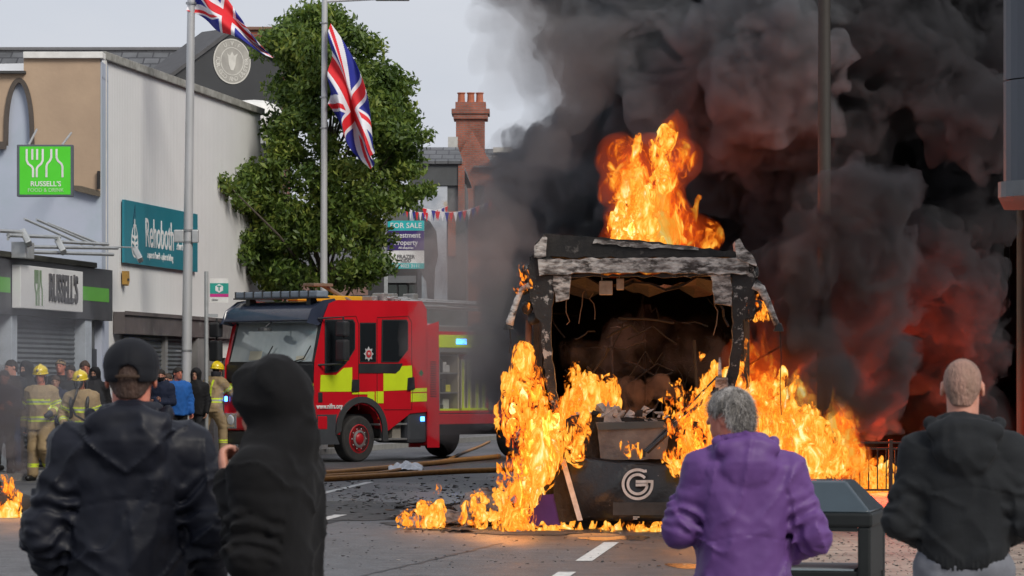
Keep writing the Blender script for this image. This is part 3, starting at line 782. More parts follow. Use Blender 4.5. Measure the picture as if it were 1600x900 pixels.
mb = MB(); mb.prism([(xc + .085 * cos(pi / 6 + i * pi / 3), zc + .085 * sin(pi / 6 + i * pi / 3)) for i in range(6)], -.022, -.0185); mb.build('hexagon', M_wh, pn)
text('T', .13, mat('teal vinyl', (.02, .33, .27), .4), pn, (xc, -.025, zc), bold=.004)
text('Glider', .05, mat('dark lettering', (.1, .1, .11), .4), pn, (x0 + .1, -.018, Z(468.5, DS) - .118))
mb = MB(); mb.box((-.02, -.03, Z(505, DS)), (.22, .03, Z(500, DS))); mb.build('bracket', M_steel, r)
# for-sale board
DF = 90.; r = empty('sale_board', (X(603, DF), DF, .118), 0, 'turquoise, purple and white FOR SALE board on a post beside the tree', 'sign')
xo = X(603, DF)
def bx_(px): return X(px, DF) - xo
def bz(py): return Z(py, DF) - .118
mb = MB(); mb.box((-.05, -.05, 0), (.05, .05, bz(346)), bev=.008); mb.build('post', M_steel, r)
mb = MB(); mb.box((bx_(606), -.1, bz(420)), (bx_(663), -.06, bz(345))); pn = mb.build('board', M_wh, r)
mb = MB(); mb.box((bx_(606), -.105, bz(360.5)), (bx_(663), -.1005, bz(345))); mb.box((bx_(606), -.105, bz(420)), (bx_(663), -.1005, bz(411.5))); mb.split('turquoise_field', mat('turquoise vinyl', (.03, .48, .5), .4), pn)
mb = MB(); mb.box((bx_(606), -.105, bz(391.5)), (bx_(663), -.1005, bz(360.8))); mb.build('purple_field', mat('purple vinyl', (.055, .03, .17), .4), pn)
cxb = bx_(634.5)
for s_, py, sz, m_, sx_ in (('FOR SALE', 353, .2, M_wh, 1.0), ('Investment', 368, .2, M_wh, .88), ('Property', 379.5, .2, M_wh, .88), ('All enquiries', 387.5, .08, M_wh, 1), ('FRAZER', 401.5, .14, M_dl, 1), ('KIDD', 407.8, .12, M_dl, 1), ('028 9023 3111', 416, .125, M_wh, 1)):
    text(s_, sz, m_, pn, (cxb, -.108, bz(py)), sx=sx_, bold=.002)

# ------------------------------------------------------------------ tree
def leaf_mat():
    m, t, out = nmat('leaves'); N = t.nodes.new; L = t.links.new
    g = N('ShaderNodeNewGeometry'); cr_ = N('ShaderNodeValToRGB'); e = cr_.color_ramp.elements
    e[0].position = 0; e[0].color = (.035, .075, .014, 1); e[1].position = 1; e[1].color = (.3, .34, .06, 1)
    a = e.new(.55); a.color = (.12, .19, .028, 1)
    tcn = N('ShaderNodeTexCoord'); nn = N('ShaderNodeTexNoise'); nn.inputs['Scale'].default_value = 1.1; nn.inputs['Detail'].default_value = 3; L(tcn.outputs['Object'], nn.inputs['Vector'])
    m1 = N('ShaderNodeMath'); m1.operation = 'MULTIPLY_ADD'; L(nn.outputs['Fac'], m1.inputs[0]); m1.inputs[1].default_value = 1.5; m1.inputs[2].default_value = -.62
    m2 = N('ShaderNodeMath'); m2.operation = 'MULTIPLY_ADD'; L(g.outputs['Random Per Island'], m2.inputs[0]); m2.inputs[1].default_value = .62; L(m1.outputs[0], m2.inputs[2]); L(m2.outputs[0], cr_.inputs['Fac'])
    b = N('ShaderNodeBsdfPrincipled'); b.inputs['Roughness'].default_value = .55; L(cr_.outputs[0], b.inputs['Base Color'])
    tl = N('ShaderNodeBsdfTranslucent'); L(cr_.outputs[0], tl.inputs['Color']); ms = N('ShaderNodeMixShader'); ms.inputs[0].default_value = .3
    L(b.outputs[0], ms.inputs[1]); L(tl.outputs[0], ms.inputs[2]); L(ms.outputs[0], out.inputs['Surface']); return m
DT = 74.6
tr = empty('street_tree', (X(515, DT), DT, .118), 0, 'big leafy green street tree rising behind the fire engine', 'tree')
tx = X(515, DT)
R = np.random.RandomState(5)
rows = [(24, 478, 520), (46, 436, 562), (60, 405, 590), (100, 412, 605), (150, 415, 640), (200, 408, 662), (240, 400, 655), (285, 352, 650), (310, 350, 652), (350, 385, 628), (400, 375, 618), (440, 395, 590), (462, 480, 520)]
def span(py):
    for (a, b_, c_), (d_, e_, f_) in zip(rows, rows[1:]):
        if a <= py <= d_:
            t = (py - a) / (d_ - a); return b_ + (e_ - b_) * t, c_ + (f_ - c_) * t
    return 500, 501
clumps = []
while len(clumps) < 270:
    py = R.uniform(26, 458); l, rr = span(py); c_ = (l + rr) / 2; h_ = (rr - l) / 2
    th = R.uniform(0, 2 * pi); rad = R.uniform(.35, 1) ** .5
    x = X(c_, DT) - tx + cos(th) * rad * (h_ - 7) * DT / F; y = sin(th) * rad * min(2.3, (h_) * DT / F); y = max(y, -1.5) if abs(X(c_, DT) - tx + cos(th) * rad * h_ * DT / F) < .9 else y
    pxx = 800 + (x + tx) / DT * F; y = min(y, FD(min(pxx, 404)) - DT - .45) if pxx < 406 else y; x = x + (pxx - 800) / F * y if pxx < 406 else x
    clumps.append((x, y, Z(py, DT) - .118, R.uniform(.2, .46)))
for (px, py) in ((352, 285), (360, 300), (380, 272), (395, 262), (372, 315), (655, 300), (640, 318), (666, 296), (640, 180), (385, 375), (380, 400), (400, 420), (420, 440), (600, 420), (640, 265), (410, 80), (500, 34), (520, 32), (470, 42), (660, 210)):
    y = R.uniform(-.6, .6) if px > 406 else FD(px) - DT - .5
    clumps.append((X(px, DT + y) - tx, y, Z(py, DT + y) - .118, .27))
P = []; 
for (x, y, z, r_) in clumps:
    n = int(330 * (r_ / .4) ** 2)
    d_ = R.normal(size=(n, 3)); d_ /= np.linalg.norm(d_, axis=1)[:, None]
    rad = r_ * R.uniform(.25, 1.12, size=n)[:, None]
    q = np.array((x, y, z)) + d_ * rad * np.array((1.15, 1.15, .8)); P.append(q)
P = np.concatenate(P); n = len(P)
a1 = R.normal(size=(n, 3)); a1[:, 2] -= .5; a1 /= np.linalg.norm(a1, axis=1)[:, None]
a2 = np.cross(a1, R.normal(size=(n, 3))); a2 /= np.linalg.norm(a2, axis=1)[:, None]
ln = R.uniform(.05, .1, n)[:, None]; wd = ln * R.uniform(.3, .5, n)[:, None]
V = np.stack([P - a1 * ln, P + a2 * wd, P + a1 * ln, P - a2 * wd], axis=1).reshape(-1, 3)
np_mesh('crown', V, np.arange(n * 4).reshape(-1, 4), leaf_mat(), tr, smooth=False)
M_bark = mat('bark', (.09, .075, .06), .9, bump=.8, scale=8, stretch=(1, 1, .3))
mb = MB(); mb.tube([(0, 0, 0), (.05, 0, 1.2), (-.03, .02, 2.2), (-.08, 0, 3.6), (-.15, 0, 5.2), (-.2, 0, 7.5)], [.19, .15, .14, .11, .08, .03], 12); mb.build('trunk', M_bark, tr, smooth=True)
mb = MB()
for i in range(46):
    x, y, z, r_ = clumps[i * 6]; b0 = max(2.0, z - 1.6 - .4 * abs(x)); mb.tube([(-.05, 0, b0), (x * .5, y * .5, (b0 + z) * .5 + .15), (x, y, z)], [.045, .028, .01], 6)
mb.build('branches', M_bark, tr, smooth=True)

# ------------------------------------------------------------------ far buildings
M_brick2 = matbrick('dark red brick', (.36, .11, .07), (.28, .085, .055), (.2, .15, .13), .225, .075)
DB = 118.
root = empty('brick_chimney_house', (X(760, DB), DB, 0), 0, 'red brick house with a tall chimney and three pots', 'house')
xo = X(760, DB)
def hx(px): return X(px, DB) - xo
def hz(py): return Z(py, DB)
mb = MB(); mb.box((hx(705), 0, 0), (hx(900), 8, hz(262))); mb.add([(hx(705), -.001, hz(262)), (hx(738), -.001, hz(205)), (hx(772), -.001, hz(262)), (hx(705), .3, hz(262)), (hx(738), .3, hz(205)), (hx(772), .3, hz(262))], [(0, 2, 1), (3, 4, 5), (0, 1, 4, 3), (1, 2, 5, 4)]); mb.build('wall', M_brick2, root)
mb = MB(); mb.add([(hx(740), -.25, hz(262)), (hx(905), -.25, hz(262)), (hx(905), 3.5, hz(222)), (hx(735), 3.5, hz(222))], [(0, 1, 2, 3)]); mb.add([(hx(705), 7, hz(262)), (hx(905), 7, hz(262)), (hx(905), 3.5, hz(222)), (hx(705), 3.5, hz(222))], [(0, 3, 2, 1)]); mb.build('roof', M_slate, root)
mb = MB()
mb.box((hx(712), .6, hz(235)), (hx(757), 1.8, hz(182)), bev=.01); mb.box((hx(708), .5, hz(184)), (hx(762), 1.9, hz(176)), bev=.02); mb.box((hx(705), .45, hz(176)), (hx(765), 1.95, hz(168)), bev=.02); mb.box((hx(711), .6, hz(168)), (hx(759), 1.8, hz(157)), bev=.01)
ch = mb.build('chimney', M_brick2, root)
for px in (720, 735, 749):
    mb = MB(); mb.lathe([(.15, 0), (.13, .1), (.12, .32), (.15, .35), (.15, .38), (.1, .38)], 12, 'z', (hx(px), 1.2, hz(157))); mb.build('chimney_pot', mat('terracotta', (.4, .13, .07), .8), ch)
mb = MB(); mb.box((hx(700), -.1, hz(236)), (hx(715), .2, hz(214))); mb.box((hx(770), 2, hz(232)), (hx(800), 2.4, hz(224))); mb.split('coping', mat('pale coping', (.5, .5, .48), .7), root)
for a, b_ in ((742, 757), (775, 790)):
    mb = MB(); mb.box((hx(a), -.06, hz(330)), (hx(b_), -.003, hz(290))); f = mb.build('window', mat('dark panes', (.03, .035, .04), .2), root)
    mb = MB(); mb.box((hx(a) - .05, -.08, hz(333)), (hx(b_) + .05, -.004, hz(330.5))); mb.build('sill', M_stone, f)
DG = 108.
root = empty('mural_house', (X(680, DG), DG, 0), 0, 'slate roofed house whose pale gable carries a dark painted figure', 'house')
xo = X(680, DG)
def mx_(px): return X(px, DG) - xo
def mz(py): return Z(py, DG)
mb = MB(); mb.box((mx_(598), 0, 0), (mx_(728), 6, mz(288))); mb.build('wall', mat('grey gable', (.13, .135, .14), .8), root)
mb = MB(); mb.add([(mx_(640), -.2, mz(252)), (mx_(722), -.2, mz(252)), (mx_(714), 2.4, mz(222)), (mx_(648), 2.4, mz(222)), (mx_(640), -.2, mz(257)), (mx_(722), -.2, mz(257)), (mx_(735), 5, mz(280)), (mx_(640), 5, mz(280))], [(0, 1, 2, 3), (4, 5, 1, 0), (1, 5, 6, 2), (0, 3, 7, 4), (3, 2, 6, 7)])
mb.build('roof', M_slate, root)
mb = MB(); mb.box((mx_(640), -.1, mz(290)), (mx_(718), .01, mz(257))); mb.build('dormer_front', mat('slate hung', (.08, .085, .09), .7), root)
mb = MB(); mb.box((mx_(716), -.15, mz(330)), (mx_(726), -.001, mz(252))); mb.box((mx_(700), -.12, mz(400)), (mx_(712), -.001, mz(330))); mb.split('brick_pier', M_brick2, root)
M_mur = mat('mural paint', (.5, .53, .58), .8, col2=(.2, .24, .3), scale=.9, contrast=(.35, .7), col3=(.5, .42, .33), c3=(.62, .66), s3=1.2)
mb = MB(); mb.box((mx_(640), -.06, mz(480)), (mx_(699), -.002, mz(291))); mu_ = mb.build('mural', M_mur, root)
def pp(L_): return [(mx_(a), mz(b_)) for a, b_ in L_]
mb = MB(); mb.prism(pp([(645, 330), (650, 322), (658, 322), (663, 331), (662, 340), (672, 346), (682, 362), (685, 400), (680, 420), (678, 470), (652, 470), (650, 420), (646, 392), (642, 360), (648, 343)]), -.075, -.061); mb.build('painted_figure', mat('mural dark', (.035, .04, .05), .8, col2=(.08, .09, .1), scale=3), mu_)
mb = MB(); mb.prism(pp([(650, 440), (658, 428), (666, 440), (668, 468), (652, 468)]), -.082, -.0765); mb.build('painted_patch', mat('mural mid', (.2, .25, .3), .8, col2=(.3, .33, .36), scale=4), mu_)
# dark shopfronts between the tree and the smoke
DK = 102.
root = empty('dark_shopfront', (X(640, DK), DK, 0), 0, 'dark two storey shopfront behind the sale board', 'building')
xo = X(640, DK)
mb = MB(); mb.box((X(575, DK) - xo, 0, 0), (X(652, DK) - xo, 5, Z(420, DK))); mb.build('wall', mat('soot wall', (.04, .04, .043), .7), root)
mb = MB(); mb.box((X(605, DK) - xo, -.1, Z(442, DK)), (X(650, DK) - xo, -.002, Z(431, DK))); mb.build('fascia', mat('grey fascia', (.15, .16, .17), .6), root)
for a, b_ in ((607, 620), (623, 636), (639, 649)):
    mb = MB(); mb.box((X(a, DK) - xo, -.05, Z(470, DK)), (X(b_, DK) - xo, -.002, Z(445, DK))); mb.build('window', mat('shop panes', (.06, .07, .07), .15), root)
# far row that closes the street
root = empty('far_terrace', (0, 165, 0), 0, 'distant brick terrace closing the end of the street', 'building')
mb = MB(); mb.box((-30, 0, 0), (14, 8, 7.2)); mb.build('wall', mat('far brick', (.2, .12, .1), .9), root)
mb = MB(); mb.prism([(-.4, 7.2), (8.4, 7.2), (4, 9.4)], -30, 14, 'yz'); mb.build('roof', mat('far slate', (.1, .1, .11), .8), root)
for i in range(14):
    mb = MB(); mb.box((-29 + i * 3, -.05, 4.2), (-27.6 + i * 3, -.002, 5.8)); mb.build('window', mat('dark panes', (.03, .035, .04), .2), root)
# bunting
for k_, (a, b_, D_) in enumerate((((618, 318), (700, 322), 104.), ((660, 325), (770, 312), 100.))):
    mb = MB(); pa, pb_ = W(*a, D_), W(*b_, D_ + 2); n = 16; pts = [pa.lerp(pb_, i / n) + Vector((0, 0, -.25 * sin(pi * i / n))) for i in range(n + 1)]
    root = empty('bunting', pa, 0, ['red, white and blue bunting strung before the mural', 'bunting reaching from the mural into the smoke'][k_], 'bunting', 'bunting strings across the street')
    mb.tube([p_ - pa for p_ in pts], .01, 4); mb.build('string', M_wh, root)
    for c_, m_ in enumerate((mat('flag red', (.68, .015, .025)), mat('flag white', (.74, .74, .8)), mat('flag blue', (.014, .022, .27)))):
        mb = MB()
        for i in range(c_, n, 3):
            p_ = pts[i] - pa; q_ = pts[i + 1] - pa; mb.prism([(p_.x, p_.z), (q_.x, q_.z), ((p_.x + q_.x) / 2, p_.z - .3)], p_.y - .004, p_.y + .004)
        mb.split('pennant', m_, root)
# ------------------------------------------------------------------ right side
DR = lambda D: 7.0 + .12 * (D - 45)
RRZ = atan2(1, .12)
root = empty('sooty_building', (DR(46), 46, 0), RRZ, 'dark soot blackened building behind the smoke on the right', 'building')
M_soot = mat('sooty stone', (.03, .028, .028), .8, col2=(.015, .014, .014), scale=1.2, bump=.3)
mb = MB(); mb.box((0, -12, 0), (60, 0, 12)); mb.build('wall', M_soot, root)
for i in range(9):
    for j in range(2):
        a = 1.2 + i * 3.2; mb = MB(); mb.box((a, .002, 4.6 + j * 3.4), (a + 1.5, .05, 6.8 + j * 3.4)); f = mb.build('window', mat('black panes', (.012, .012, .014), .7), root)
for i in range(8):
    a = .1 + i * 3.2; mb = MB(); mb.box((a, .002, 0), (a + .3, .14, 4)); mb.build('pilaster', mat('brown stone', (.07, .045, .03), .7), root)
# metal bay top right
D0, D1_ = 27., 30.2
root = empty('metal_bay', (X(1568, 30.2), 30.2, 0), 0, 'overhanging silver panelled bay at the upper right edge', 'building')
M_panel = mat('silver panel', (.07, .08, .10), .5, .2, (.045, .05, .06), .8, stretch=(1, 1, .2))
zb = Z(285, 30.2)
def bay_out(off=0.):
    pts = []
    for i in range(9):
        t = i / 8 * pi / 2; pts.append((.5 - (.5 - off) * cos(t), -(.5 - off) * sin(t) - 0))
    return pts
for k_, (za, zb2) in enumerate(((zb, Z(128, 30.2)), (Z(128, 30.2) + .012, Z(-120, 30.2)))):
    for a0_, a1_ in ((0, 3), (3, 6), (6, 8)):
        o_pts = bay_out(.0)[a0_:a1_ + 1]; i_pts = bay_out(.04)[a0_:a1_ + 1]
        if a0_ == 6: o_pts.append((3, -.5)); i_pts.append((3, -.46))
        mb = MB(); pts = o_pts + i_pts[::-1]; mb.prism(pts, za, zb2 - .0, 'xy'); o = mb.build('panel', M_panel, root)
mb = MB(); mb.prism([(x_, y_) for x_, y_ in bay_out(.045)] + [(3, -.45), (3, 2.2), (.045 + .40, 2.2)], zb + .01, 9.5, 'xy'); mb.build('core', mat('dark core', (.03, .03, .032), .7), root)
mb = MB(); mb.prism([(x_, y_) for x_, y_ in bay_out(-.05)] + [(3, -.55), (3, 2.2), (-.05 + .38, 2.2)], zb - .14, zb, 'xy'); mb.build('soffit_trim', mat('pale trim', (.12, .13, .14), .5, .2), root)
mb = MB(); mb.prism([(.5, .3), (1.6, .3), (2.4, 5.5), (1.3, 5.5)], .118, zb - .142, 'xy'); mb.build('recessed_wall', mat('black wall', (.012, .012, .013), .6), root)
# dark lamp post in the smoke
DL = 40.; b = Vector((X(1288, DL), DL, .118))
r = empty('lamp_post', b, 0, 'dark tall lamp post half hidden in the black smoke', 'lamp post')
M_dp = mat('sooty post', (.03, .026, .022), .6, .1)
mb = MB(); mb.tube([(0, 0, 0), (0, 0, 3.5), (0, 0, 8.0)], [.1, .08, .068], 18); mb.build('shaft', M_dp, r, autosmooth=40)
mb = MB(); mb.lathe([(.14, 0), (.14, .9), (.1, 1.0)], 18); mb.build('base_sleeve', M_dp, r, autosmooth=40)
mb = MB(); mb.tube([(0, 0, 7.9), (-.3, 0, 8.2), (-1.2, 0, 8.3)], .04, 8); mb.build('arm', M_dp, r)
# low railing
DF_ = 43.5; xa, xb = X(1316, DF_), X(1600, DF_ + 1)
r = empty('railing', (xa, DF_, .118), 0, 'low black barred railing glowing in front of the right hand fire', 'railing')
Lr = xb - xa; M_rail = mat('charred iron', (.02, .017, .015), .6, .4)
mb = MB()
for z in (.08, .62, .7): mb.box((0, -.012, z - .012), (Lr, .012, z + .014))
mb.split('rail', M_rail, r)
mb = MB(); n = 22
for i in range(n + 1): mb.tube([(Lr * i / n, 0, .08), (Lr * i / n, 0, .62)], .009, 6)
mb.split('bar', M_rail, r)
for i in range(5):
    mb = MB(); mb.box((Lr * i / 4 - .025, -.025, 0), (Lr * i / 4 + .025, .025, .74)); mb.build('post', M_rail, r)
# ================================================================== fire engine
def bevel_mod(o, w, seg=3, ang=35):
    m = o.modifiers.new('bevel', 'BEVEL'); m.width = w; m.segments = seg; m.limit_method = 'ANGLE'; m.angle_limit = radians(ang); m.harden_normals = False
    o.data.polygons.foreach_set('use_smooth', [True] * len(o.data.polygons)); o.data.set_sharp_from_angle(angle=radians(40)); return o
TR = radians(-41); TO = Vector((-4.774, 65.92, 0))
TX = Vector((cos(TR), sin(TR))); TY = Vector((-sin(TR), cos(TR)))
def hit(px, O, n):         # where the sight line through px meets the vertical plane through O with normal n
    k = Vector(((px - 800) / F, 1.0)); t = O.dot(n) / k.dot(n); return k * t
def TS(px, py, x=1.25):
    O = Vector(TO[:2]) + TX * x; p = hit(px, O, TX); return ((p - Vector(TO[:2])).dot(TY), Z(py, p.y))
def TF(px, py, y=0.):
    O = Vector(TO[:2]) + TY * y; p = hit(px, O, TY); return ((p - Vector(TO[:2])).dot(TX), Z(py, p.y))
eng = empty('fire_engine', TO, TR, 'red and yellow fire engine parked across the road', 'fire engine')
M_red = mat('fire red', (.56, .009, .02), .3, col2=(.48, .008, .017), scale=1, coat=.5, col3=(.3, .05, .04), c3=(.66, .85), s3=2.2)
M_yel = mat('lime yellow', (.62, .78, .02), .4, col2=(.56, .7, .02), scale=3)
M_blk = mat('engine black', (.02, .022, .026), .4, col2=(.035, .037, .04), scale=2)
M_navy = mat('visor navy', (.025, .033, .06), .25, col2=(.04, .05, .08), scale=2, coat=.5)
M_glass = glass('side glass', (.012, .015, .018), .04, 1.)
M_wind = mat('windscreen glass', (.55, .62, .64), .07, .35, (.36, .43, .45), .8, contrast=(.4, .6), stretch=(1, 1, .3))  # pale patchy base colour carries a painted sky reflection and haze
M_rub = mat('tyre rubber', (.022, .022, .024), .85, col2=(.04, .038, .036), scale=5, bump=.2)
M_alu = mat('aluminium', (.5, .5, .5), .35, .7)
def spoly(mb, pts, d0, d1, x=1.25):           # polygon given in the picture, on the near side
    q = [TS(a, b, x) for a, b in pts]; mb.prism(q, x + d0, x + d1, 'yz'); return q
def side(name, m, pts, d0, d1, parent=None, x=1.25, bev=0.):
    mb = MB(); spoly(mb, pts, d0, d1, x); o = mb.build(name, m, parent or eng)
    if bev: bevel_mod(o, bev, 2)
    return o
# cab
ftop = TS(504, 486)[0]; rr = TS(664, 500)[0]
zr = TS(560, 475)[1]
prof = [(.0, .62), (.0, 1.55), (.02, 1.98), (.26, 2.82), (.4, zr - .06), (.6, zr), (rr - .12, zr + .02), (rr - .02, zr - .1), (rr + .01, 2.4), (rr + .03, 1.05), (TS(640, 641)[0], 1.02)]
aw = TS(564, 688)[0]
for i in range(9):
    t = pi * i / 8; prof.append((aw + .66 * cos(t), .62 + .60 * sin(t) * 1.0 + .0))
prof = [p for p in prof]
mb = MB(); mb.prism(prof, -1.25, 1.25, 'yz'); cab = mb.build('cab', M_red, eng); bevel_mod(cab, .07, 3, 30)
# roof fairing and visor
mb = MB(); mb.prism([(-.16, 2.78), (-.06, 2.98), (.25, zr + .02), (.55, zr + .06), (.62, zr), (.3, 2.84), (.1, 2.74)], -1.2, 1.2, 'yz'); o = mb.build('sun_visor', M_navy, eng); bevel_mod(o, .04, 2)
# windscreen, raked
def fr(x0, x1, z0, z1, y0, y1, name, m, bev=0., parent=None, d=.02, inset=0.):
    mb = MB(); mb.add([(x0, y0 - d, z0), (x1, y0 - d, z0), (x1 - inset, y1 - d, z1), (x0 + inset, y1 - d, z1), (x0, y0 + .02, z0), (x1, y0 + .02, z0), (x1 - inset, y1 + .02, z1), (x0 + inset, y1 + .02, z1)],
        [(0, 1, 2, 3), (7, 6, 5, 4), (0, 4, 5, 1), (1, 5, 6, 2), (2, 6, 7, 3), (3, 7, 4, 0)])
    o = mb.build(name, m, parent or eng)
    if bev: bevel_mod(o, bev, 2)
    return o
fr(-1.2, 1.2, 1.94, 2.80, .0, .245, 'windscreen_frame', M_blk, .03)
ws = fr(-1.14, 1.14, 1.99, 2.77, .01, .235, 'windscreen', M_wind, 0, None, .03, .04)
for x0 in (-.55, .5):
    mb = MB(); mb.tube([(x0, -.05, 1.95), (x0 + .45, -.045, 2.05), (x0 + .6, .0, 2.3)], .012, 6); mb.build('wiper', M_blk, eng)
mb = MB(); mb.box((-1.05, -.006, 2.04), (-.6, .02, 2.22)); 
o = fr(-.62, -.28, 2.02, 2.2, .02, .07, 'dash_paper', mat('cream card', (.5, .48, .38), .6), 0, ws, .036)
o = fr(.7, .95, 2.02, 2.1, .02, .045, 'dash_paper', mat('cream card', (.5, .48, .38), .6), 0, ws, .036)
mb = MB(); mb.box((-1.22, -.045, 1.58), (1.22, .01, 1.95), bev=.03); mb.build('front_panel', M_blk, eng)
mb = MB(); mb.box((-1.24, -.05, 1.42), (1.24, .01, 1.56), bev=.008); mb.build('front_stripe', M_yel, eng)
mb = MB(); mb.box((-.95, -.04, 1.0), (.95, .01, 1.415), bev=.02); g = mb.build('grille', mat('navy grille', (.018, .02, .05), .35), eng)
mb = MB()
for i in range(4): mb.box((-.9, -.055, 1.05 + i * .08), (.9, -.041, 1.09 + i * .08))
mb.split('grille_bar', M_blk, g)
text('VOLVO', .17, M_alu, g, (-.25, -.06, 1.34), bold=.004)
mb = MB(); mb.box((-1.24, -.12, .62), (1.24, .02, .98), bev=.05); bp = mb.build('bumper', M_red, eng)
mb = MB(); mb.box((-1.22, -.1, .34), (1.22, .05, .615), bev=.04); mb.build('lower_bumper', M_blk, eng)
for sx_ in (-1, 1):
    mb = MB(); mb.m = Matrix.Translation((sx_ * 1.04, -.085, .8)); mb.box((-.2, -.055, -.15), (.2, .02, .17), bev=.04); hl = mb.build('headlight', mat('chrome lamp', (.7, .72, .75), .12, .8), eng)
    mb = MB(); mb.lathe([(.1, 0), (.08, -.015), (0, -.02)], 16, 'y', (sx_ * 1.0, -.14, .83)); mb.build('lens', glass('lamp lens', (.6, .65, .7), .05, 1.), hl)
mb = MB(); mb.lathe([(.06, 0), (.05, -.02), (0, -.025)], 14, 'y', (.85, -.1, .5)); mb.build('fog_lamp', mat('chrome lamp', (.7, .7, .7), .12), eng)
M_blue = glow('blue light', (.05, .22, 1.0), 9.)
for x_, z_ in ((-.78, 1.2), (.78, 1.2)):
    mb = MB(); mb.box((x_ - .1, -.085, z_ - .06), (x_ + .1, -.042, z_ + .07), bev=.02); mb.build('blue_lamp', M_blue if x_ < 0 else mat('blue lens', (.02, .08, .4), .2), eng)
mb = MB(); mb.box((-1.27, -.06, 1.2), (-1.22, .0, 1.3), bev=.01); mb.build('blue_lamp', M_blue, eng)
# light bar
mb = MB(); mb.box((-1.16, .12, zr + .12), (1.16, .44, zr + .25), bev=.03); lb = mb.build('light_bar', mat('bar lens', (.2, .24, .3), .15), eng)
mb = MB()
for i in range(9): mb.box((-1.14 + i * .256, .11, zr + .13), (-1.13 + i * .256 + .02, .45, zr + .255))
mb.box((-1.17, .1, zr + .1), (1.17, .46, zr + .13)); mb.build('bar_trim', M_blk, lb)
for x_ in (-.85, .85):
    mb = MB(); mb.prism([(.18, zr - .05), (.4, zr + .0), (.35, zr + .1), (.2, zr + .1)], x_ - .06, x_ + .06, 'yz'); mb.build('bar_foot', M_blk, lb)
# side windows
def win(name, pts, grow=4):
    cx_ = sum(p[0] for p in pts) / len(pts); cy_ = sum(p[1] for p in pts) / len(pts)
    big = [(cx_ + (a - cx_) * (1 + grow / 40), cy_ + (b - cy_) * (1 + grow / 60)) for a, b in pts]
    f = side(name, M_blk, big, -.01, .012, bev=.006); side('pane', M_glass, pts, .008, .016, f); return f
win('window', [(509, 501), (550, 501), (553, 506), (553, 545), (540, 566), (527, 579), (509, 581)], 2.5)
win('window', [(563, 506), (586, 506), (586, 564), (563, 564)], 3)
win('window', [(598, 501), (634, 501), (636, 505), (636, 546), (622, 564), (597, 564)], 2.5)
side('window_strip', M_blk, [(560, 568), (629, 568), (624, 578), (618, 583), (560, 583)], -.01, .014)
side('yellow_block', M_yel, [(501, 586), (525, 586), (537, 575), (550, 574), (550, 612), (500, 612)], -.005, .006)
side('yellow_block', M_yel, [(599, 583), (618, 584), (628, 572), (644, 571), (644, 609), (599, 611)], -.005, .006)
side('yellow_block', M_yel, [(587, 611.5), (599, 611.5), (599, 630), (587, 630)], -.005, .006)
side('yellow_block', M_yel, [(574, 612), (585, 612), (585, 630), (578, 628), (574, 620)], -.005, .006)
side('yellow_block', M_yel, [(642, 607), (667, 606), (667, 612), (642, 613)], -.005, .006)
side('yellow_block', M_yel, [(642, 614.5), (667, 614), (667, 627), (642, 628)], -.005, .006)
side('yellow_block', M_yel, [(550, 612.5), (574, 612.5), (574, 616), (550, 616)], -.005, .006)
M_gap = mat('door gap', (.09, .004, .006), .7)
def gapline(pts, w=.012):
    mb = MB(); q = [TS(a, b) for a, b in pts]
    for a, b in zip(q, q[1:]):
        a, b = Vector(a), Vector(b); d = (b - a).normalized(); n_ = Vector((-d.y, d.x)) * w / 2; mb.prism([a - n_, b - n_, b + n_, a + n_], 1.2485, 1.2575, 'yz')
    return mb.build('door_gap', M_gap, eng)
gapline([(504, 496), (556, 494), (560, 506), (560, 640)])
gapline([(589, 498), (589, 632)])
gapline([(589, 496), (638, 494), (643, 504), (643, 560), (645, 600), (643, 640), (600, 640)])
gapline([(500, 640), (545, 636)])
for pts in ([(550, 594), (559, 594), (559, 610), (549, 611)], [(637, 591), (645, 590), (646, 607), (636, 609)]):
    side('door_handle', M_blk, pts, .004, .035, bev=.012)
q = TS(516, 635); text('www.nifrs.org', .135, M_wh, eng, (1.258, q[0] - .03, q[1]), (pi / 2, 0, pi / 2), sx=.95, bold=.003)
q = TS(575, 553); mb = MB(); mb.prism([(q[0] + (.13 if i % 2 == 0 else .085) * cos(i * pi / 8) * 1.1, q[1] + (.15 if i % 2 == 0 else .1) * sin(i * pi / 8)) for i in range(16)], 1.264, 1.27, 'yz'); e = mb.build('crest', mat('crest silver', (.5, .5, .52), .4), eng)
mb = MB(); mb.lathe([(.075, 0), (.075, .006)], 18, 'x', (1.27, q[0], q[1])); mb.build('crest_centre', mat('crest red', (.5, .02, .03), .4), e)
text('H', .09, M_wh, e, (1.279, q[0], q[1]), (pi / 2, 0, pi / 2))
q = TS(658, 583); mb = MB()
for dx, dz in ((.03, 0), (-.03, 0), (0, .035), (0, -.03)): mb.lathe([(.03, 0), (.03, .006)], 10, 'x', (1.25, q[0] + dx, q[1] + dz))
mb.build('clover_badge', mat('badge green', (.0, .16, .06), .4), eng)
q = TS(497, 621); mb = MB(); mb.box((1.22, q[0] - .0, q[1] - .1), (1.262, q[0] + .12, q[1] + .1), bev=.015); mb.build('side_repeater', M_blk, eng)
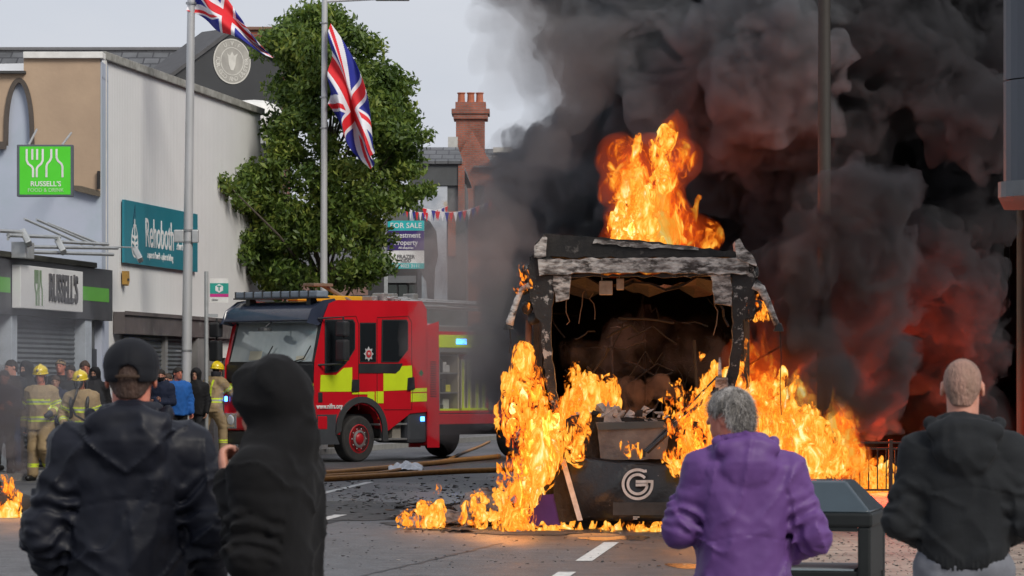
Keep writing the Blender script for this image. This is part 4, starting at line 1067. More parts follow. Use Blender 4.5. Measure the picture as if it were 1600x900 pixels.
# mirrors
for sx_ in (1, -1):
    x_ = 1.62 if sx_ > 0 else -1.42; y0 = .38 if sx_ > 0 else -.12
    mb = MB(); mb.tube([(sx_ * 1.2, .1, 2.83), (x_, y0, 2.86), (x_, y0, 1.95), (sx_ * 1.22, .05, 1.92)], .022, 8); m_ = mb.build('mirror_arm', M_blk, eng)
    mb = MB(); mb.box((x_ - .13, y0 - .1, 2.48), (x_ + .13, y0 + .06, 2.78), bev=.04); mb.build('mirror', M_blk, m_)
    mb = MB(); mb.box((x_ - .13, y0 - .1, 2.0), (x_ + .13, y0 + .06, 2.42), bev=.04); mb.build('mirror', M_blk, m_)
mb = MB(); mb.lathe([(.14, 0), (.13, .05), (.0, .08)], 14, 'z', (.05, -.22, 2.6)); mb.tube([(.05, -.2, 2.68), (.15, .0, 2.85)], .015, 6); mb.build('front_mirror', M_blk, eng)
# wheels
def wheel(y, x, name='wheel', sgn=1, R_=.46):
    """sgn +1: hub face towards +x"""
    w = .3
    mb = MB(); pr = [(R_ - .2, 0), (R_ - .03, 0), (R_, .03), (R_, w - .03), (R_ - .03, w), (R_ - .2, w)]
    mb.lathe([(r_, -h * sgn if sgn > 0 else h) for r_, h in pr], 36, 'x', (x, y, R_))
    t = mb.build(name, M_rub, eng); bevel_mod(t, .01, 1)
    mb = MB(); s_ = -1 if sgn > 0 else 1
    mb.lathe([(R_ - .17, s_ * .0), (R_ - .19, s_ * -.01), (R_ - .2, s_ * .05), (.17, s_ * .09), (.155, s_ * .03), (.1, s_ * -.03), (.08, s_ * -.05), (0, s_ * -.05)], 28, 'x', (x, y, R_))
    r_ = mb.build('rim', mat('rim red', (.45, .012, .02), .4), t, autosmooth=50)
    mb = MB()
    for i in range(10): a = 2 * pi * i / 10; mb.lathe([(.018, s_ * .06), (.018, s_ * .0), (.0, s_ * -.01)], 8, 'x', (x, y + .2 * cos(a), R_ + .2 * sin(a)))
    mb.split('wheel_nut', M_alu, t)
    mb = MB(); mb.lathe([(.17, s_ * .02), (.175, s_ * -.015), (.13, s_ * -.03), (.12, s_ * .02)], 24, 'x', (x, y, R_)); mb.build('hub_ring', M_alu, t)
    return t
wheel(aw, 1.2); wheel(aw, -1.2, sgn=-1); wheel(aw + 4.9, 1.2); wheel(aw + 4.9, -1.2, sgn=-1)
# arch lip and side skirts
mb = MB(); arcp = [(aw + .6 * cos(pi * i / 16), .62 + .56 * sin(pi * i / 16)) for i in range(17)]; arco = [(aw + .74 * cos(pi * i / 16), .6 + .7 * sin(pi * i / 16)) for i in range(17)]
mb.prism([(aw + .6, .4)] + arcp + [(aw - .6, .62), (aw - .74, .55)] + arco[::-1] + [(aw + .76, .4)], 1.2, 1.29, 'yz'); o = mb.build('wheel_arch', mat('arch grey', (.045, .047, .05), .6), eng)
mb = MB(); mb.prism([(.02, .36), (aw - .62, .36), (aw - .75, .62), (aw - .7, .95), (.02, .95)], 1.0, 1.262, 'yz'); mb.build('corner_panel', mat('grey plastic', (.06, .065, .075), .5), eng)
mb = MB(); mb.box((1.0, .03, .66), (1.268, .3, .92), bev=.02); mb.build('bumper_corner', M_red, eng)
mb = MB(); mb.box((-1.1, .2, .5), (1.0, 7.6, .95)); mb.build('chassis', M_blk, eng)
y0, y1 = TS(593, 690)[0], TS(637, 690)[0]
mb = MB()
for z_ in (.42, .72): mb.box((.7, y0, z_), (1.24, y1, z_ + .04), bev=.008)
mb.split('step', M_alu, eng)
mb = MB(); mb.box((.6, y0, .4), (.68, y1, 1.05)); mb.box((.7, y1 - .35, .46), (1.15, y1 - .1, 1.0)); mb.split('step_back', mat('dirty steel', (.25, .23, .2), .6), eng)
y2 = TS(670, 690)[0]
mb = MB(); mb.box((.3, y1 + .02, .35), (1.23, y2 - .02, 1.03), bev=.08); mb.build('tank_cover', mat('grey plastic', (.06, .065, .075), .5), eng)
q = TS(661, 655); mb = MB(); mb.box((1.2, q[0] - .05, q[1] - .04), (1.25, q[0] + .05, q[1] + .05), bev=.01); mb.build('marker_lamp', M_blue, eng)
q = TS(595, 653); mb = MB(); mb.box((1.2, q[0] - .05, q[1] - .03), (1.25, q[0] + .05, q[1] + .03), bev=.01); mb.build('marker_lamp', mat('amber lens', (.8, .25, .02), .3), eng)
# body
yb = TS(669, 600)[0]; YE = 8.3; zt_ = TS(700, 518)[1] - .0
mb = MB(); mb.box((-1.25, yb, 1.0), (-1.18, YE, zt_)); mb.box((-1.18, yb, .95), (1.2, YE, 1.0)); mb.box((-1.25, YE - .05, .95), (1.25, YE, zt_)); mb.box((-1.17, yb, zt_ - .07), (1.25, YE, zt_)); mb.box((.2, yb + .3, 1.0), (.24, YE - .1, zt_ - .08)); mb.build('body', M_red, eng)
side('body_column', M_red, [(668, 510), (683, 505), (684, 697), (668, 697)], -.5, .02, bev=.03)
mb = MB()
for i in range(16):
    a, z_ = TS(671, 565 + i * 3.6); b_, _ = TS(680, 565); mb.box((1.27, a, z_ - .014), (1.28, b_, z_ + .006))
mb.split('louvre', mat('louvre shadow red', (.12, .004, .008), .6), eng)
y3 = TS(684, 600)[0]
mb = MB(); mb.box((1.17, y3, zt_ - .33), (1.262, YE, zt_ - .07), bev=.01); top = mb.build('top_band', M_yel, eng)
for i in range(6):
    ya = y3 + .1 + i * 1.05; mb = MB(); mb.box((1.262, ya + .45, zt_ - .26), (1.285, ya + .75, zt_ - .15), bev=.01); mb.build('side_lamp', M_blue if i in (0,) else mat('blue lens', (.02, .08, .4), .2), top)
mb = MB(); mb.box((1.1, y3, .72), (1.27, YE, .93), bev=.02); mb.build('skirt', M_red, eng)
mb = MB(); mb.box((1.2, y3, 1.0), (1.266, y3 + .05, zt_ - .34)); mb.box((1.2, y3 + .05, zt_ - .42), (1.266, YE, zt_ - .34)); mb.box((1.2, y3 + 1.62, 1.0), (1.266, y3 + 1.7, zt_ - .43)); mb.split('locker_frame', M_alu, eng)
# locker contents
M_cream = mat('cream locker', (.5, .44, .32), .6, col2=(.4, .36, .28), scale=3)
mb = MB(); mb.box((.25, y3 + .05, .96), (.3, y3 + 1.6, zt_ - .1)); mb.box((.3, y3 + .72, 1.0), (1.15, y3 + .76, zt_ - .42)); mb.split('locker_lining', M_cream, eng)
mb = MB()
for z_ in (1.35, 1.75, 2.12): mb.box((.3, y3 + .06, z_), (1.18, y3 + .715, z_ + .03))
mb.split('shelf', M_alu, eng)
r_ = random.Random(4)
cols = [mat('kit ' + n_, c, .6) for n_, c in (('red', (.4, .03, .02)), ('grey', (.2, .22, .25)), ('black', (.03, .03, .03)), ('blue', (.06, .08, .2)), ('white', (.5, .5, .5)), ('yellow', (.6, .55, .05)))]
for z_ in (1.0, 1.38, 1.78, 2.15):
    yy = y3 + .1
    while yy < y3 + .6:
        w_ = r_.uniform(.1, .22); h_ = r_.uniform(.12, .28); mb = MB(); mb.box((.7, yy, z_ + .002), (r_.uniform(1.0, 1.14), yy + w_, z_ + h_), bev=.02); mb.build('equipment_box', r_.choice(cols), eng); yy += w_ + .03
for k_, yy in enumerate((.86, 1.05, 1.3, 1.5)):
    mb = MB(); mb.box((1.0, y3 + yy, 1.02), (1.12, y3 + yy + .13, 2.05), bev=.01); mb.build('cream_panel', M_cream, eng)
    mb = MB(); mb.box((1.121, y3 + yy + .03, 1.05), (1.13, y3 + yy + .07, 2.0)); mb.split('reflective_strip', M_yel, eng)
mb = MB(); mb.box((1.0, y3 + .8, 1.0), (1.2, y3 + 1.6, 1.05)); mb.box((1.0, y3 + .06, 1.0), (1.2, y3 + .7, 1.04)); mb.split('reflective_strip', M_yel, eng)
# rolled-up shutter, hoses on reel
mb = MB(); mb.tube([(1.15, y3 + .1, zt_ - .4), (1.15, YE - .1, zt_ - .4)], .06, 12); mb.build('rolled_shutter', M_alu, eng)
# roof gear
def ladder(p0, p1, wv, name='ladder', rungs=18):
    mb = MB(); p0, p1, wv = Vector(p0), Vector(p1), Vector(wv)
    for s_ in (0, 1): mb.tube([p0 + wv * s_, p1 + wv * s_], .03, 6)
    for i in range(rungs): a = p0.lerp(p1, (i + .5) / rungs); mb.tube([a, a + wv], .016, 6)
    return mb.build(name, M_alu, eng)
ladder((.95, 2.5, zr + .02), (.95, 7.8, zr - .1), (-.45, 0, 0)); ladder((.98, 2.7, zr + .1), (.98, 7.4, zr + .02), (-.38, 0, .06)); ladder((-.2, 2.2, zr + .12), (-.2, 7.4, zr + .1), (-.5, 0, 0))
mb = MB(); mb.box((-.3, .75, zr + .08), (.0, 3.0, zr + .2), bev=.02); mb.build('roof_beam', mat('beam yellow', (.65, .36, .02), .5), eng)
mb = MB(); mb.tube([(.0, 2.35, zr + .05), (-.15, 1.6, zr + .42)], .05, 8); mb.box((-.3, 1.2, zr + .38), (.02, 1.75, zr + .44), bev=.01); mb.build('monitor_arm', mat('brown lamp', (.2, .14, .1), .5), eng)
mb = MB()
for i in range(7): mb.box((.2 + .1 * (i % 3), 2.4 + i * .2, zr), (.5 + .1 * (i % 3), 2.55 + i * .2, zr + .2 + .06 * (i % 2)), bev=.02)
mb.split('roof_kit', M_alu, eng)
mb = MB(); mb.box((-1.1, yb + .0, zt_ - .06), (1.15, YE, zt_ + .12), bev=.02); mb.build('roof_tray', M_alu, eng)
mb = MB(); mb.lathe([(.05, 0), (.05, .03)], 10, 'z', (.9, .7, zr + .02)); mb.build('roof_stud', M_blk, eng)
# ================================================================== burnt bus
BD = 36.6; BX = X(1003, BD)
bus = empty('burnt_bus', (BX, BD, 0), radians(-2.0), 'burnt out single decker bus in flames with a white G on its black front', 'bus')
def ux(px): return (px - 1003) * BD / F
def uz(py): return Z(py, BD)
def up(L_): return [(ux(a), uz(b)) for a, b in L_]
M_char = mat('charred metal', (.012, .011, .011), .75, col2=(.03, .027, .025), scale=5, bump=.6, bscale=20, col3=(.4, .37, .34), c3=(.57, .62), s3=8)
M_char2 = mat('charred black', (.01, .009, .009), .8, col2=(.03, .025, .022), scale=6, bump=.6, bscale=16, col3=(.2, .17, .15), c3=(.62, .75), s3=4)
M_ash = mat('ash white metal', (.6, .55, .5), .9, col2=(.13, .11, .1), scale=13, detail=10, contrast=(.4, .62), bump=.7, bscale=30, col3=(.05, .04, .034), c3=(.5, .6), s3=9, stretch=(.5, 1, 1.2))
M_inner = mat('burnt interior', (.006, .0055, .006), .9, col2=(.025, .018, .015), scale=3, bump=.5)
def jag(pts, amt=.012, step=.06, seed=0):
    """breaks the edges of an outline so they look burnt"""
    r = random.Random(seed); out = []
    n = len(pts)
    for i in range(n):
        a = Vector(pts[i]); b = Vector(pts[(i + 1) % n]); k = max(1, int((b - a).length / step))
        for j in range(k):
            p = a.lerp(b, j / k); out.append((p.x + r.uniform(-amt, amt), p.y + r.uniform(-amt, amt)))
    return out
def bp_(name, pts, y0, y1, m, parent=None, amt=.012, seed=0, tr=True):
    mb = MB(); mb.prism(jag(up(pts), amt, .07, seed), y0, y1)
    o = mb.build(name, m, parent or bus)
    if tr:
        t = o.modifiers.new('tri', 'TRIANGULATE')
    return o
# header and pillars
bp_('header_beam', [(842, 406), (1000, 403), (1170, 404), (1168, 428), (1112, 429), (1000, 426), (888, 428), (844, 430)], -.16, .1, M_ash, seed=1)
bp_('header_lip', [(838, 430), (1172, 428), (1170, 435), (1118, 433), (886, 433), (842, 438)], -.08, .06, M_char, seed=12)
bp_('corner_plate', [(864, 432), (892, 430), (889, 466), (868, 474)], -.12, .0, M_ash, seed=2)
bp_('corner_plate', [(1110, 430), (1142, 430), (1142, 480), (1116, 474)], -.12, .0, M_ash, seed=3)
bp_('windscreen_pillar', [(832, 398), (862, 404), (866, 440), (863, 480), (860, 505), (862, 560), (870, 610), (873, 640), (862, 643), (853, 600), (848, 540), (845, 505), (832, 484), (826, 455), (824, 425)], -.1, .22, M_char, seed=4)
bp_('windscreen_pillar', [(1142, 404), (1172, 400), (1180, 440), (1178, 492), (1162, 502), (1157, 560), (1148, 606), (1134, 604), (1140, 560), (1146, 505), (1144, 470)], -.1, .22, M_char, seed=5)
bp_('roof_front', [(832, 402), (838, 382), (851, 366), (900, 369), (960, 373), (1060, 383), (1150, 394), (1176, 403)], -.1, 1.3, M_char2, seed=6)
mb = MB(); mb.prism(jag(up([(930, 374), (1090, 387), (1092, 391), (1000, 388), (925, 380)]), .01, .06, 3), -.13, -.09); mb.build('peeled_panel', M_ash, bus)
bp_('roof_ear', [(836, 384), (850, 367), (857, 372), (854, 402), (834, 404)], -.16, -.1, M_ash, seed=7)
bp_('roof_ear', [(1148, 380), (1156, 374), (1164, 388), (1178, 406), (1182, 418), (1166, 412), (1152, 404)], -.2, .5, M_ash, seed=8)
# melted side lumps at the upper corners
for sx_, pts in ((-1, [(826, 425), (818, 450), (824, 480), (834, 498)]), (1, [(1174, 425), (1182, 450), (1180, 478), (1170, 492)])):
    mb = MB()
    for i, p_ in enumerate(up(pts)): 
        b = bmesh.new(); bmesh.ops.create_icosphere(b, subdivisions=3, radius=.085 - .006 * i)
        for v in b.verts: v.co *= 1 + .35 * (sin(v.co.x * 37 + i) * sin(v.co.z * 41) * sin(v.co.y * 33 + 2 * i)); v.co += Vector((p_[0], .0, p_[1]))
        mb.bm(b); b.free()
    o = mb.build('melted_housing', M_char, bus, smooth=True); rm = o.modifiers.new('r', 'REMESH'); rm.mode = 'VOXEL'; rm.voxel_size = .018; rm.use_smooth_shade = True
# roof, sides
mb = MB(); 
for (xa_, xb_, ya, yb2) in ((-1.2, -.45, 1.3, 4), (.45, 1.2, 1.3, 4), (-1.2, 1.2, 4.0, 11.9)): mb.box((xa_, ya, uz(402)), (xb_, yb2, uz(390)))
mb.split('roof', M_char2, bus)
for sx_ in (-1, 1):
    mb = MB(); x_ = 1.24 * sx_; xs = sorted((x_, x_ - .06 * sx_))
    mb.box((xs[0], .25, .3), (xs[1], 12, 1.0)); mb.box((xs[0], .22, uz(430)), (xs[1], 12, uz(400)))
    y = 1.6
    while y < 12: mb.box((xs[0], y, 1.0), (xs[1], y + .12, uz(430))); y += 1.5
    mb.build('side_wall', M_char2, bus)
    mb = MB(); mb.box((xs[0] + .02, 3.2, 1.0), (xs[1] - .02, 11.9, uz(430))); mb.build('side_blackout', M_inner, bus)  # added dark panels closing the side openings, to keep the interior dark
mb = MB(); mb.box((-1.2, .3, .32), (1.2, 12, .4)); mb.build('floor', M_inner, bus)
mb = MB(); mb.box((-1.2, 11.9, .4), (1.2, 12, uz(400))); mb.build('rear_wall', M_inner, bus)
# sagging ceiling seen through the windscreen
mb = MB(); n = 14
for i in range(n):
    for j in range(4): mb.v.append((-1.15 + 2.3 * i / (n - 1), .5 + j * .55, uz(440) - .06 * sin(i * 1.7 + j) - .012 * j + .03 * sin(j * 3.1 + i * .7)))
mb.f = [(i * 4 + j, (i + 1) * 4 + j, (i + 1) * 4 + j + 1, i * 4 + j + 1) for i in range(n - 1) for j in range(3)]; mb.mi = [0] * len(mb.f)
o = mb.build('ceiling_sheet', M_inner, bus); sm = o.modifiers.new('s', 'SOLIDIFY'); sm.thickness = .02
for (a, b_, c_, d_, y) in ((936, 957, 438, 460, .15), (963, 975, 434, 452, .2)):
    mb = MB(); mb.box((ux(a), y, uz(d_)), (ux(b_), y + .12, uz(c_)), bev=.01); mb.tube([(ux(a) + .03, y + .05, uz(c_)), (ux(a) + .03, y + .05, uz(428))], .008, 6); mb.build('hanging_unit', mat('scorched cream', (.5, .4, .3), .7, col2=(.35, .24, .16), scale=8), bus)
r_ = random.Random(8)
for k_ in range(4):
    x0 = r_.uniform(-.95, .95); y0 = r_.uniform(.3, 2.0); z0 = uz(434); pts = [(x0, y0, z0)]
    for i in range(5): pts.append((pts[-1][0] + r_.uniform(-.05, .05), y0, pts[-1][2] - r_.uniform(.03, .16)))
    mb = MB(); mb.tube(pts, .006, 5); mb.build('hanging_wire', mat('scorched wire', (.12, .09, .07), .7), bus)
M_rail2 = mat('scorched rail', (.014, .011, .010), .85)
for x0, y0, top in ((-.62, 1.6, 1.75), (-.35, 3.4, 2.2), (.62, 1.9, 2.1), (.05, 5.2, 2.3)):
    mb = MB(); mb.tube([(x0, y0, .4), (x0 + .02, y0, 1.5), (x0 - .01, y0, top)], .017, 8); mb.build('grab_pole', M_rail2, bus)
for (x0, y0) in ((-.75, 2.6), (-.3, 2.6), (.35, 3.2), (.8, 3.2), (-.75, 3.8), (.8, 4.4)):
    mb = MB(); mb.tube([(x0 - .2, y0, .4), (x0 - .2, y0, 1.25), (x0 - .12, y0, 1.42), (x0 + .12, y0, 1.42), (x0 + .2, y0, 1.25), (x0 + .2, y0, .4)], .016, 6)
    for i in range(4): mb.tube([(x0 - .19, y0, .7 + i * .16), (x0 + .19, y0, .7 + i * .16)], .009, 5)
    for i in range(3): mb.tube([(x0 - .1 + i * .1, y0, .5), (x0 - .1 + i * .1, y0, 1.4)], .008, 5)
    mb.build('seat_frame', M_rail2, bus)
r_ = random.Random(31)
for k_ in range(34):      # fallen ceiling ducts, cables and struts
    x0 = r_.uniform(-1.1, 1.1); y0 = r_.uniform(1.2, 6); z0 = r_.uniform(1.3, 2.75); a_ = r_.uniform(0, pi); L_ = r_.uniform(.2, .8); P_ = [(x0, y0, z0)]
    for i in range(4): P_.append((P_[-1][0] + L_ / 4 * cos(a_) + r_.uniform(-.03, .03), y0 + r_.uniform(-.05, .05), P_[-1][2] + L_ / 4 * sin(a_) * r_.choice((-1, 1, 1)) + r_.uniform(-.03, .03)))
    mb = MB(); mb.tube(P_, r_.uniform(.004, .016), 5); mb.build('fallen_strut', M_rail2, bus)
# dashboard and its rubble
bp_('dashboard', [(884, 655), (905, 648), (936, 652), (1040, 655), (1100, 660), (1170, 655), (1170, 740), (884, 722)], .12, .6, M_char2, seed=9)
mb = MB(); mb.prism(jag(up([(934, 662), (1036, 660), (1044, 676), (1036, 716), (940, 716)]), .008, .07, 3), .0, .3); o = mb.build('dash_box', mat('grey dash plastic', (.2, .19, .18), .6, col2=(.11, .1, .1), scale=4, bump=.3, col3=(.36, .34, .31), c3=(.55, .8)), bus); bevel_mod(o, .015, 2, 50)
mb = MB(); mb.prism(up([(933, 661), (1037, 658), (1039, 668), (935, 672)]), -.03, .34); o = mb.build('dash_lip', mat('dark grey plastic', (.07, .08, .08), .5), bus)
M_shard = mat('ash shard', (.5, .46, .43), .85, col2=(.3, .27, .25), scale=10, bump=.4)
def shard(mb, c, s_, r):
    p = [Vector((r.uniform(-1, 1), r.uniform(-.5, .5), r.uniform(-.4, 1))) * s_ + Vector(c) for _ in range(7)]
    b = bmesh.new(); [b.verts.new(q) for q in p]; bmesh.ops.convex_hull(b, input=list(b.verts)); mb.bm(b); b.free()
r_ = random.Random(5)
for (px, py, s_) in ((905, 652, .06), (918, 648, .05), (948, 640, .13), (955, 650, .12), (968, 652, .09), (985, 650, .09), (1000, 652, .08), (1015, 648, .09), (1028, 654, .08), (1042, 652, .06), (975, 646, .08), (896, 660, .05), (1008, 642, .06)):
    mb = MB(); shard(mb, (ux(px), .15, uz(py)), s_, r_); mb.build('ash_shard', M_shard, bus)
mb = MB(); mb.prism(up([(943, 660), (946, 640), (950, 626), (955, 640), (961, 632), (966, 646), (972, 660)]), .1, .16); mb.build('ash_shard', M_shard, bus)
r_ = random.Random(15)
for k_ in range(46):
    px = r_.uniform(892, 1060); mb = MB(); shard(mb, (ux(px), r_.uniform(.0, .4), uz(r_.uniform(648, 664))), r_.uniform(.02, .06), r_); mb.build('ash_shard', M_shard if r_.random() < .55 else M_char2, bus)
mb = MB(); mb.tube([(ux(1026), -.04, uz(688)), (ux(1040), -.04, uz(672))], .02, 6); mb.build('bracket', M_ash, bus)
# black front panel, bowed in plan
def panel_mat():
    m = mat('scorched gloss panel', (.010, .010, .012), .3, col2=(.02, .02, .022), scale=2.2, bump=.25, bscale=24, col3=(.34, .32, .3), c3=(.66, .7), s3=20)
    return m
top = [(876, 706), (900, 711), (940, 716), (985, 720), (1040, 723), (1100, 727), (1150, 728), (1186, 722)]
bot = [(905, 812), (1000, 813), (1100, 812), (1184, 808)]
def interp(L_, px):
    for (a, b), (c, d) in zip(L_, L_[1:]):
        if a <= px <= c: return b + (d - b) * (px - a) / (c - a)
    return L_[0][1] if px < L_[0][0] else L_[-1][1]
def bow(x): return -.30 * (1 - min(1, abs(x) / 1.3) ** 2.4)
mb = MB(); NU, NV = 60, 14
for i in range(NU + 1):
    for j in range(NV + 1):
        v = j / NV; pa = 878 + (906 - 878) * v; px = pa + (1185 - pa) * i / NU
        y_ = interp(top, px) * (1 - v) + interp(bot, px) * v; x = ux(px)
        dent = .02 * sin(x * 5 + 1) * sin(v * 4) + .012 * sin(x * 13 + v * 7)
        mb.v.append((x, bow(x) + .10 * (1 - v) ** 2 * .6 - .05 * sin(pi * v) + dent, uz(y_)))
for i in range(NU):
    for j in range(NV): mb.f.append((i * (NV + 1) + j, (i * (NV + 1) + j + 1), (i + 1) * (NV + 1) + j + 1, (i + 1) * (NV + 1) + j)); mb.mi.append(0)
fp = mb.build('front_panel', panel_mat(), bus, smooth=True); sm = fp.modifiers.new('s', 'SOLIDIFY'); sm.thickness = .05; sm.offset = -1
def on_front(mb, pts, d=.006, th=.006):
    """flat mark on the bowed front"""
    n = len(pts); f_ = [(x, bow(x) - .045 - d + .0, z) for x, z in pts]; b_ = [(x, y + th + .03, z) for x, y, z in f_]
    mb.add(f_ + b_, [tuple(range(n)), tuple(range(2 * n - 1, n - 1, -1))] + [(i, (i + 1) % n, n + (i + 1) % n, n + i) for i in range(n)])
def band_front(mb, pts, w, d):
    tmp = MB(); ring2d(tmp, pts, w, 0, .02, False)
    mb.add([(x, bow(x) - .055 - d + y, z) for x, y, z in tmp.v], tmp.f)
M_w2 = mat('white decal', (.75, .75, .75), .5, col2=(.55, .53, .5), scale=12)
mb = MB(); q = up([(875, 715), (884, 717), (911, 811), (903, 812)]); mb.add([(x, bow(x) - .03 - (.06 if i < 0 else .03), z) for i, (x, z) in enumerate(q)] + [(x, bow(x) + .05, z) for x, z in q], [(0, 3, 2, 1), (4, 5, 6, 7), (0, 1, 5, 4), (1, 2, 6, 5), (2, 3, 7, 6), (3, 0, 4, 7)]); mb.build('white_stripe', M_w2, fp)
gc = (ux(996), uz(755)); mb = MB()
for rad in (.158, .105):
    g_ = [(gc[0] + rad * cos(a), gc[1] + rad * sin(a)) for a in [radians(40 + i * 320 / 40) for i in range(41)]]
    if rad > .15: g_ = [(gc[0] + .10, gc[1] + .145)] + g_[3:] 
    g_ += [(gc[0] + rad, gc[1] + (.03 if rad > .15 else -.005))]
    if rad > .15: g_ += [(gc[0] - .02, gc[1] + .03)]
    else: g_ += [(gc[0] - .02, gc[1] - .008)]
    band_front(mb, g_, .03, .02)
mb.build('letter_emblem', M_w2, fp)
mb = MB(); on_front(mb, up([(958, 783), (1042, 783), (1042, 803), (958, 803)]), .012); mb.build('plate_recess', mat('dull grey plate', (.035, .034, .034), .55, col2=(.05, .05, .05), scale=8), fp)
mb = MB(); on_front(mb, up([(989, 805.2), (999, 805.2), (999, 806.6), (989, 806.6)]), .014); on_front(mb, up([(989, 808), (996, 808), (996, 809.4), (989, 809.4)]), .014); mb.split('small_label', M_w2, fp)
# corners
M_purple = mat('purple paint', (.075, .022, .26), .35, col2=(.05, .015, .18), scale=2.5, bump=.1)
mb = MB(); q = up([(834, 778), (866, 775), (873, 796), (874, 817), (824, 818)]); n = len(q); mb.prism(q, -.1, .3); o = mb.build('bumper_corner', M_purple, bus); bevel_mod(o, .025, 2, 50)
mb = MB(); mb.prism(up([(862, 700), (877, 712), (905, 812), (875, 817), (866, 775)]), -.12, .3); o = mb.build('corner_cover', M_char2, bus)
mb = MB(); mb.prism(up([(848, 640), (872, 640), (878, 705), (864, 776), (836, 778), (842, 700)]), .0, .3); o = mb.build('side_column', M_char2, bus)
mb = MB(); mb.prism(up([(1184, 720), (1196, 716), (1192, 812), (1182, 812)]), -.05, .3); mb.build('corner_cover', M_char2, bus)
# wipers
for (a, b_) in (((1131, 598), (1004, 706)), ((1120, 588), (1020, 690))):
    mb = MB(); pa, pb_ = up([a, b_]); mb.tube([(pa[0], -.16, pa[1]), ((pa[0] + pb_[0]) / 2, -.3, (pa[1] + pb_[1]) / 2), (pb_[0], -.34, pb_[1])], .02 if a[0] > 1125 else .01, 8)
    if a[0] > 1125: mb.box((pb_[0] - .05, -.36, pb_[1] - .05), (pb_[0] + .03, -.3, pb_[1] + .03), bev=.01)
    mb.build('wiper', M_blk, bus)
mb = MB(); pa, pb_ = up([(1075, 650), (1010, 710)]); mb.tube([(pa[0], -.33, pa[1] + .03), (pb_[0], -.38, pb_[1] + .03)], .028, 6); mb.build('wiper_blade', M_blk, bus)
mb = MB(); pa = up([(1124, 598)])[0]; mb.tube([(pa[0], -.17, pa[1] - .1), (pa[0], -.17, pa[1] + .28)], [.03, .012], 8); mb.box((pa[0] - .05, -.2, pa[1] - .08), (pa[0] + .09, -.1, pa[1] + .06), bev=.02); mb.build('wiper_pivot', M_ash, bus)
# drooping mirror arms
mb = MB(); p_ = [(ux(a), -.15, uz(b)) for a, b in ((828, 446), (816, 452), (808, 470), (800, 495), (796, 508))]; mb.tube(p_, [.035, .03, .035, .04, .05], 10); arm = mb.build('mirror_arm', M_ash, bus, smooth=True)
mb = MB(); mb.lathe([(.035, .06), (.055, 0), (.06, -.02), (0, -.02)], 14, 'z', (ux(795), -.15, uz(512))); mb.build('mirror_foot', M_char, arm)
mb = MB(); mb.tube([(ux(797), -.15, uz(514)), (ux(799), -.15, uz(535)), (ux(796), -.15, uz(552))], .006, 5); mb.build('hanging_wire', M_char2, bus)
mb = MB(); p_ = [(ux(a), -.2, uz(b)) for a, b in ((1176, 446), (1188, 452), (1196, 468), (1205, 490), (1212, 508))]; mb.tube(p_, [.05, .05, .04, .035, .035], 10); arm = mb.build('mirror_arm', M_ash, bus, smooth=True)
mb = MB(); mb.lathe([(.03, .06), (.05, 0), (.06, -.03), (0, -.03)], 14, 'z', (ux(1215), -.2, uz(514))); mb.build('mirror_foot', M_char, arm)
mb = MB(); mb.tube([(ux(1217), -.2, uz(518)), (ux(1219), -.2, uz(560)), (ux(1217), -.2, uz(600)), (ux(1219), -.2, uz(648))], .005, 5); mb.build('hanging_wire', M_char2, bus)
mb = MB(); mb.tube([(ux(826), .1, uz(500)), (ux(824), .1, uz(560)), (ux(828), .1, uz(600))], .035, 8); mb.build('door_post', mat('rusted post', (.14, .06, .035), .8), bus)
# wheels
for y in (2.7, 8.8):
    for sx_ in (-1, 1):
        mb = MB(); x_ = sx_ * 1.22; w = .28
        mb.lathe([(.28, 0), (.44, 0), (.47, -sx_ * .04), (.47, -sx_ * w), (.28, -sx_ * w)], 30, 'x', (x_, y, .47)); t = mb.build('wheel', mat('burnt rubber', (.015, .014, .013), .9), bus)
        mb = MB(); mb.lathe([(.29, -sx_ * .02), (.25, -sx_ * .08), (.1, -sx_ * .05), (0, -sx_ * .04)], 24, 'x', (x_, y, .47)); mb.build('rim', M_ash, t)

# ================================================================== loose things on the road
M_hose = mat('brown hose', (.42, .19, .04), .6, col2=(.3, .13, .03), scale=6, bump=.2)
def gpt(px, py, h=0.): D = (EYE - h) * F / (py - HOR); return Vector((X(px, D), D, h))
for k_, (pts, r__, lab) in enumerate((([(290, 757), (340, 752), (420, 745), (515, 739), (600, 731), (690, 722), (780, 713)], .05, 'brown fire hose lying farther back across the road'),
        ([(285, 760), (345, 757), (430, 751), (515, 748), (610, 742), (700, 737), (800, 733)], .048, 'brown fire hose running nearest the camera to the bus'),
        ([(300, 759), (380, 753), (515, 743), (590, 739), (640, 731), (700, 718), (765, 690)], .03, 'thin dark brown hose between the two thick hoses'))):
    P_ = [gpt(a, b, r__) for a, b in pts]; org = P_[0].copy(); fine = []
    for i in range(len(P_) - 1):
        for j in range(8): fine.append(P_[i].lerp(P_[i + 1], j / 8) - org + Vector((.02 * sin(i * 8 + j), .1 * sin((i * 8 + j) * .33 + k_), .0)))
    fine.append(P_[-1] - org); mb = MB(); mb.tube(fine, r__, 10); o = mb.build('fire_hose', M_hose, None, smooth=True, loc=org); tag(o, lab, 'hose', 'fire hoses across the road')
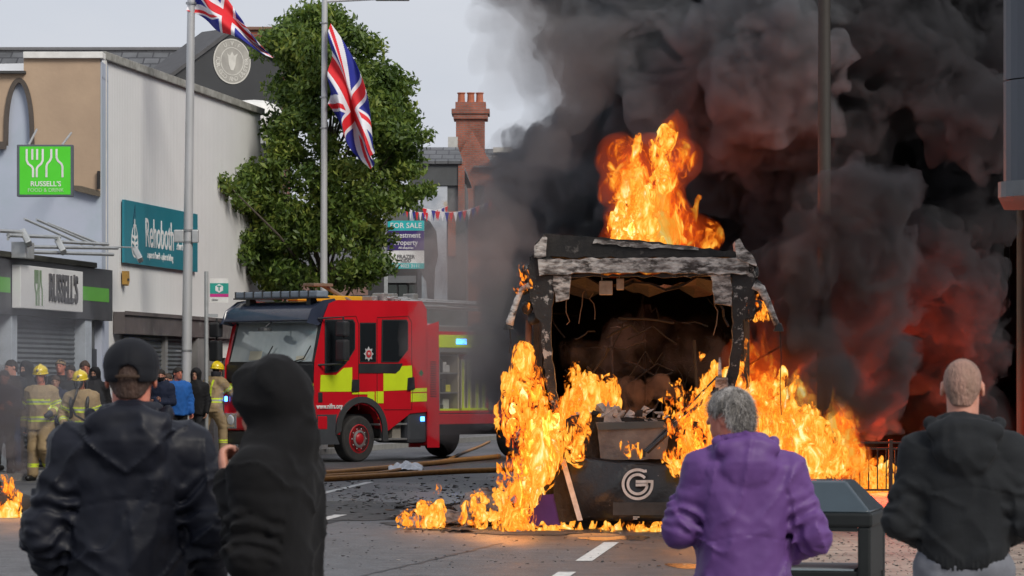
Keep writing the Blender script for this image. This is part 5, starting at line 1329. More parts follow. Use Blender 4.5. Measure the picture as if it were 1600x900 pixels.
# plastic bag
n = 34; Pn = []; c_ = gpt(634, 735)
for i in range(n):
    for j in range(n): u, v = i / (n - 1) - .5, j / (n - 1) - .5; Pn.append((u * .62, v * .9, .02 + .11 * abs(sin(u * 13 + 2 * sin(v * 9))) * (1 - 3.2 * (u * u + v * v)) + .05 * max(0, sin(v * 15 + u * 4))))
Fq = [(i * n + j, (i + 1) * n + j, (i + 1) * n + j + 1, i * n + j + 1) for i in range(n - 1) for j in range(n - 1)]
o = np_mesh('plastic_bag', Pn, Fq, mat('white polythene', (.68, .7, .74), .3)); o.location = c_; sm = o.modifiers.new('s', 'SOLIDIFY'); sm.thickness = .004; tag(o, 'crumpled white plastic bag lying between the brown hoses', 'bag')
# burnt litter heap beside the bus
r_ = random.Random(21)
M_db = [mat('burnt litter', (.02, .018, .017), .9), mat('ash litter', (.32, .29, .27), .9, col2=(.16, .14, .13), scale=9), mat('brown litter', (.12, .07, .045), .9)]
mb = MB()
for k_ in range(900):
    t = r_.random(); px = r_.gauss(725, 60); py = r_.gauss(812, 9) + (0 if t < .6 else -14)
    if px < 612 or px > 860: continue
    py = max(790, min(832, py)); c_ = gpt(px, py); hgt = max(0, .30 * math.exp(-((px - 750) / 35) ** 2) * math.exp(-((py - 806) / 9) ** 2))
    s_ = r_.uniform(.015, .075); p = [Vector((r_.uniform(-1.6, 1.6), r_.uniform(-1.6, 1.6), r_.uniform(0, .6))) * s_ + c_ + Vector((0, 0, hgt * r_.random())) for _ in range(6)]
    b = bmesh.new(); [b.verts.new(q) for q in p]; bmesh.ops.convex_hull(b, input=list(b.verts)); mb.bm(b, r_.choice((0, 0, 1, 2))); b.free()
o = mb.build('debris', M_db); tag(o, kind='stuff')
def heap(cpx, cpy, rx, hh, lab, seed):
    c_ = gpt(cpx, cpy); h = .03; lo = (-rx - .1, -.6, -.1); hi = (rx + .1, .6, hh + .2); G = grid(lo, hi, h)
    D_ = d_ell(G, (0, 0, 0), (rx, .42, hh)); D_ += .16 * fbm(G * 6, seed, 4) + .05 * fbm(G * 22, seed, 2); V, Q = surface_net(D_, lo, h)
    o = np_mesh('ash_heap', V, Q, mat('heap ash', (.36, .33, .31), .95, col2=(.07, .06, .06), scale=7, detail=9, bump=.8, bscale=30), smooth=False); o.location = c_ + Vector((0, .25, 0)); return tag(o, lab, 'ash heap', 'heaps of burnt material beside the bus')
heap(752, 815, .33, .34, 'grey ash heap closest to the bus corner', 3)
heap(655, 822, .24, .12, 'low black ash heap farthest left of the bus', 8)
heap(700, 818, .3, .13, 'flat ash heap between two small fires', 5)
# scattered bits over the road
mb = MB()
for k_ in range(1500):
    if k_ < 800: px = r_.uniform(330, 830); py = r_.gauss(775, 14)
    else: px = r_.uniform(330, 1080); py = r_.uniform(745, 890)
    if py < 735: continue
    c_ = gpt(px, py); s_ = r_.uniform(.006, .03) * (1.5 if k_ < 800 else .7)
    p = [Vector((r_.uniform(-1.4, 1.4), r_.uniform(-1.4, 1.4), r_.uniform(0, .7))) * s_ + c_ for _ in range(5)]
    b = bmesh.new(); [b.verts.new(q) for q in p]; bmesh.ops.convex_hull(b, input=list(b.verts)); mb.bm(b, 0 if r_.random() < .8 else 1); b.free()
o = mb.build('road_crumbs', M_db[:2]); tag(o, kind='stuff')
mb = MB()
for k_ in range(2600):
    if k_ < 1900: px = r_.choice((r_.gauss(1592, 16), r_.gauss(1400, 45))); py = r_.gauss(792, 5) if px > 1480 else r_.gauss(800, 14)
    else: px = r_.uniform(1270, 1610); py = r_.uniform(785, 899)
    if py < 776: continue
    c_ = gpt(px, py, .121); s_ = r_.uniform(.006, .016)
    p = [Vector((r_.uniform(-1.4, 1.4), r_.uniform(-1.4, 1.4), r_.uniform(0, .9))) * s_ + c_ for _ in range(5)]
    b = bmesh.new(); [b.verts.new(q) for q in p]; bmesh.ops.convex_hull(b, input=list(b.verts)); mb.bm(b, 0 if k_ < 1900 else 1); b.free()
o = mb.build('broken_glass', [mat('glass crumbs', (.45, .62, .62), .2, col2=(.3, .5, .5)), M_db[0]]); tag(o, kind='stuff')
for (cx, cy, rx, ry, sd_, z) in ((-1.9, 41.5, 1.5, 2.2, 2, .0055), (-.4, 37.2, 1.0, 1.6, 5, .0065), (-3.2, 44, 1.3, 2.4, 9, .0045)):
    mb = MB(); pts = ragged(cx, cy, rx, ry, 60, .45, sd_); mb.add([(x, y, z) for x, y in pts], [tuple(range(len(pts)))]); o = mb.build('soot_stain', mat('soot stain', (.022, .021, .021), .75, col2=(.07, .068, .066), scale=5, contrast=(.4, .6), detail=9)); tag(o, kind='structure')
# burning tyre at the left edge
c_ = gpt(8, 805); ty = empty('burning_tyre', c_, 0, 'black tyre burning on the road at the left edge', 'tyre')
mb = MB(); mb.m = Matrix.Translation((0, .1, .17)) @ Matrix.Rotation(radians(12), 4, 'Y')
mb.lathe([(.17, -.1), (.3, -.11), (.33, -.06), (.33, .06), (.3, .11), (.17, .1), (.15, 0), (.17, -.1)], 30); mb.build('casing', M_rub, ty, smooth=True)
mb = MB(); mb.m = Matrix.Translation((-.3, .35, .16)) @ Matrix.Rotation(radians(-70), 4, 'Y'); mb.lathe([(.17, -.09), (.29, -.1), (.32, 0), (.29, .1), (.17, .09), (.15, 0), (.17, -.09)], 30); o = mb.build('burning_tyre', M_rub, None, smooth=True, loc=c_); tag(o, 'second tyre leaning behind the burning tyre', 'tyre')

# ================================================================== litter bin
bn = empty('litter_bin', (X(1276, 15.4), 15.4, .118), radians(-13), 'black metal litter bin with a sloping lid and gold band beside the purple jacket', 'litter bin')
M_bin = mat('bin black', (.008, .01, .011), .55, col2=(.014, .017, .018), scale=3, spec=.25)
M_lid = mat('bin lid', (.03, .05, .065), .3, col2=(.02, .034, .045), scale=2.5, coat=.4, col3=(.16, .19, .2), c3=(.6, .8), s3=6)
hw = .285; t_ = .155
mb = MB(); mb.add([(-hw, -hw, .925), (hw, -hw, .925), (hw, hw, .925), (-hw, hw, .925), (-t_, -t_, 1.065), (t_, -t_, 1.065), (t_, t_, 1.065), (-t_, t_, 1.065)], [(0, 3, 2, 1), (4, 5, 6, 7), (0, 1, 5, 4), (1, 2, 6, 5), (2, 3, 7, 6), (3, 0, 4, 7)])
o = mb.build('lid', M_lid, bn); bevel_mod(o, .012, 2, 20)
mb = MB(); mb.box((-hw - .008, -hw - .008, .86), (hw + .008, hw + .008, .924), bev=.012); mb.build('rim', M_bin, bn)
for a in (-1, 1):
    for b_ in (-1, 1):
        mb = MB(); xs = sorted((a * hw, a * (hw - .06))); ys = sorted((b_ * hw, b_ * (hw - .06))); mb.box((xs[0], ys[0], .04), (xs[1], ys[1], .862), bev=.012); mb.build('corner_post', M_bin, bn)
mb = MB(); mb.box((-hw + .012, -hw + .012, .05), (hw - .012, hw - .012, .66), bev=.01); body = mb.build('body', M_bin, bn)
mb = MB()
for sy in (-1, 1):
    ys = sorted((sy * hw, sy * (hw - .012))); mb.box((-hw + .06, ys[0], .84), (hw - .06, ys[1], .862))
for a in (-1, 1): xs = sorted((a * (hw - .004), a * (hw - .02))); mb.box((xs[0], -hw + .06, .64), (xs[1], hw - .06, .862))
mb.split('hood_panel', M_bin, bn)
M_gold = mat('gold line', (.5, .38, .16), .4, .5)
mb = MB(); w = hw + .003; mb.box((-w, -w, .555), (w, w, .57)); mb.build('gold_band', M_gold, bn)
mb = MB(); mb.box((-hw + .08, -hw + .012, .661), (hw - .08, hw - .012, .668)); mb.build('ledge', mat('pale ledge', (.2, .25, .28), .5), bn)
text('LITTER', .075, M_gold, bn, (0, -hw + .009, .47))
# ================================================================== people
class Vox:
    def __init__(s, lo, hi, h):
        s.lo = np.array(lo, dtype=np.float32); s.h = h
        s.n = [int(math.ceil((hi[i] - lo[i]) / h)) + 1 for i in range(3)]
        s.D = np.full(s.n, 9., dtype=np.float32)
    def win(s, lo, hi):
        a = [max(0, int(math.floor((lo[i] - s.lo[i]) / s.h))) for i in range(3)]
        b = [min(s.n[i], int(math.ceil((hi[i] - s.lo[i]) / s.h)) + 1) for i in range(3)]
        if any(y <= x for x, y in zip(a, b)): return None, None
        sl = tuple(slice(x, y) for x, y in zip(a, b))
        ax = [s.lo[i] + np.arange(a[i], b[i], dtype=np.float32) * s.h for i in range(3)]
        return sl, np.stack(np.meshgrid(*ax, indexing='ij'), axis=-1)
    def put(s, fn, lo, hi, k=.0, op='u'):
        m = k + 2.5 * s.h; sl, P = s.win([v - m for v in lo], [v + m for v in hi])
        if sl is None: return
        d = fn(P)
        if op == 'u': s.D[sl] = smin(s.D[sl], d, k)
        else: s.D[sl] = smax(s.D[sl], -d, k)
    def cone(s, a, b, ra, rb, k=.02, op='u'):
        r = max(ra, rb); s.put(lambda P: d_cone(P, a, b, ra, rb), [min(a[i], b[i]) - r for i in range(3)], [max(a[i], b[i]) + r for i in range(3)], k, op)
    def ell(s, c, r, k=.02, op='u', R=None):
        m = max(r); s.put(lambda P: d_ell(P, c, r, R), [c[i] - m for i in range(3)], [c[i] + m for i in range(3)], k, op)
    def mesh(s): return surface_net(s.D, s.lo, s.h)
V3 = lambda *a: np.array(a, dtype=np.float32)
def unit(v): v = np.array(v, dtype=np.float32); return v / max(1e-6, np.linalg.norm(v))
def ridged(P, s=0, o=2):
    r = 0; a = 1.; t = 0
    for k in range(o): r = r + a * (1 - np.abs(2 * vnoise(P * 2 ** k, s + 3 * k) - 1) * 2); t += a; a *= .5
    return r / t
J0 = dict(pelvis=(0, 0, .97), hipL=(-.09, 0, .93), hipR=(.09, 0, .93), kneeL=(-.1, .02, .5), kneeR=(.1, .02, .5), ankL=(-.11, -.02, .09), ankR=(.11, -.02, .09),
          toeL=(-.13, .14, .035), toeR=(.13, .14, .035), chest=(0, 0, 1.3), neck=(0, -.005, 1.47), head=(0, .02, 1.635),
          shL=(-.185, -.01, 1.42), shR=(.185, -.01, 1.42), elL=(-.25, -.02, 1.14), elR=(.25, -.02, 1.14), wrL=(-.25, .08, .9), wrR=(.25, .08, .9), hdL=(-.02, .25, -1), hdR=(.02, .25, -1), pnL=(.9, .3, 0), pnR=(-.9, .3, 0), curl=.5)
SKIN = {}
def skin(tone):
    key = 'skin ' + tone
    c = {'fair': ((.52, .25, .18), (.44, .19, .13)), 'ruddy': ((.55, .2, .13), (.42, .13, .085)), 'tan': ((.38, .2, .13), (.3, .15, .1))}[tone]
    return mat(key, c[0], .5, col2=c[1], scale=30, bump=.05)
def cloth(name, c, rough=.75, c2=None, bump=.25, sheen=.03): return mat('cloth ' + name, c, rough, col2=c2 or tuple(x * .75 for x in c), scale=7, bump=bump, bscale=160, sheen=sheen, bd=.004, spec=.22)
def head_xf(j, yaw, pitch, roll=0):
    c = np.array(j['head'], dtype=np.float32); R = np.array(Euler((radians(pitch), radians(roll), radians(yaw))).to_matrix(), dtype=np.float32)
    return c, R
def put_head(v, c, R, face=True):
    def f(P):
        Q = (P - c) @ R
        d = d_ell(Q, (0, -.014, .026), (.075, .094, .088))
        d = smin(d, d_ell(Q, (0, .022, -.035), (.058, .07, .082)), .03)
        d = smin(d, d_ell(Q, (0, .05, -.082), (.036, .036, .028)), .025)
        d = smin(d, d_cone(Q, (0, -.03, -.05), (0, -.03, -.14), .052, .056), .03)
        if face:
            d = smin(d, d_ell(Q, (0, .082, .026), (.045, .014, .01)), .014)
            d = smin(d, d_cone(Q, (0, .088, .012), (0, .108, -.028), .007, .012), .012)
            d = smin(d, d_ell(Q, (0, .086, -.058), (.024, .011, .010)), .01)
            for s_ in (-1, 1):
                d = smax(d, -d_ell(Q, (s_ * .03, .098, .008), (.017, .013, .010)), .008)
                d = smin(d, d_ell(Q, (s_ * .03, .079, .007), (.012, .012, .011)), .002)
            d = smax(d, -d_ell(Q, (0, .098, -.0585), (.02, .008, .0025)), .004)
        for s_ in (-1, 1):
            e = d_ell(Q, (s_ * .081, -.012, -.008), (.009, .022, .032)); e = smax(e, -d_ell(Q, (s_ * .092, -.006, -.004), (.009, .013, .02)), .006)
            d = smin(d, e, .008)
        return d
    v.put(f, c - .17, c + .17, .02)
def put_hand(v, w, d, n, curl, side):
    d = unit(d); n = unit(np.array(n) - d * float(np.dot(n, d))); s_ = unit(np.cross(d, n)) * side
    Rm = np.stack([s_, n, d], axis=1)
    w = np.array(w, dtype=np.float32)
    v.ell(w + d * .05, (.04, .017, .055), .012, R=Rm)
    for i, (off, ln) in enumerate(((.030, .070), (.010, .080), (-.010, .074), (-.029, .058))):
        b = w + d * .088 + s_ * off; a1 = .35 + curl * .8; a2 = .5 + curl * 1.5
        p1 = b + (d * cos(a1) + n * sin(a1)) * ln * .48 + s_ * off * .12; p2 = p1 + (d * cos(a2) + n * sin(a2)) * ln * .34; p3 = p2 + (d * cos(a2 + curl) + n * sin(a2 + curl)) * ln * .26
        v.cone(w + d * .06 + s_ * off * .9, b, .010, .0105, .004); v.cone(b, p1, .0102, .0095, .003); v.cone(p1, p2, .0095, .0088, .002); v.cone(p2, p3, .0088, .0075, .002)
    t0 = w + d * .02 + s_ * .022; t1 = t0 + (d * .6 + s_ * .65 + n * .3) * .045; t2 = t1 + (d * .85 + s_ * .1 + n * .45) * .034; t3 = t2 + (d * .8 - s_ * .1 + n * .55) * .025
    v.cone(t0, t1, .015, .0125, .012); v.cone(t1, t2, .012, .0105, .003); v.cone(t2, t3, .0105, .008, .002)
def make_person(loc, rz, H=1.75, j=None, h=.012, tone='fair', head=(0, 0), jacket=None, trousers=None, shoes=None, headgear=None, hair=None, label='', group=None, mask=None, seed=0):
    """one continuous body; hair and clothing are its children"""
    J = dict(J0); J.update(j or {}); K = H / 1.75
    J = {k: (np.array(v_, dtype=np.float32) if not np.isscalar(v_) else v_) for k, v_ in J.items()}
    root = empty('person', loc, rz, label, 'person', group)
    pts = np.array([J[k] for k in J if k not in ('hdL', 'hdR', 'pnL', 'pnR', 'curl')])
    lo = pts.min(0) - .32; hi = pts.max(0) + .25; lo[2] = -.02
    def done(V, Q, name, m, mi=None, parent=root, h_=None, sm=0):
        V = V * K; o = np_mesh(name, V, Q, m, parent, mi=mi)
        if sm: smooth_mod(o, sm, .5)
        return o
    hc, hR = head_xf(J, head[0], head[1], head[2] if len(head) > 2 else 0)
    # --- body
    hb = h if h < .008 else min(h, .012); v = Vox(lo, hi, hb)
    put_head(v, hc, hR)
    v.cone(J['neck'] - V3(0, 0, .03), hc - V3(0, .025, .07), .06, .054, .03)
    v.ell(J['chest'], (.155, .1, .17), .04); v.ell((J['chest'] + J['pelvis']) / 2 + V3(0, 0, -.03), (.135, .095, .17), .05); v.ell(J['pelvis'], (.155, .105, .12), .05)
    v.cone(J['neck'] - V3(0, 0, .04), J['shL'], .06, .055, .04); v.cone(J['neck'] - V3(0, 0, .04), J['shR'], .06, .055, .04)
    for s_, sd_ in (('L', -1), ('R', 1)):
        v.cone(J['hip' + s_], J['knee' + s_], .085, .055, .04); v.cone(J['knee' + s_], J['ank' + s_], .055, .036, .02)
        v.cone(J['ank' + s_] - V3(0, .02, .03), J['toe' + s_], .04, .03, .02)
        v.cone(J['sh' + s_], J['el' + s_], .052, .04, .03); v.cone(J['el' + s_], J['wr' + s_], .04, .027, .015)
        put_hand(v, J['wr' + s_], J['hd' + s_], J['pn' + s_], J['curl'], -sd_ * 1)
    V, Q = v.mesh()
    fc = (V[Q].mean(1) - hc) @ hR
    mi = np.zeros(len(Q), dtype=np.int32)
    for s_ in (-1, 1):
        mi[(np.linalg.norm((fc - V3(s_ * .03, .09, .007)) / V3(.013, .02, .007), axis=1) < 1)] = 1
        mi[(np.linalg.norm((fc - V3(s_ * .03, .095, .027)) / V3(.018, .03, .005), axis=1) < 1)] = 3
    mi[(np.linalg.norm((fc - V3(0, .095, -.058)) / V3(.024, .02, .009), axis=1) < 1)] = 2
    hcol = (hair or {}).get('col', (.03, .02, .015))
    body = done(V, Q, 'body', [skin(tone), mat('eye', (.03, .025, .02), .15), mat('lips', (.36, .1, .09), .5), mat('brow %.2f' % hcol[0], hcol, .9)], mi, sm=1)
    # --- hair
    def headspace(fn): return lambda P: fn((P - hc) @ hR)
    def piece(name, fn, m, hh, parent=body, lo_=(-.2, -.22, -.24), hi_=(.2, .26, .22), mi_fn=None, sm=1):
        v = Vox(hc - .3, hc + .3, hh); v.D[:] = headspace(fn)(grid(v.lo, v.lo + (np.array(v.n) - 1.001) * hh, hh)[:v.n[0], :v.n[1], :v.n[2]])
        V, Q = v.mesh()
        mi = mi_fn((V[Q].mean(1) - hc) @ hR) if mi_fn else None
        return done(V, Q, name, m, mi, parent, sm=sm)
    cran = lambda Q, g=0.: smin(d_ell(Q, (0, -.014, .026), (.075 + g, .094 + g, .088 + g)), d_cone(Q, (0, -.05, -.02), (0, -.05, -.07), .05 + g, .05 + g), .04)
    hh = min(h, .009)
    if hair:
        th = hair.get('th', .012); hm = mat('hair %.2f' % hcol[0], hcol, .7, col2=hair.get('col2', tuple(x * .6 for x in hcol)), scale=25, detail=6, bump=.8, bscale=90, stretch=(1, 1, .4), col3=hair.get('col3'), c3=hair.get('c3', (.55, .7)), s3=14)
        def fh(Q):
            d = cran(Q, th) + hair.get('n', .012) * fbm(Q * V3(38, 38, 20), seed, 3) * 2
            line = .03 + .45 * np.maximum(0, Q[..., 1] - .02) - .95 * np.maximum(0, -Q[..., 1] + .01) - .02       # hairline: high in front, low behind
            line = np.clip(line, -.078, .075)
            d = smax(d, (line - Q[..., 2]), .008)
            d = smax(d, Q[..., 1] - .088 - .0 * Q[..., 2], .01)
            for s_ in (-1, 1): d = smax(d, -d_ell(Q, (s_ * .085, .0, -.012), (.025, .028, .038)), .01)
            return d
        if not (headgear and headgear['kind'] == 'hood'): 
            ho = piece('hair', fh, hm, hh)
            if hair.get('strands'):
                R_ = np.random.RandomState(seed + 1); me = ho.data; n = len(me.vertices); co = np.empty(n * 3, dtype=np.float32); me.vertices.foreach_get('co', co); co = co.reshape(-1, 3)
                nr = np.empty(n * 3, dtype=np.float32); me.vertices.foreach_get('normal', nr); nr = nr.reshape(-1, 3)
                k_ = R_.randint(0, n, hair['strands']); p0 = co[k_] + R_.normal(size=(len(k_), 3)) * .003; nn = nr[k_]
                dr = nn * hair.get('lift', .6) + np.array((0.0, -.2, -1.0)) + R_.normal(size=p0.shape) * .35; dr /= np.linalg.norm(dr, axis=1)[:, None]
                ln = R_.uniform(.5, 1.2, len(k_))[:, None] * hair.get('len', .022); sd_ = np.cross(dr, nn); sd_ /= np.maximum(1e-5, np.linalg.norm(sd_, axis=1)[:, None]); sd_ *= .0011
                VV = np.stack([p0 - sd_, p0 + sd_, p0 + dr * ln + nn * .004 + sd_ * .3, p0 + dr * ln + nn * .004 - sd_ * .3], axis=1).reshape(-1, 3)
                np_mesh('hair_strands', VV, np.arange(len(VV)).reshape(-1, 4), hm, ho, smooth=False)
    if headgear:
        k = headgear['kind']; hm = headgear['mat']
        if k == 'cap':
            def fcap(Q):
                d = cran(Q, .017); d = smin(d, d_ell(Q, (0, -.01, .05), (.09, .105, .078)), .02)
                line = -.012 + .12 * Q[..., 1] 
                d = smax(d, line - Q[..., 2], .004)
                d = smax(d, -np.maximum(cran(Q, .009), -(Q[..., 2] - .10)), .002) if False else d
                hole = d_ell(Q, (0, -.125, -.006), (.036, .05, .04)); d = smax(d, -np.maximum(hole, 0.0002 - hole * 0), .003) if False else smax(d, -hole, .004)
                br_ = np.maximum(d_ell(Q, (0, .10, .022), (.078, .085, .4)), np.abs(Q[..., 2] - .012 + .9 * (np.abs(Q[..., 0]) ** 2) * 3 + (Q[..., 1] - .09) * .25) - .003); br_ = np.maximum(br_, .06 - Q[..., 1])
                d = np.minimum(d, br_); an_ = np.arctan2(Q[..., 0], Q[..., 1] + .012); return d + .0022 * np.exp(-((np.abs(np.mod(an_ + pi / 6, pi / 3) - pi / 6) * np.hypot(Q[..., 0], Q[..., 1] + .012)) / .003) ** 2) + .0012 * np.abs(np.sin(Q[..., 2] * 60)) * (Q[..., 2] < .03)
            c_ = piece('cap', fcap, hm, min(hh, .006))
            def fst(Q):
                e = np.abs(cran(Q, .018)) - .003; e = np.maximum(e, np.abs(Q[..., 2] + .004) - .007); return np.maximum(np.maximum(e, Q[..., 1] + .05), np.abs(Q[..., 0]) - .042)
            piece('cap_strap', fst, cloth('strap brown', (.05, .03, .02)), .004)
            def fbut(Q): return d_ell(Q, (0, -.012, .13), (.008, .008, .005))
            piece('cap_button', fbut, hm, .004)
        if k == 'beanie':
            def fb(Q):
                d = cran(Q, .014); return smax(d, (.022 + .3 * np.maximum(0, Q[..., 1]) - Q[..., 2] - .0), .006) + .002 * ridged(Q * V3(60, 60, 8), seed)
            piece('beanie', fb, hm, hh)
        if k == 'helmet':
            def fhm(Q):
                d = d_ell(Q, (0, -.012, .055), (.115, .14, .106)); d = smax(d, (.018 - .0 * Q[..., 1]) - Q[..., 2], .006)
                rim = np.maximum(d_ell(Q, (0, -.015, .025), (.128, .158, .05)), np.abs(Q[..., 2] - .022 + .12 * Q[..., 1] * 0) - .009)
                comb = np.maximum(d_ell(Q, (0, -.012, .065), (.018, .148, .116)), .03 - Q[..., 2])
                d = smin(smin(d, rim, .01), comb, .012)
                return d
            ho = piece('helmet', fhm, hm, hh)
            def fv(Q): e = np.abs(d_ell(Q, (0, .0, .0), (.108, .14, .11))) - .003; e = np.maximum(e, .045 - Q[..., 1]); return np.maximum(np.maximum(e, Q[..., 2] - .05), .012 - Q[..., 2])
            piece('visor', fv, mat('smoked visor', (.03, .03, .035), .12), hh)
            def fn_(Q): e = np.abs(d_ell(Q, (0, -.02, -.06), (.1, .11, .15))) - .007; e = np.maximum(e, Q[..., 1] + .0); return np.maximum(np.maximum(e, Q[..., 2] + .03), -.15 - Q[..., 2])
            piece('neck_guard', fn_, cloth('neck guard', (.03, .03, .04)), hh)
            def fs_(Q): e = np.abs(d_ell(Q, (0, .0, -.045), (.073, .095, .105))) - .006; return np.maximum(e, np.abs(Q[..., 1] - .01) - .010)
            piece('chin_strap', fs_, M_dark, hh)
            def fb_(Q): return np.maximum(d_ell(Q, (0, .125, .085), (.022, .03, .022)), -Q[..., 1])
            piece('helmet_badge', fb_, mat('badge grey', (.25, .22, .2), .4), .006)
    if mask == 'ba':
        def fm(Q): d = d_ell(Q, (0, .07, -.03), (.062, .062, .078)); return smin(d, d_cone(Q, (0, .11, -.07), (0, .16, -.085), .032, .026), .015)
        mk = piece('breathing_mask', fm, mat('mask black', (.015, .015, .017), .3), hh)
        def fg(Q): e = np.abs(d_ell(Q, (0, .07, -.005), (.058, .066, .05))) - .003; return np.maximum(e, .07 - Q[..., 1])
        piece('mask_glass', fg, mat('mask glass', (.09, .1, .12), .08), hh, mk)
    if mask == 'scarf':
        def fm(Q): d = d_ell(Q, (0, .015, -.045), (.072, .088, .09)); d = np.maximum(d, Q[..., 2] + .018 - .0); return d + .003 * ridged(Q * 24, seed)
        piece('face_covering', fm, cloth('scarf black', (.008, .008, .01)), hh)
    # --- trousers and shoes
    t = trousers or dict(mat=cloth('dark trousers', (.012, .013, .018)))
    v = Vox(lo, hi, max(h, .012)); lg = t.get('loose', 0.)
    v.ell(J['pelvis'] + V3(0, 0, -.02), (.175 + lg, .125 + lg, .12), .05)
    for s_ in 'LR':
        v.cone(J['hip' + s_], J['knee' + s_], .105 + lg, .078 + lg, .03); a_ = J['ank' + s_] + (J['knee' + s_] - J['ank' + s_]) * .06; v.cone(J['knee' + s_], a_, .076 + lg, .062 + lg, .03)
    G = grid(v.lo, v.lo + (np.array(v.n) - 1.001) * v.h, v.h)[:v.n[0], :v.n[1], :v.n[2]]
    v.D += (v.D < .1) * (.014 * ridged(G * V3(9, 9, 13) + seed, seed) * .7); v.D = np.maximum(v.D, G[..., 2] - 1.08); 
    V, Q = v.mesh(); mi = None; ms = [t['mat']]
    if t.get('bands'):
        c = V[Q].mean(1); mi = np.zeros(len(Q), dtype=np.int32); ms = [t['mat'], t['bands']]
        for s_ in 'LR':
            a_, b_ = J['ank' + s_], J['knee' + s_]; ab = b_ - a_; tt = ((c - a_) @ ab) / float(ab @ ab); near = np.linalg.norm(c - a_ - np.clip(tt, 0, 1)[:, None] * ab, axis=1) < .14
            mi[near & (tt > .30) & (tt < .44)] = 1; mi[near & (tt > .355) & (tt < .375)] = 0
    done(V, Q, 'trousers', ms, mi, body, sm=1)
    for s_ in 'LR':
        v = Vox(J['ank' + s_] - .25, J['toe' + s_] + .25, max(h, .012)); a_ = J['ank' + s_]; t_ = J['toe' + s_]
        v.cone(a_ + V3(0, -.02, .02), a_ - V3(0, .03, .045), .05, .05, .02); v.cone(a_ - V3(0, .04, .045), t_ + V3(0, .02, .01), .047, .042, .02)
        V, Q = v.mesh(); V[:, 2] = np.maximum(V[:, 2], min(a_[2] - .092, t_[2] - .04)); done(V, Q, 'shoe', shoes or mat('boot black', (.012, .012, .012), .5), None, body)
    # --- jacket
    k = jacket; g = k.get('bulk', .02); hem = k.get('hem', .86); v = Vox(lo - .05, hi + .05, h)
    zs = [hem - .02, 1.0, 1.15, 1.3, 1.4, 1.46, 1.52]; wx = np.array([.175, .165, .165, .178, .168, .13, .08]) + g + V3(*(k.get('wx', [0] * 7))); wy = np.array([.125, .12, .12, .128, .11, .085, .06]) + g
    off = J['chest'][:2]; pel = J['pelvis'][:2]
    def ft(P):
        z = P[..., 2]; a = np.interp(z, zs, wx); b = np.interp(z, zs, wy); m = np.clip((z - 1.0) / .35, 0, 1); cx = pel[0] * (1 - m) + off[0] * m; cyy = pel[1] * (1 - m) + off[1] * m
        mm = np.clip((z - 1.3) / .2, 0, 1); cx = cx * (1 - mm) + J['neck'][0] * mm; cyy = cyy * (1 - mm) + J['neck'][1] * mm
        q = (np.abs((P[..., 0] - cx) / a) ** 2.4 + np.abs((P[..., 1] - cyy) / b) ** 2.4) ** (1 / 2.4)
        return np.maximum((q - 1) * b * .9, np.maximum(z - 1.5, hem - z))
    v.put(ft, (lo[0], lo[1], hem), (hi[0], hi[1], 1.52), .0)
    for s_ in 'LR':
        v.cone(J['neck'] - V3(0, .005, .055), J['sh' + s_] - V3(0, 0, .012), .07, .056 + g * .5, .06)
        v.cone(J['sh' + s_] - V3(0, 0, .02), J['el' + s_], .058 + g * .6, .053 + g * .6, .06)
        w_ = J['wr' + s_] + (J['el' + s_] - J['wr' + s_]) * .04; v.cone(J['el' + s_], w_, .053 + g * .6, .038 + g * .6, .03)
        if k.get('cuff', True): v.cone(w_, w_ + unit(J['el' + s_] - w_) * .05, .036 + g * .5, .037 + g * .5, .005)
    if k.get('hood') == 'down':
        hw_ = k.get('hw', 1); c0 = J['neck'] + V3(0, .01, .06)
        ring = []
        for i in range(15):                       # stand-up roll round the neck, open at the throat
            a_ = radians(110 + 320 * i / 14); ring.append(c0 + V3(.092 * cos(a_), .082 * sin(a_), -.016 * sin(a_) - .012))
        for p_, q_ in zip(ring, ring[1:]): v.cone(p_, q_, .027, .027, .012)
        c = J['neck'] + V3(0, -.11, -.005)
        v.ell(c + V3(0, 0, .02), (.135 * hw_, .055, .062), .02)             # the bunched top of the hood
        v.ell(c + V3(0, -.022, -.055), (.112 * hw_, .048, .075), .025)
        v.ell(c + V3(0, -.022, -.11), (.075 * hw_, .034, .045), .025)
        for sd2 in (-1, 1): v.cone(c + V3(sd2 * .115 * hw_, .05, .05), c + V3(sd2 * .06 * hw_, -.035, -.11), .03, .018, .014)
        v.put(lambda P: d_ell(P, c + V3(0, -.065, .035), (.085 * hw_, .016, .02)), c - .15, c + .15, .02, 'cut')
    if k.get('collar'):
        c = J['neck'] + V3(0, -.012, -.05); v.cone(c, c + V3(0, .0, .045), .088, .078, .02)
    if k.get('hood') == 'up':
        def fhd(P):
            Q = (P - hc) @ hR
            d = d_ell(Q, (0, -.022, .02), (.101, .126, .13)); d = smin(d, d_cone(Q, (0, -.055, .03), (0, -.07, -.12), .095, .085), .05)
            d = smin(d, d_ell(Q, (0, -.03, -.15), (.12, .11, .07)), .06)
            d = smin(d, d_cone(Q, (0, .045, .115), (0, .075, .085), .02, .02), .05)
            d = smax(d, -d_ell(Q, (0, .155, -.02), (.066, .105, .112)), .018)
            return d
        v.put(fhd, hc - .28, hc + .25, .035)
    G = grid(v.lo, v.lo + (np.array(v.n) - 1.001) * v.h, v.h)[:v.n[0], :v.n[1], :v.n[2]]
    fa = k.get('fold', .012); near = v.D < .06; Pn_ = G[near]
    wv = .5 * fbm(Pn_ * 4, seed + 5, 3)[:, None]
    f = fa * .35 * (ridged(Pn_ * V3(5, 5, 3) + wv, seed, 1) - .3)
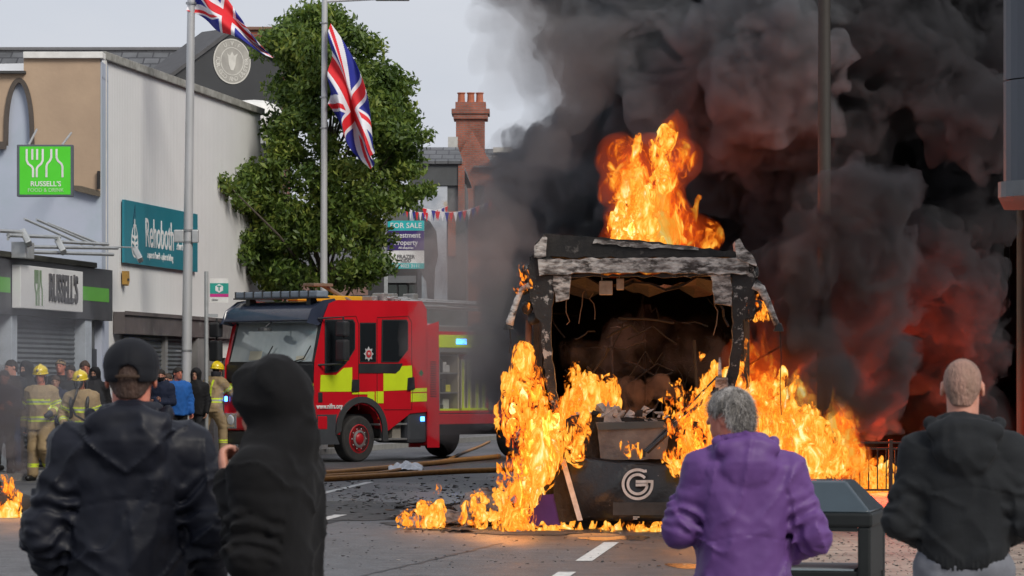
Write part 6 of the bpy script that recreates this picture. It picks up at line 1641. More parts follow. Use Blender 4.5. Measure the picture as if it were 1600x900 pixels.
    for (ax_, sd3) in ((V3(3.2, 3.2, 7.0), 1), (V3(6.5, 4., 3.2), 2)):      # sharp creases
        sk = Pn_.copy(); sk[:, 2] += (sd3 * 2 - 3) * .8 * np.abs(Pn_[:, 0])
        cr_ = np.abs(2 * vnoise(sk * ax_ + wv * 2.2, seed + 11 * sd3) - 1); f = f + fa * .75 * (np.clip(cr_ / .22, 0, 1) ** .6 - .8)
    # creases round the arms, tight at elbow and cuff
    for s_ in 'LR':
        for a_, b_, c1 in ((J['sh' + s_], J['el' + s_], .75), (J['el' + s_], J['wr' + s_], .25)):
            ab = b_ - a_; L_ = float(np.linalg.norm(ab)); tt = ((Pn_ - a_) @ ab) / (L_ * L_); dd = np.linalg.norm(Pn_ - a_ - np.clip(tt, 0, 1)[:, None] * ab, axis=1)
            w_ = np.exp(-((tt - c1) / .35) ** 2) * (dd < .12) * (tt > -.1) * (tt < 1.1)
            f = f + w_ * fa * .55 * np.sin(tt * L_ * 95 + 3.5 * fbm(Pn_ * 9, seed + 2, 2) * 4)
    f += fa * .35 * fbm(Pn_ * 30, seed + 9, 2)
    if k.get('drape'):   # long soft folds that run down and in from the shoulders
        u_ = np.abs(Pn_[:, 0]) * 9 + (1.45 - Pn_[:, 2]) * 2.2; f += k['drape'] * np.sin(u_ * 3.1 + 5 * fbm(Pn_ * 3.2, seed + 4, 2)) * (Pn_[:, 2] < 1.42)
    for zq in k.get('yoke', ()): f += .0035 * np.exp(-((Pn_[:, 2] - zq - .03 * np.cos(Pn_[:, 0] * 9)) / .0045) ** 2) * (Pn_[:, 1] < 0)
    if k.get('yoke'):
        for s_ in 'LR': dq = np.linalg.norm(Pn_ - J['sh' + s_] - V3(0, 0, -.01), axis=1); f += .003 * np.exp(-((dq - .105) / .0045) ** 2)
    if k.get('gather'): # elastic hem
        w_ = np.clip(1 - (Pn_[:, 2] - hem) / .09, 0, 1); f += w_ * .006 * np.sin(np.arctan2(Pn_[:, 1], Pn_[:, 0]) * 46) + w_ ** 2 * .02
    v.D[near] += f
    if k.get('hood') == 'up':
        sl = G[..., 2] > 1.30
    V, Q = v.mesh(); ms = [k['mat']]; mi = None
    if k.get('bands') or k.get('cuffmat') or k.get('bib'):
        c = V[Q].mean(1); mi = np.zeros(len(Q), dtype=np.int32); ms = [k['mat'], k.get('bands') or k.get('cuffmat') or k['mat'], M_silver, k.get('bib') or k['mat']]
        arm = np.zeros(len(Q), bool)
        for s_ in 'LR':
            for a_, b_, rr_, bb in ((J['sh' + s_], J['el' + s_], .13, ((.55, .75),)), (J['el' + s_], J['wr' + s_], .11, ((.5, .74),))):
                ab = b_ - a_; tt = ((c - a_) @ ab) / float(ab @ ab); near = (np.linalg.norm(c - a_ - np.clip(tt, 0, 1)[:, None] * ab, axis=1) < rr_) & (tt > .12) & (tt < 1.05); arm |= near
                if k.get('bands'):
                    for t0, t1 in bb:
                        mi[near & (tt > t0) & (tt < t1)] = 1; mi[near & (tt > t0 + (t1 - t0) * .36) & (tt < t0 + (t1 - t0) * .64)] = 2
        if k.get('bands'):
            tor = ~arm & (np.abs(c[:, 0] - J['chest'][0]) < .27)
            for z0_, z1_ in k.get('zb', ((1.03, 1.11), (1.24, 1.31))):
                mi[tor & (c[:, 2] > z0_) & (c[:, 2] < z1_)] = 1; mi[tor & (c[:, 2] > z0_ + .026) & (c[:, 2] < z1_ - .026)] = 2
            if k.get('vband'):
                s_ = k['vband']; mi[tor & (np.abs(np.abs(c[:, 0]) - .075) < .02) & (c[:, 2] > 1.0) & (c[:, 2] < 1.44) & ((c[:, 1] * s_) > 0)] = 1
    jk = done(V, Q, 'jacket', ms, mi, body, sm=1)
    return root, body, J, K
M_silver = mat('reflective silver', (.42, .43, .42), .4, .3)
def seam(body, pts, r, m, K=1., name='seam'):
    mb = MB(); mb.tube([tuple(x * K for x in p) for p in pts], r, 6); return mb.build(name, m, body, smooth=True)

# ------------------------------------------------------------------ the four onlookers in front
Dm = 11.3
make_person((X(203, Dm), Dm, 0), radians(3), 1.77, dict(shL=(-.195, -.01, 1.41), shR=(.195, -.01, 1.41), elL=(-.285, -.04, 1.13), elR=(.28, -.04, 1.13), wrL=(-.25, .12, .93), wrR=(.25, .12, .93), hdL=(.5, .8, -.3), hdR=(-.5, .8, -.3), head=(.004, .03, 1.635)), .0085, 'ruddy', (-3, -4),
    jacket=dict(mat=cloth('navy shell', (.009, .0105, .018), .5, bump=.12, sheen=.0), bulk=.036, hem=.84, hood='down', hw=1.12, fold=.017, drape=.004, yoke=(1.2,)),
    headgear=dict(kind='cap', mat=cloth('cap black', (.006, .007, .011), .75)), hair=dict(col=(.06, .03, .02), th=.005, n=.004),
    label='broad man in a black baseball cap and navy hooded jacket, back to the camera', seed=3)
Dm = 10.8
make_person((X(432, Dm), Dm, 0), radians(70), 1.70, dict(shL=(-.165, .01, 1.41), shR=(.165, .0, 1.41), elL=(-.185, .03, 1.12), elR=(.2, .08, 1.13), wrL=(-.08, .15, 1.37), wrR=(.12, .06, 1.06), hdL=(.45, .35, .85), hdR=(-.8, .3, 0), pnL=(.5, -.8, .2), head=(0, .035, 1.62), curl=1.0), .0085, 'fair', (0, -8),
    jacket=dict(mat=cloth('black fleece', (.005, .005, .006), .9), bulk=.018, hem=.8, hood='up', fold=.014, drape=.004), hair=dict(col=(.03, .02, .015)), headgear=dict(kind='hood', mat=None),
    label='slim person with a black hood up and one hand at the chin', seed=11)
Dm = 13.4
pr, pbody, PJ, PK = make_person((X(1160, Dm), Dm, 0), radians(8), 1.615, dict(shL=(-.185, .0, 1.40), shR=(.19, -.02, 1.39), elL=(-.275, .02, 1.13), elR=(.315, -.04, 1.10), wrL=(-.13, .20, 1.37), wrR=(.17, .17, 1.0), hdL=(.35, .3, .9), hdR=(-.6, .7, -.1), pnL=(.5, -.8, .2), head=(-.052, .035, 1.63), curl=.9), .0085, 'ruddy', (48, -3, -4),
    jacket=dict(mat=cloth('purple shell', (.115, .052, .195), .5, (.095, .042, .165), bump=.12, sheen=.0), bulk=.036, hem=.78, hood='down', hw=1.1, fold=.014, drape=.0035, yoke=(1.08,)),
    hair=dict(col=(.25, .235, .22), col2=(.1, .09, .08), col3=(.5, .47, .45), c3=(.47, .58), th=.011, n=.006, strands=9000, len=.024, lift=.15), trousers=dict(mat=cloth('black trousers', (.01, .01, .012))),
    label='grey haired person in a purple hooded jacket with one hand at the mouth', seed=5)
Dm = 11.9
make_person((X(1505, Dm), Dm, .12), radians(-3), 1.58, dict(shL=(-.18, -.01, 1.42), shR=(.18, -.01, 1.42), elL=(-.25, -.04, 1.13), elR=(.25, -.04, 1.13), wrL=(-.14, .17, 1.05), wrR=(.14, .17, 1.05), hdL=(.8, .5, 0), hdR=(-.8, .5, 0), head=(.0, .03, 1.66)), .0085, 'fair', (-6, -2),
    jacket=dict(mat=cloth('charcoal softshell', (.012, .014, .017), .8), bulk=.022, hem=.93, hood='down', hw=1.15, fold=.010, drape=.003, gather=True, yoke=(1.24,)),
    hair=dict(col=(.22, .135, .10), col2=(.32, .18, .14), col3=(.13, .09, .07), c3=(.5, .7), th=.0012, n=.0005), trousers=dict(mat=cloth('grey trousers', (.16, .17, .2), .8), loose=.012),
    label='man with cropped fair hair in a charcoal hooded softshell and grey trousers', seed=17)

# ------------------------------------------------------------------ firefighters
M_tun = cloth('tan fire tunic', (.33, .245, .14), .8, (.26, .19, .105), sheen=0.)
M_lime = mat('tunic lime', (.62, .78, .04), .5)
M_hel = mat('helmet yellow', (.72, .55, .01), .25, col2=(.62, .46, .01), scale=4, coat=.4)
gl_ = mat('glove', (.03, .035, .05), .7)
def gloves(body, J, K):
    for s_ in 'LR':
        w = J['wr' + s_]; d = unit(J['hd' + s_]); v = Vox(w - .2, w + .2, .014); v.cone(w - d * .03, w + d * .04, .048, .05, .01); v.cone(w + d * .04, w + d * .13, .05, .04, .02)
        n_ = unit(np.array(J['pn' + s_]) - d * float(np.dot(J['pn' + s_], d))); sd_ = np.cross(d, n_) * (1 if s_ == 'L' else -1); v.cone(w + d * .03, w + d * .08 + sd_ * .05, .024, .02, .01)
        V, Q = v.mesh(); np_mesh('glove', V * K, Q, gl_, body)
D_ = 54.; r, b, J, K = make_person((X(64, D_), D_, 0.0), radians(168), 1.80, dict(kneeL=(-.1, .15, .52), ankL=(-.1, -.12, .16), toeL=(-.1, .03, .07), kneeR=(.1, .06, .5), ankR=(.11, .08, .09), toeR=(.12, .25, .035), elL=(-.29, -.03, 1.13), wrL=(-.24, .18, 1.07), elR=(.27, -.1, 1.12), wrR=(.29, -.02, .86), hdL=(.3, .8, -.3), head=(0, .03, 1.665)), .015, 'ruddy', (0, -6),
    jacket=dict(mat=M_tun, bands=M_lime, bulk=.045, hem=.80, collar=True, fold=.014, zb=((.93, 1.01), (1.2, 1.28))), trousers=dict(mat=M_tun, loose=.028, bands=M_lime), headgear=dict(kind='helmet', mat=M_hel), hair=dict(col=(.03, .02, .015), th=.004),
    label='firefighter in a yellow helmet walking at the far left with no mask', group='firefighters in tan kit', seed=2); gloves(b, J, K)
D_ = 51.; r, b, J, K = make_person((X(128, D_), D_, 0.0), radians(175), 1.74, dict(neck=(0, .06, 1.44), chest=(0, .04, 1.28), head=(0, .13, 1.635), shL=(-.19, .03, 1.39), shR=(.19, .03, 1.39), elL=(-.27, .0, 1.12), wrL=(-.2, .2, .98), elR=(.3, .0, 1.13), wrR=(.24, .2, .95)), .015, 'ruddy', (0, -10),
    jacket=dict(mat=M_tun, bands=M_lime, bulk=.045, hem=.80, collar=True, fold=.014, zb=((.93, 1.01), (1.14, 1.22))), trousers=dict(mat=M_tun, loose=.028, bands=M_lime), headgear=dict(kind='helmet', mat=M_hel), mask='ba',
    label='firefighter wearing a breathing mask and air set under a yellow helmet', group='firefighters in tan kit', seed=4); gloves(b, J, K)
mb = MB()
for s_ in (-1, 1): mb.tube([(s_ * .1 * K, -.1, 1.44 * K), (s_ * .12 * K, .1 * K, 1.46 * K), (s_ * .13 * K, .21 * K, 1.3 * K), (s_ * .12 * K, .2 * K, 1.1 * K), (s_ * .2 * K, .0, 1.02 * K)], .028, 8)
mb.build('harness_strap', M_dark, b, smooth=True)
mb = MB(); mb.lathe([(.0, -.3), (.06, -.28), (.085, -.2), (.085, .2), (.06, .28), (0, .3)], 18, 'z', (0, -.22 * K, 1.2 * K)); mb.build('air_cylinder', mat('cylinder grey', (.1, .1, .08), .4), b, smooth=True)
mb = MB(); mb.tube([(0, .3 * K, 1.5 * K), (.04, .34 * K, 1.35 * K), (.1, .28 * K, 1.22 * K), (.04, .26 * K, 1.1 * K), (-.1, .24 * K, 1.02 * K), (-.2, .0, 1.05 * K)], .018, 8); mb.build('air_hose', M_dark, b, smooth=True)
D_ = 66.5; r, b, J, K = make_person((X(330, D_), D_ , .12), radians(-42), 1.84, dict(pelvis=(0, .02, .95), chest=(0, .1, 1.3), neck=(0, .13, 1.46), head=(0, .17, 1.62), shL=(-.185, .1, 1.41), shR=(.185, .1, 1.41), kneeR=(.1, .22, .56), ankR=(.1, .22, .1), toeR=(.12, .38, .04), kneeL=(-.1, -.12, .52), ankL=(-.12, -.38, .2), toeL=(-.13, -.28, .06), elR=(.27, .28, 1.2), wrR=(.22, .5, 1.3), elL=(-.26, .25, 1.17), wrL=(-.15, .46, 1.2), hdR=(0, 1, .2), hdL=(0, 1, .1)), .015, 'fair', (0, -5),
    jacket=dict(mat=M_tun, bands=M_lime, vband=-1, bulk=.04, hem=.82, collar=True, fold=.014, zb=((1.0, 1.09),)), trousers=dict(mat=M_tun, loose=.028, bands=M_lime), headgear=dict(kind='helmet', mat=M_hel), hair=dict(col=(.03, .02, .015), th=.004),
    label='firefighter seen from behind leaning on the front of the fire engine', group='firefighters in tan kit', seed=6); gloves(b, J, K)

# ------------------------------------------------------------------ crowd by the shopfronts
blk = [cloth('crowd black', (.012, .012, .014)), cloth('crowd navy', (.014, .02, .045)), cloth('crowd charcoal', (.035, .036, .04)), cloth('crowd grey', (.09, .095, .1))]
wht = cloth('crowd white', (.55, .56, .58)); blu = cloth('crowd blue', (.02, .12, .42)); jean = cloth('denim', (.03, .05, .11))
crowd = [ # px, D, height, turn, jacket, hair/headgear, mask, label, pose
 (18, 55.5, 1.84, 150, blk[0], 'dark', None, 'dark haired onlooker holding a phone up at the left edge', 'phone'),
 (6, 53.8, 1.66, 200, blk[1], 'dark', None, 'onlooker in navy with white sleeves at the extreme left', 'arms'),
 (40, 56.0, 1.80, 175, blk[0], 'hood', 'scarf', 'hooded onlooker in black standing behind the walking firefighter', ''),
 (72, 58.5, 1.76, 190, blk[2], 'brown', None, 'brown haired onlooker in charcoal just right of the phone holder', ''),
 (95, 57.5, 1.86, 170, blk[0], 'beanie', None, 'tall onlooker in a light tan flat cap by the shutter', ''),
 (86, 56.0, 1.58, 200, blk[1], 'brown', None, 'short onlooker with brown hair between the two front firefighters', ''),
 (110, 57.0, 1.76, 185, blk[0], 'dark', None, 'bearded onlooker with a fair face above the masked firefighter', ''),
 (133, 59.0, 1.84, 178, blk[2], 'brown', None, 'brown haired onlooker by the pale pillar', ''),
 (148, 58.0, 1.72, 170, blk[0], 'hood', 'scarf', 'onlooker in a black hood and face covering by the pale pillar', ''),
 (252, 61.5, 1.70, 160, blk[1], 'dark', 'scarf', 'masked onlooker in navy just right of the man in the cap', 'arms'),
 (278, 62.3, 1.74, 200, blu, 'dark', None, 'onlooker in a bright blue top behind the thick pole', ''),
 (306, 64.0, 1.72, 165, blk[0], 'hood', None, 'hooded onlooker in black between the thick pole and the firefighter', ''),
 (118, 60.5, 1.82, 182, blk[1], 'dark', None, 'tall dark haired onlooker at the back in front of the wide shutter', ''),
 (60, 60.0, 1.86, 172, blk[2], 'hood', 'scarf', 'tall onlooker in a charcoal hood at the back of the crowd', ''),
 (28, 58.5, 1.86, 186, blk[0], 'brown', None, 'tall onlooker by the first pale pillar at the left', ''),
 (262, 63.3, 1.62, 185, blk[2], 'brown', None, 'short onlooker in charcoal behind the masked one', ''),
]
for i, (px, D_, hh_, turn, m_, hd, mk, lab, pose) in enumerate(crowd):
    jj = {}
    if pose == 'phone': jj = dict(elR=(.27, .12, 1.3), wrR=(.17, .25, 1.55), hdR=(0, .1, 1), elL=(-.25, .1, 1.18), wrL=(-.1, .25, 1.25))
    if pose == 'arms': jj = dict(elR=(.26, .02, 1.15), wrR=(.02, .2, 1.18), elL=(-.26, .02, 1.13), wrL=(.0, .22, 1.12), hdR=(-1, 0, 0), hdL=(1, 0, 0))
    hg = None; hr = dict(col=(.02, .015, .012), th=.014, n=.012)
    if hd == 'brown': hr = dict(col=(.07, .04, .025), th=.016, n=.014)
    if hd == 'hood': hg = dict(kind='hood', mat=None)
    if hd == 'beanie': hg = dict(kind='beanie', mat=cloth('tan cap', (.3, .22, .13)))
    jk = dict(mat=m_, bulk=.03, hem=.85, hood='up' if hd == 'hood' else ('down' if i % 2 else None), collar=(i % 2 == 0), fold=.012)
    if i == 1: jk['cuffmat'] = None; jk['bib'] = None
    make_person((X(px, D_), D_, .12), radians(turn), hh_ * 1.0, jj, .02, ['fair', 'ruddy', 'tan'][i % 3], (rng.uniform(-25, 25), rng.uniform(-8, 4)), jacket=jk, trousers=dict(mat=[jean, blk[0], blk[2]][i % 3]), headgear=hg, hair=hr, mask=mk, label=lab, group='onlookers by the shopfronts', seed=20 + i)
    if pose == 'phone':
        c = bpy.data.objects.new('phone', bpy.data.objects[-1].data) if False else None
        a = radians(turn); x_, y_ = .14 * hh_ / 1.75, .31 * hh_ / 1.75; mb = MB(); mb.box((-.037, -.005, -.075), (.037, .005, .075), bev=.003)
        o = mb.build('phone', mat('phone black', (.01, .01, .012), .1), None, loc=(X(px, D_) + x_ * cos(a) - y_ * sin(a), D_ + x_ * sin(a) + y_ * cos(a), .12 + 1.63 * hh_ / 1.75), rz=a); tag(o, 'black phone held up by the onlooker at the left edge', 'phone')
# ================================================================== smoke
def smoke_mat(name, dens, col, aniso=0.1, het=0.):
    m, t, out = nmat(name)
    v = t.nodes.new('ShaderNodeVolumePrincipled')
    v.inputs['Color'].default_value = rgba(col); v.inputs['Density'].default_value = dens
    v.inputs['Anisotropy'].default_value = aniso
    if het:
        tcn = t.nodes.new('ShaderNodeTexCoord'); n = t.nodes.new('ShaderNodeTexNoise'); n.inputs['Scale'].default_value = het; n.inputs['Detail'].default_value = 4; n.inputs['Roughness'].default_value = .6; n.inputs['Distortion'].default_value = .6
        t.links.new(tcn.outputs['Object'], n.inputs['Vector']); r = t.nodes.new('ShaderNodeMapRange'); r.inputs[1].default_value = .43; r.inputs[2].default_value = .60; r.inputs[3].default_value = .0; r.inputs[4].default_value = dens * 2.0
        t.links.new(n.outputs['Fac'], r.inputs[0]); t.links.new(r.outputs[0], v.inputs['Density'])
    t.links.new(v.outputs[0], out.inputs['Volume'])
    return m
def rdir(rg):
    while 1:
        v = Vector((rg.uniform(-1, 1), rg.uniform(-1, 1), rg.uniform(-1, 1)))
        if .1 < v.length < 1: return v.normalized()
def billow(rg, cores, n1=9, f1=(.35, .6), n2=7, f2=(.3, .5)):
    out = []
    for (x, y, z, r) in cores:
        out.append((x, y, z, r)); c = Vector((x, y, z))
        for i in range(n1):
            d = rdir(rg); r1 = r * rg.uniform(*f1); c1 = c + d * (r * .88); out.append((*c1, r1))
            for j in range(n2):
                d2 = (rdir(rg) + d * .6).normalized(); out.append((*(c1 + d2 * r1 * .92), r1 * rg.uniform(*f2)))
    return out
def smoke_obj(cores, h, m, label, seed, wob=.17, n1=9, n2=7):
    rg = random.Random(seed); B = billow(rg, cores, n1, (.35, .6), n2)
    lo = [min(b[i] - b[3] for b in B) - .3 for i in range(3)]; hi = [max(b[i] + b[3] for b in B) + .3 for i in range(3)]
    G, D_ = blobs_field(lo, hi, h, B, .06)
    near = np.abs(D_) < .5; P = G[near]; D_[near] += wob * (fbm(P * 1.6, seed, 4) * 2.0) + .13 * (.5 - np.abs(2 * vnoise(P * 2.6, seed + 2) - 1)) + .09 * (.5 - np.abs(2 * vnoise(P * 6, seed + 4) - 1))
    D_ = np.maximum(D_, -(G[..., 2] - .05))
    V, Q = surface_net(D_, lo, h); o = np_mesh('smoke', V, Q, m); return tag(o, label, kind='stuff')
LB = [(-400, 700), (0, 770), (60, 815), (130, 838), (210, 838), (250, 800), (320, 742), (400, 705), (480, 700), (560, 722), (640, 770), (700, 800)]
def lbound(py):
    for (a, b), (c, d) in zip(LB, LB[1:]):
        if a <= py <= c: return b + (d - b) * (py - a) / (c - a)
    return 800
rg = random.Random(23); cores = []
while len(cores) < 230:
    py = rg.uniform(-330, 660); px = rg.uniform(700, 1600); r = rg.uniform(.35, 1.1)
    if py > 230 and px < 1000: r = rg.uniform(.35, .7)
    D_ = rg.uniform(43, 50)
    if px > 1180: D_ = rg.uniform(42, 49)
    s_ = F / D_
    if px - r * s_ * 1.25 < lbound(py): continue
    if px + r * s_ > 1572 and py > 230: continue
    if px < 1190 and py + r * s_ > 385 and px + r * s_ > 835: continue          # the bus stands here
    if 930 < px < 1110 and py > 170 and D_ < 45: continue
    if py + r * s_ > 690 and px < 1180: continue
    p = W(px, py, D_)
    if p.z < .2: continue
    cores.append((p.x, p.y, p.z, r))
for k_ in range(24):      # in front of the dark lamp post
    p = W(rg.uniform(1245, 1400), rg.uniform(330, 610), rg.uniform(38.9, 39.9)); cores.append((p.x, p.y, p.z, rg.uniform(.28, .5)))
for k_ in range(26):     # low right, over the railing's far side
    p = W(rg.uniform(1200, 1520), rg.uniform(560, 690), rg.uniform(46.5, 51)); cores.append((p.x, p.y, max(.5, p.z), rg.uniform(.5, .9)))
for k_ in range(30):     # down the left side of the bus
    p = W(rg.uniform(772, 815), rg.uniform(290, 610), rg.uniform(44, 48)); cores.append((p.x, p.y, max(.6, p.z), rg.uniform(.24, .45)))
for k_ in range(34):     # behind the roof fire, over the rear of the bus
    p = W(rg.uniform(850, 1110), rg.uniform(235, 350), rg.uniform(49.5, 52)); cores.append((p.x, p.y, p.z, rg.uniform(.45, .75)))
for k_ in range(60):     # deeper smoke that closes the gaps
    p = W(rg.uniform(980, 1520), rg.uniform(-150, 560), rg.uniform(53, 56)); cores.append((p.x, p.y, p.z, rg.uniform(.9, 1.3)))
sep = lambda c: 800 + c[0] / c[1] * F > 1250 - .3 * (HOR - (c[2] - EYE) / c[1] * F)
smoke_obj([c for c in cores if not sep(c)], .085, smoke_mat('dense smoke', 3.0, (.26, .275, .30), het=1.9), 'thick dark smoke rolling up from the bus roof', 5)
smoke_obj([c for c in cores if sep(c)], .085, smoke_mat('black smoke', 3.4, (.12, .122, .135), het=1.9), 'black smoke filling the right side of the street', 6)
# thinner grey veil along the left flank
cores = []
for k_ in range(60):
    py = rg.uniform(-120, 620); D_ = rg.uniform(42, 49); r = rg.uniform(.3, .7); px = lbound(py) + rg.uniform(20, 90)
    if px + r * F / D_ > 830 and py > 400: D_ = 41; px = 800 - r * 120
    p = W(px, py, D_); 
    if p.z > .4: cores.append((p.x, p.y, p.z, r))
smoke_obj(cores, .12, smoke_mat('thin smoke', .42, (.42, .4, .4)), 'thin grey smoke along the left flank of the plume', 9, .2)
# puffs in the cab of the bus, over the tyre, across the crowd
def puff(pts, h, m, label, seed): smoke_obj([(*W(a, b, D_), r) for a, b, D_, r in pts], h, m, label, seed, .1, 6, 5)
puff([(1000, 606, 38.2, .10), (985, 612, 38.4, .12), (1022, 610, 38.3, .14), (965, 618, 38.6, .12), (1045, 605, 38.5, .12), (1005, 625, 38.3, .16)], .025, smoke_mat('cab smoke', 3.5, (.26, .2, .19), het=7.), 'reddish smoke puff inside the bus cab', 3)
puff([(18, 700, 40.6, .24), (30, 725, 40.6, .18), (5, 665, 40.8, .3), (20, 640, 40.8, .25), (-15, 620, 41, .35)], .05, smoke_mat('tyre smoke', 3.2, (.25, .24, .25)), 'dark smoke rising from the burning tyre', 4)
puff([(40, 600, 49, .8), (110, 640, 49, .6), (-10, 540, 49, 1.0), (60, 520, 50, .9), (0, 640, 48, .7)], .1, smoke_mat('crowd haze', .10, (.6, .62, .68)), 'faint blue smoke drifting before the shopfronts', 6)
puff([(765, 560, 58, .45), (745, 500, 60, .4), (760, 620, 58, .35), (775, 640, 56, .4)], .08, smoke_mat('rear haze', .5, (.5, .48, .48)), 'grey smoke wrapping the rear of the fire engine', 7)

rg = random.Random(61); puff([(rg.uniform(900, 1120), rg.uniform(520, 620), rg.uniform(38.4, 42), rg.uniform(.25, .4)) for _ in range(16)], .06, smoke_mat('cabin haze', .22, (.4, .33, .3), het=3.), 'thin brown smoke hanging inside the bus', 8)
# ================================================================== flames
def fire_mat(name, sc=9., hot=.5, thr=.42, strength=1.25, soft=.05, vol=0., vcol=(1, .14, .02), stretch=.42, edge=.2, big=1.1):
    """filaments of burning gas: noise sets the heat, cool gas is clear"""
    m, t, out = nmat(name); N = t.nodes.new; L = t.links.new
    tcn = N('ShaderNodeTexCoord'); mpn = N('ShaderNodeMapping'); mpn.inputs['Scale'].default_value = (1, 1, stretch)
    L(tcn.outputs['Object'], mpn.inputs['Vector'])
    n = N('ShaderNodeTexNoise'); n.inputs['Scale'].default_value = sc; n.inputs['Detail'].default_value = 7; n.inputs['Roughness'].default_value = .64; n.inputs['Distortion'].default_value = 1.2
    L(mpn.outputs['Vector'], n.inputs['Vector'])
    n2 = N('ShaderNodeTexNoise'); n2.inputs['Scale'].default_value = sc * .3; n2.inputs['Detail'].default_value = 3; n2.inputs['Distortion'].default_value = .8; L(mpn.outputs['Vector'], n2.inputs['Vector'])
    mu = N('ShaderNodeMath'); mu.operation = 'MULTIPLY_ADD'; L(n2.outputs['Fac'], mu.inputs[0]); mu.inputs[1].default_value = big; mu.inputs[2].default_value = -big / 2 + (hot - .5) * .35
    ad = N('ShaderNodeMath'); ad.operation = 'ADD'; L(n.outputs['Fac'], ad.inputs[0]); L(mu.outputs[0], ad.inputs[1])
    lw = N('ShaderNodeLayerWeight'); lw.inputs['Blend'].default_value = .3
    sb = N('ShaderNodeMath'); sb.operation = 'MULTIPLY_ADD'; L(lw.outputs['Facing'], sb.inputs[0]); sb.inputs[1].default_value = -edge; L(ad.outputs[0], sb.inputs[2])
    cr = N('ShaderNodeValToRGB'); e = cr.color_ramp.elements
    e[0].position = .34; e[0].color = (.35, .012, .001, 1); e[1].position = .76; e[1].color = (1., .85, .40, 1)
    for p_, c_ in ((.40, (.9, .07, .004)), (.47, (1., .19, .01)), (.55, (1., .38, .035)), (.65, (1., .62, .12))): a = e.new(p_); a.color = rgba(c_)
    L(sb.outputs[0], cr.inputs['Fac'])
    em = N('ShaderNodeEmission'); L(cr.outputs['Color'], em.inputs['Color']); em.inputs['Strength'].default_value = strength
    r = N('ShaderNodeMapRange'); r.interpolation_type = 'SMOOTHSTEP'; r.inputs[1].default_value = thr - soft; r.inputs[2].default_value = thr + soft; L(sb.outputs[0], r.inputs[0])
    tr_ = N('ShaderNodeBsdfTransparent'); ms = N('ShaderNodeMixShader'); L(r.outputs[0], ms.inputs[0]); L(tr_.outputs[0], ms.inputs[1]); L(em.outputs[0], ms.inputs[2])
    L(ms.outputs[0], out.inputs['Surface'])
    if vol:
        ve = N('ShaderNodeEmission'); ve.inputs['Color'].default_value = rgba(vcol); ve.inputs['Strength'].default_value = vol; L(ve.outputs[0], out.inputs['Volume'])
    m.cycles.emission_sampling = 'NONE'
    return m
def tongues(rg, px0, px1, py0, py1, D0, D1, n, ht, r0, lean=0., sway=.15):
    """rising tongues: lists of balls that shrink and wander upward; places in the picture name the base"""
    B = []
    for i in range(n):
        p = W(rg.uniform(px0, px1), rg.uniform(py0, py1), rg.uniform(D0, D1)); hgt = ht * rg.uniform(.35, 1.25); r = r0 * rg.uniform(.55, 1.3); k = max(4, int(hgt / (r * .35)))
        ph = rg.uniform(0, 6.28); ph2 = rg.uniform(0, 6.28)
        for j in range(k + 1):
            t = j / k; rr = r * (1 - t) ** .7 * (1 + .25 * sin(9 * t + ph)) + .006
            B.append((p.x + lean * hgt * t + sway * hgt * sin(4.2 * t + ph) * t, p.y + sway * .6 * hgt * sin(3.6 * t + ph2) * t, p.z + hgt * t, rr))
    return B
def flame(B, h, m, label, seed, wob=.10, shells=(.02, -.03, -.09), fine=.05, nsc=(3.2, 3.2, 1.6), light=None):
    lo = [min(b[i] - b[3] for b in B) - .15 for i in range(3)]; hi = [max(b[i] + b[3] for b in B) + .15 for i in range(3)]
    lo[2] = max(lo[2], -.04)
    G, D_ = blobs_field(lo, hi, h, B, .03); near = np.abs(D_) < .4; P = G[near] * np.array(nsc, dtype=np.float32)
    w = fbm(P * .7, seed + 3, 2)[:, None] * 2.2
    D_[near] += wob * 2 * fbm(P + w, seed, 4); org = np.array(((lo[0] + hi[0]) / 2, (lo[1] + hi[1]) / 2, lo[2]))
    Vs, Qs, Ms, o_ = [], [], [], 0
    if not isinstance(m, (list, tuple)): m = [m]
    for i_, s_ in enumerate(shells):
        Ds = D_ - s_; Ds[near] += fine * (.5 - np.abs(2 * vnoise(P * 4.5 + i_ * 3.3 + w * 2, seed + i_) - 1)); V, Q = surface_net(Ds, lo, h)
        if len(Q): Vs.append(V); Qs.append(Q + o_); Ms += [min(i_, len(m) - 1)] * len(Q); o_ += len(V)
    o = np_mesh('flame', np.concatenate(Vs) - org, np.concatenate(Qs), m, mi=Ms if len(m) > 1 else None); o.location = org
    tag(o, label, 'fire', 'flames on and around the bus')
    if light:
        ld = bpy.data.lights.new('flame_light', 'POINT'); ld.energy = light[3]; ld.color = light[4] if len(light) > 4 else (1, .38, .10); ld.shadow_soft_size = light[5] if len(light) > 5 else .35
        lo2 = bpy.data.objects.new('flame_light', ld); lo2.location = W(*light[:3]) - Vector(org); link(lo2); lo2.parent = o
    return o
FM_out = fire_mat('flame wisps', 8., .44, .50, 1.0, .05, edge=.30)
FM_hot = [FM_out, fire_mat('orange filaments', 9., .45, .46, 1.1, .06, big=1.3), fire_mat('hot filaments', 8., .52, .43, 1.85, .06, edge=.1, big=1.5)]
FM_mid = [FM_out, fire_mat('red filaments', 6.5, .40, .46, 1.0, .08, vol=.06), fire_mat('orange cores', 7., .46, .44, 1.35, .07, edge=.12, big=1.4)]
FM_soft = [fire_mat('soft wisps', 3.2, .30, .52, .6, .16, vol=.30, vcol=(1, .10, .012), edge=.35), fire_mat('soft filaments', 4.2, .36, .50, .9, .12)]
rg = random.Random(77)
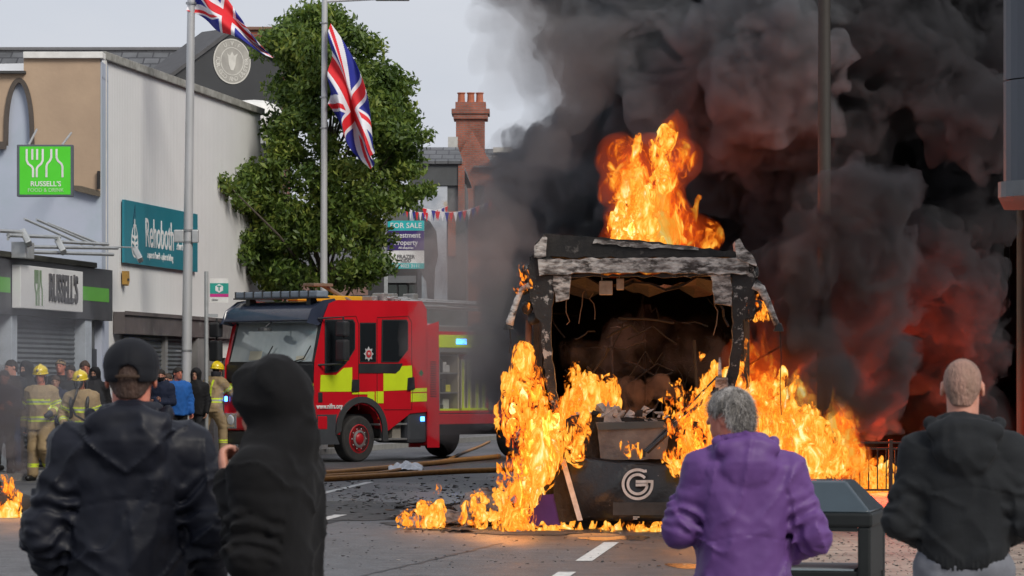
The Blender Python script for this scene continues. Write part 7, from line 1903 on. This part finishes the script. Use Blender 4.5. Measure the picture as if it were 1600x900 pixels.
# left column beside the bus
B = tongues(rg, 792, 822, 780, 835, 35.8, 36.5, 22, .9, .12, -.02) + tongues(rg, 805, 862, 700, 745, 35.7, 36.4, 30, .8, .14, -.05, .1) + tongues(rg, 800, 850, 620, 690, 35.8, 36.6, 16, .5, .12, -.05, .1) + tongues(rg, 852, 880, 650, 735, 35.9, 36.3, 14, .45, .09, .03, .1)
flame(B, .028, FM_hot, 'tall bright yellow flame column at the left corner of the bus', 31, .12, light=(812, 690, 36.3, 60))
# inside the cab behind the windscreen opening, left and right
B = tongues(rg, 878, 960, 630, 660, 37.2, 38.4, 22, .5, .13)
flame(B, .03, FM_mid, 'orange flames inside the left half of the bus cab', 32, .1, light=(930, 600, 37.4, 26))
B = tongues(rg, 1050, 1150, 640, 720, 37.0, 38.2, 28, .75, .15, .05)
flame(B, .03, FM_mid, 'orange flames inside the right half of the bus cab', 33, .1, light=(1110, 590, 37.6, 30))
# licking over the dash and the front panel
B = tongues(rg, 1048, 1150, 700, 745, 35.85, 36.3, 42, .5, .075, .05) + tongues(rg, 1060, 1130, 660, 720, 35.9, 36.3, 22, .5, .11)
flame(B, .022, FM_hot, 'yellow flames licking over the right of the front panel', 34, .09, light=(1100, 660, 36.1, 14))
B = tongues(rg, 880, 925, 655, 715, 36.0, 36.5, 14, .32, .07) + tongues(rg, 930, 1010, 706, 716, 36.15, 36.2, 7, .16, .025)
flame(B, .02, FM_hot, 'small flames licking over the left of the dashboard', 35, .05)
# right side
B = tongues(rg, 1180, 1290, 700, 760, 37.5, 40.5, 30, .62, .2, -.25) + tongues(rg, 1160, 1215, 630, 720, 37.2, 39.5, 18, .45, .16, .1) + tongues(rg, 1240, 1318, 700, 735, 38, 41, 16, .35, .17, -.2) + tongues(rg, 1165, 1290, 640, 700, 38, 40, 8, .5, .1, .3)
flame(B, .036, FM_mid, 'big orange fire spilling from the right side of the bus', 36, .16, nsc=(2.4, 2.4, 1.5), light=(1270, 630, 41.4, 280, (1, .08, .012), .6))
# above the roof
B = tongues(rg, 968, 1022, 372, 400, 38.6, 40, 17, .55, .11, .0, .08) + tongues(rg, 978, 1022, 310, 360, 38.8, 39.8, 9, .42, .085, .03, .1)
flame(B, .028, FM_hot, 'bright yellow fireball rising above the roof of the bus', 37, .16, nsc=(2.6, 2.6, 1.6), light=(1000, 330, 38.4, 60, (1, .2, .03)))
B = tongues(rg, 988, 1035, 240, 310, 39.4, 40.4, 9, .3, .075, .03) + tongues(rg, 985, 1000, 215, 240, 39.4, 40, 4, .16, .07) + tongues(rg, 1035, 1048, 215, 230, 39.4, 40, 3, .14, .06)
flame(B, .028, FM_mid, 'ragged orange flame tip high above the bus roof', 52, .16, nsc=(2.6, 2.6, 1.6))
B = tongues(rg, 965, 1085, 350, 400, 40, 41.6, 18, .7, .24, .0, .08) + tongues(rg, 975, 1065, 240, 330, 40.2, 41.2, 12, .5, .22)
flame(B, .045, FM_soft, 'soft red flame glowing within the smoke over the roof', 38, .2, nsc=(2., 2., 1.3), light=(1060, 320, 41.0, 62, (1, .10, .015), .6))
B = tongues(rg, 1190, 1330, 660, 730, 40, 42.5, 26, .8, .28, -.3) + tongues(rg, 1160, 1240, 560, 650, 39, 41, 12, .6, .22, -.1)
flame(B, .045, FM_soft, 'soft red flame glowing in the smoke right of the bus', 53, .2, nsc=(2., 2., 1.3), light=(1400, 655, 44.0, 420, (1, .05, .008), .8))
# under the bus
B = tongues(rg, 812, 1185, 834, 839, 35.9, 36.7, 220, .15, .06)
flame(B, .02, FM_hot, 'low strip of fire burning under the front of the bus', 39, .04, shells=(0.,), light=(930, 832, 35.6, 8))
# litter fires on the left
B = tongues(rg, 630, 688, 814, 822, 36.3, 37.0, 20, .13, .042, .3) + tongues(rg, 655, 690, 796, 806, 37, 37.4, 6, .12, .04)
flame(B, .018, FM_hot, 'small litter fire farthest left of the bus', 40, .05, light=(662, 800, 36.4, 5))
B = tongues(rg, 722, 785, 808, 822, 36.0, 37.0, 20, .13, .045, .2) + tongues(rg, 735, 782, 775, 800, 37, 37.6, 10, .2, .05)
flame(B, .018, FM_hot, 'litter fire on the ash heap close to the bus', 41, .05, light=(755, 795, 36.2, 7))
B = tongues(rg, 672, 690, 764, 772, 37.4, 37.6, 5, .08, .025)
flame(B, .014, FM_mid, 'tiny flame floating above the litter fires', 42, .02, shells=(0.,))
# mirrors
B = tongues(rg, 808, 822, 440, 452, 36.4, 36.7, 9, .18, .04); flame(B, .014, FM_hot, 'small flame at the upper left mirror mount', 43, .04)
B = tongues(rg, 816, 826, 480, 498, 36.3, 36.5, 4, .12, .025); flame(B, .012, FM_hot, 'tiny flame below the left mirror mount', 44, .03, shells=(0.,))
B = tongues(rg, 1174, 1196, 486, 500, 36.3, 36.7, 10, .24, .045); flame(B, .014, FM_hot, 'small flame at the right mirror mount', 45, .04)
B = tongues(rg, 1090, 1100, 556, 560, 37.6, 37.8, 4, .06, .03); flame(B, .012, FM_mid, 'spark of flame high inside the bus cab', 46, .02, shells=(0.,))
# behind the railing
B = tongues(rg, 1335, 1400, 765, 776, 44.3, 46, 26, .36, .09) + tongues(rg, 1325, 1400, 720, 760, 46.5, 48, 12, .3, .12)
flame(B, .03, FM_mid, 'low fire burning behind the railing at the right', 47, .1, light=(1365, 735, 44.6, 60, (1, .25, .05)))
# tyre
B = tongues(rg, -5, 30, 795, 806, 39.6, 39.9, 16, .22, .06) + tongues(rg, 0, 20, 765, 780, 40.0, 40.2, 8, .14, .05)
flame(B, .018, FM_hot, 'flame wrapping the burning tyre at the left edge', 48, .05, light=(20, 780, 39.5, 15))
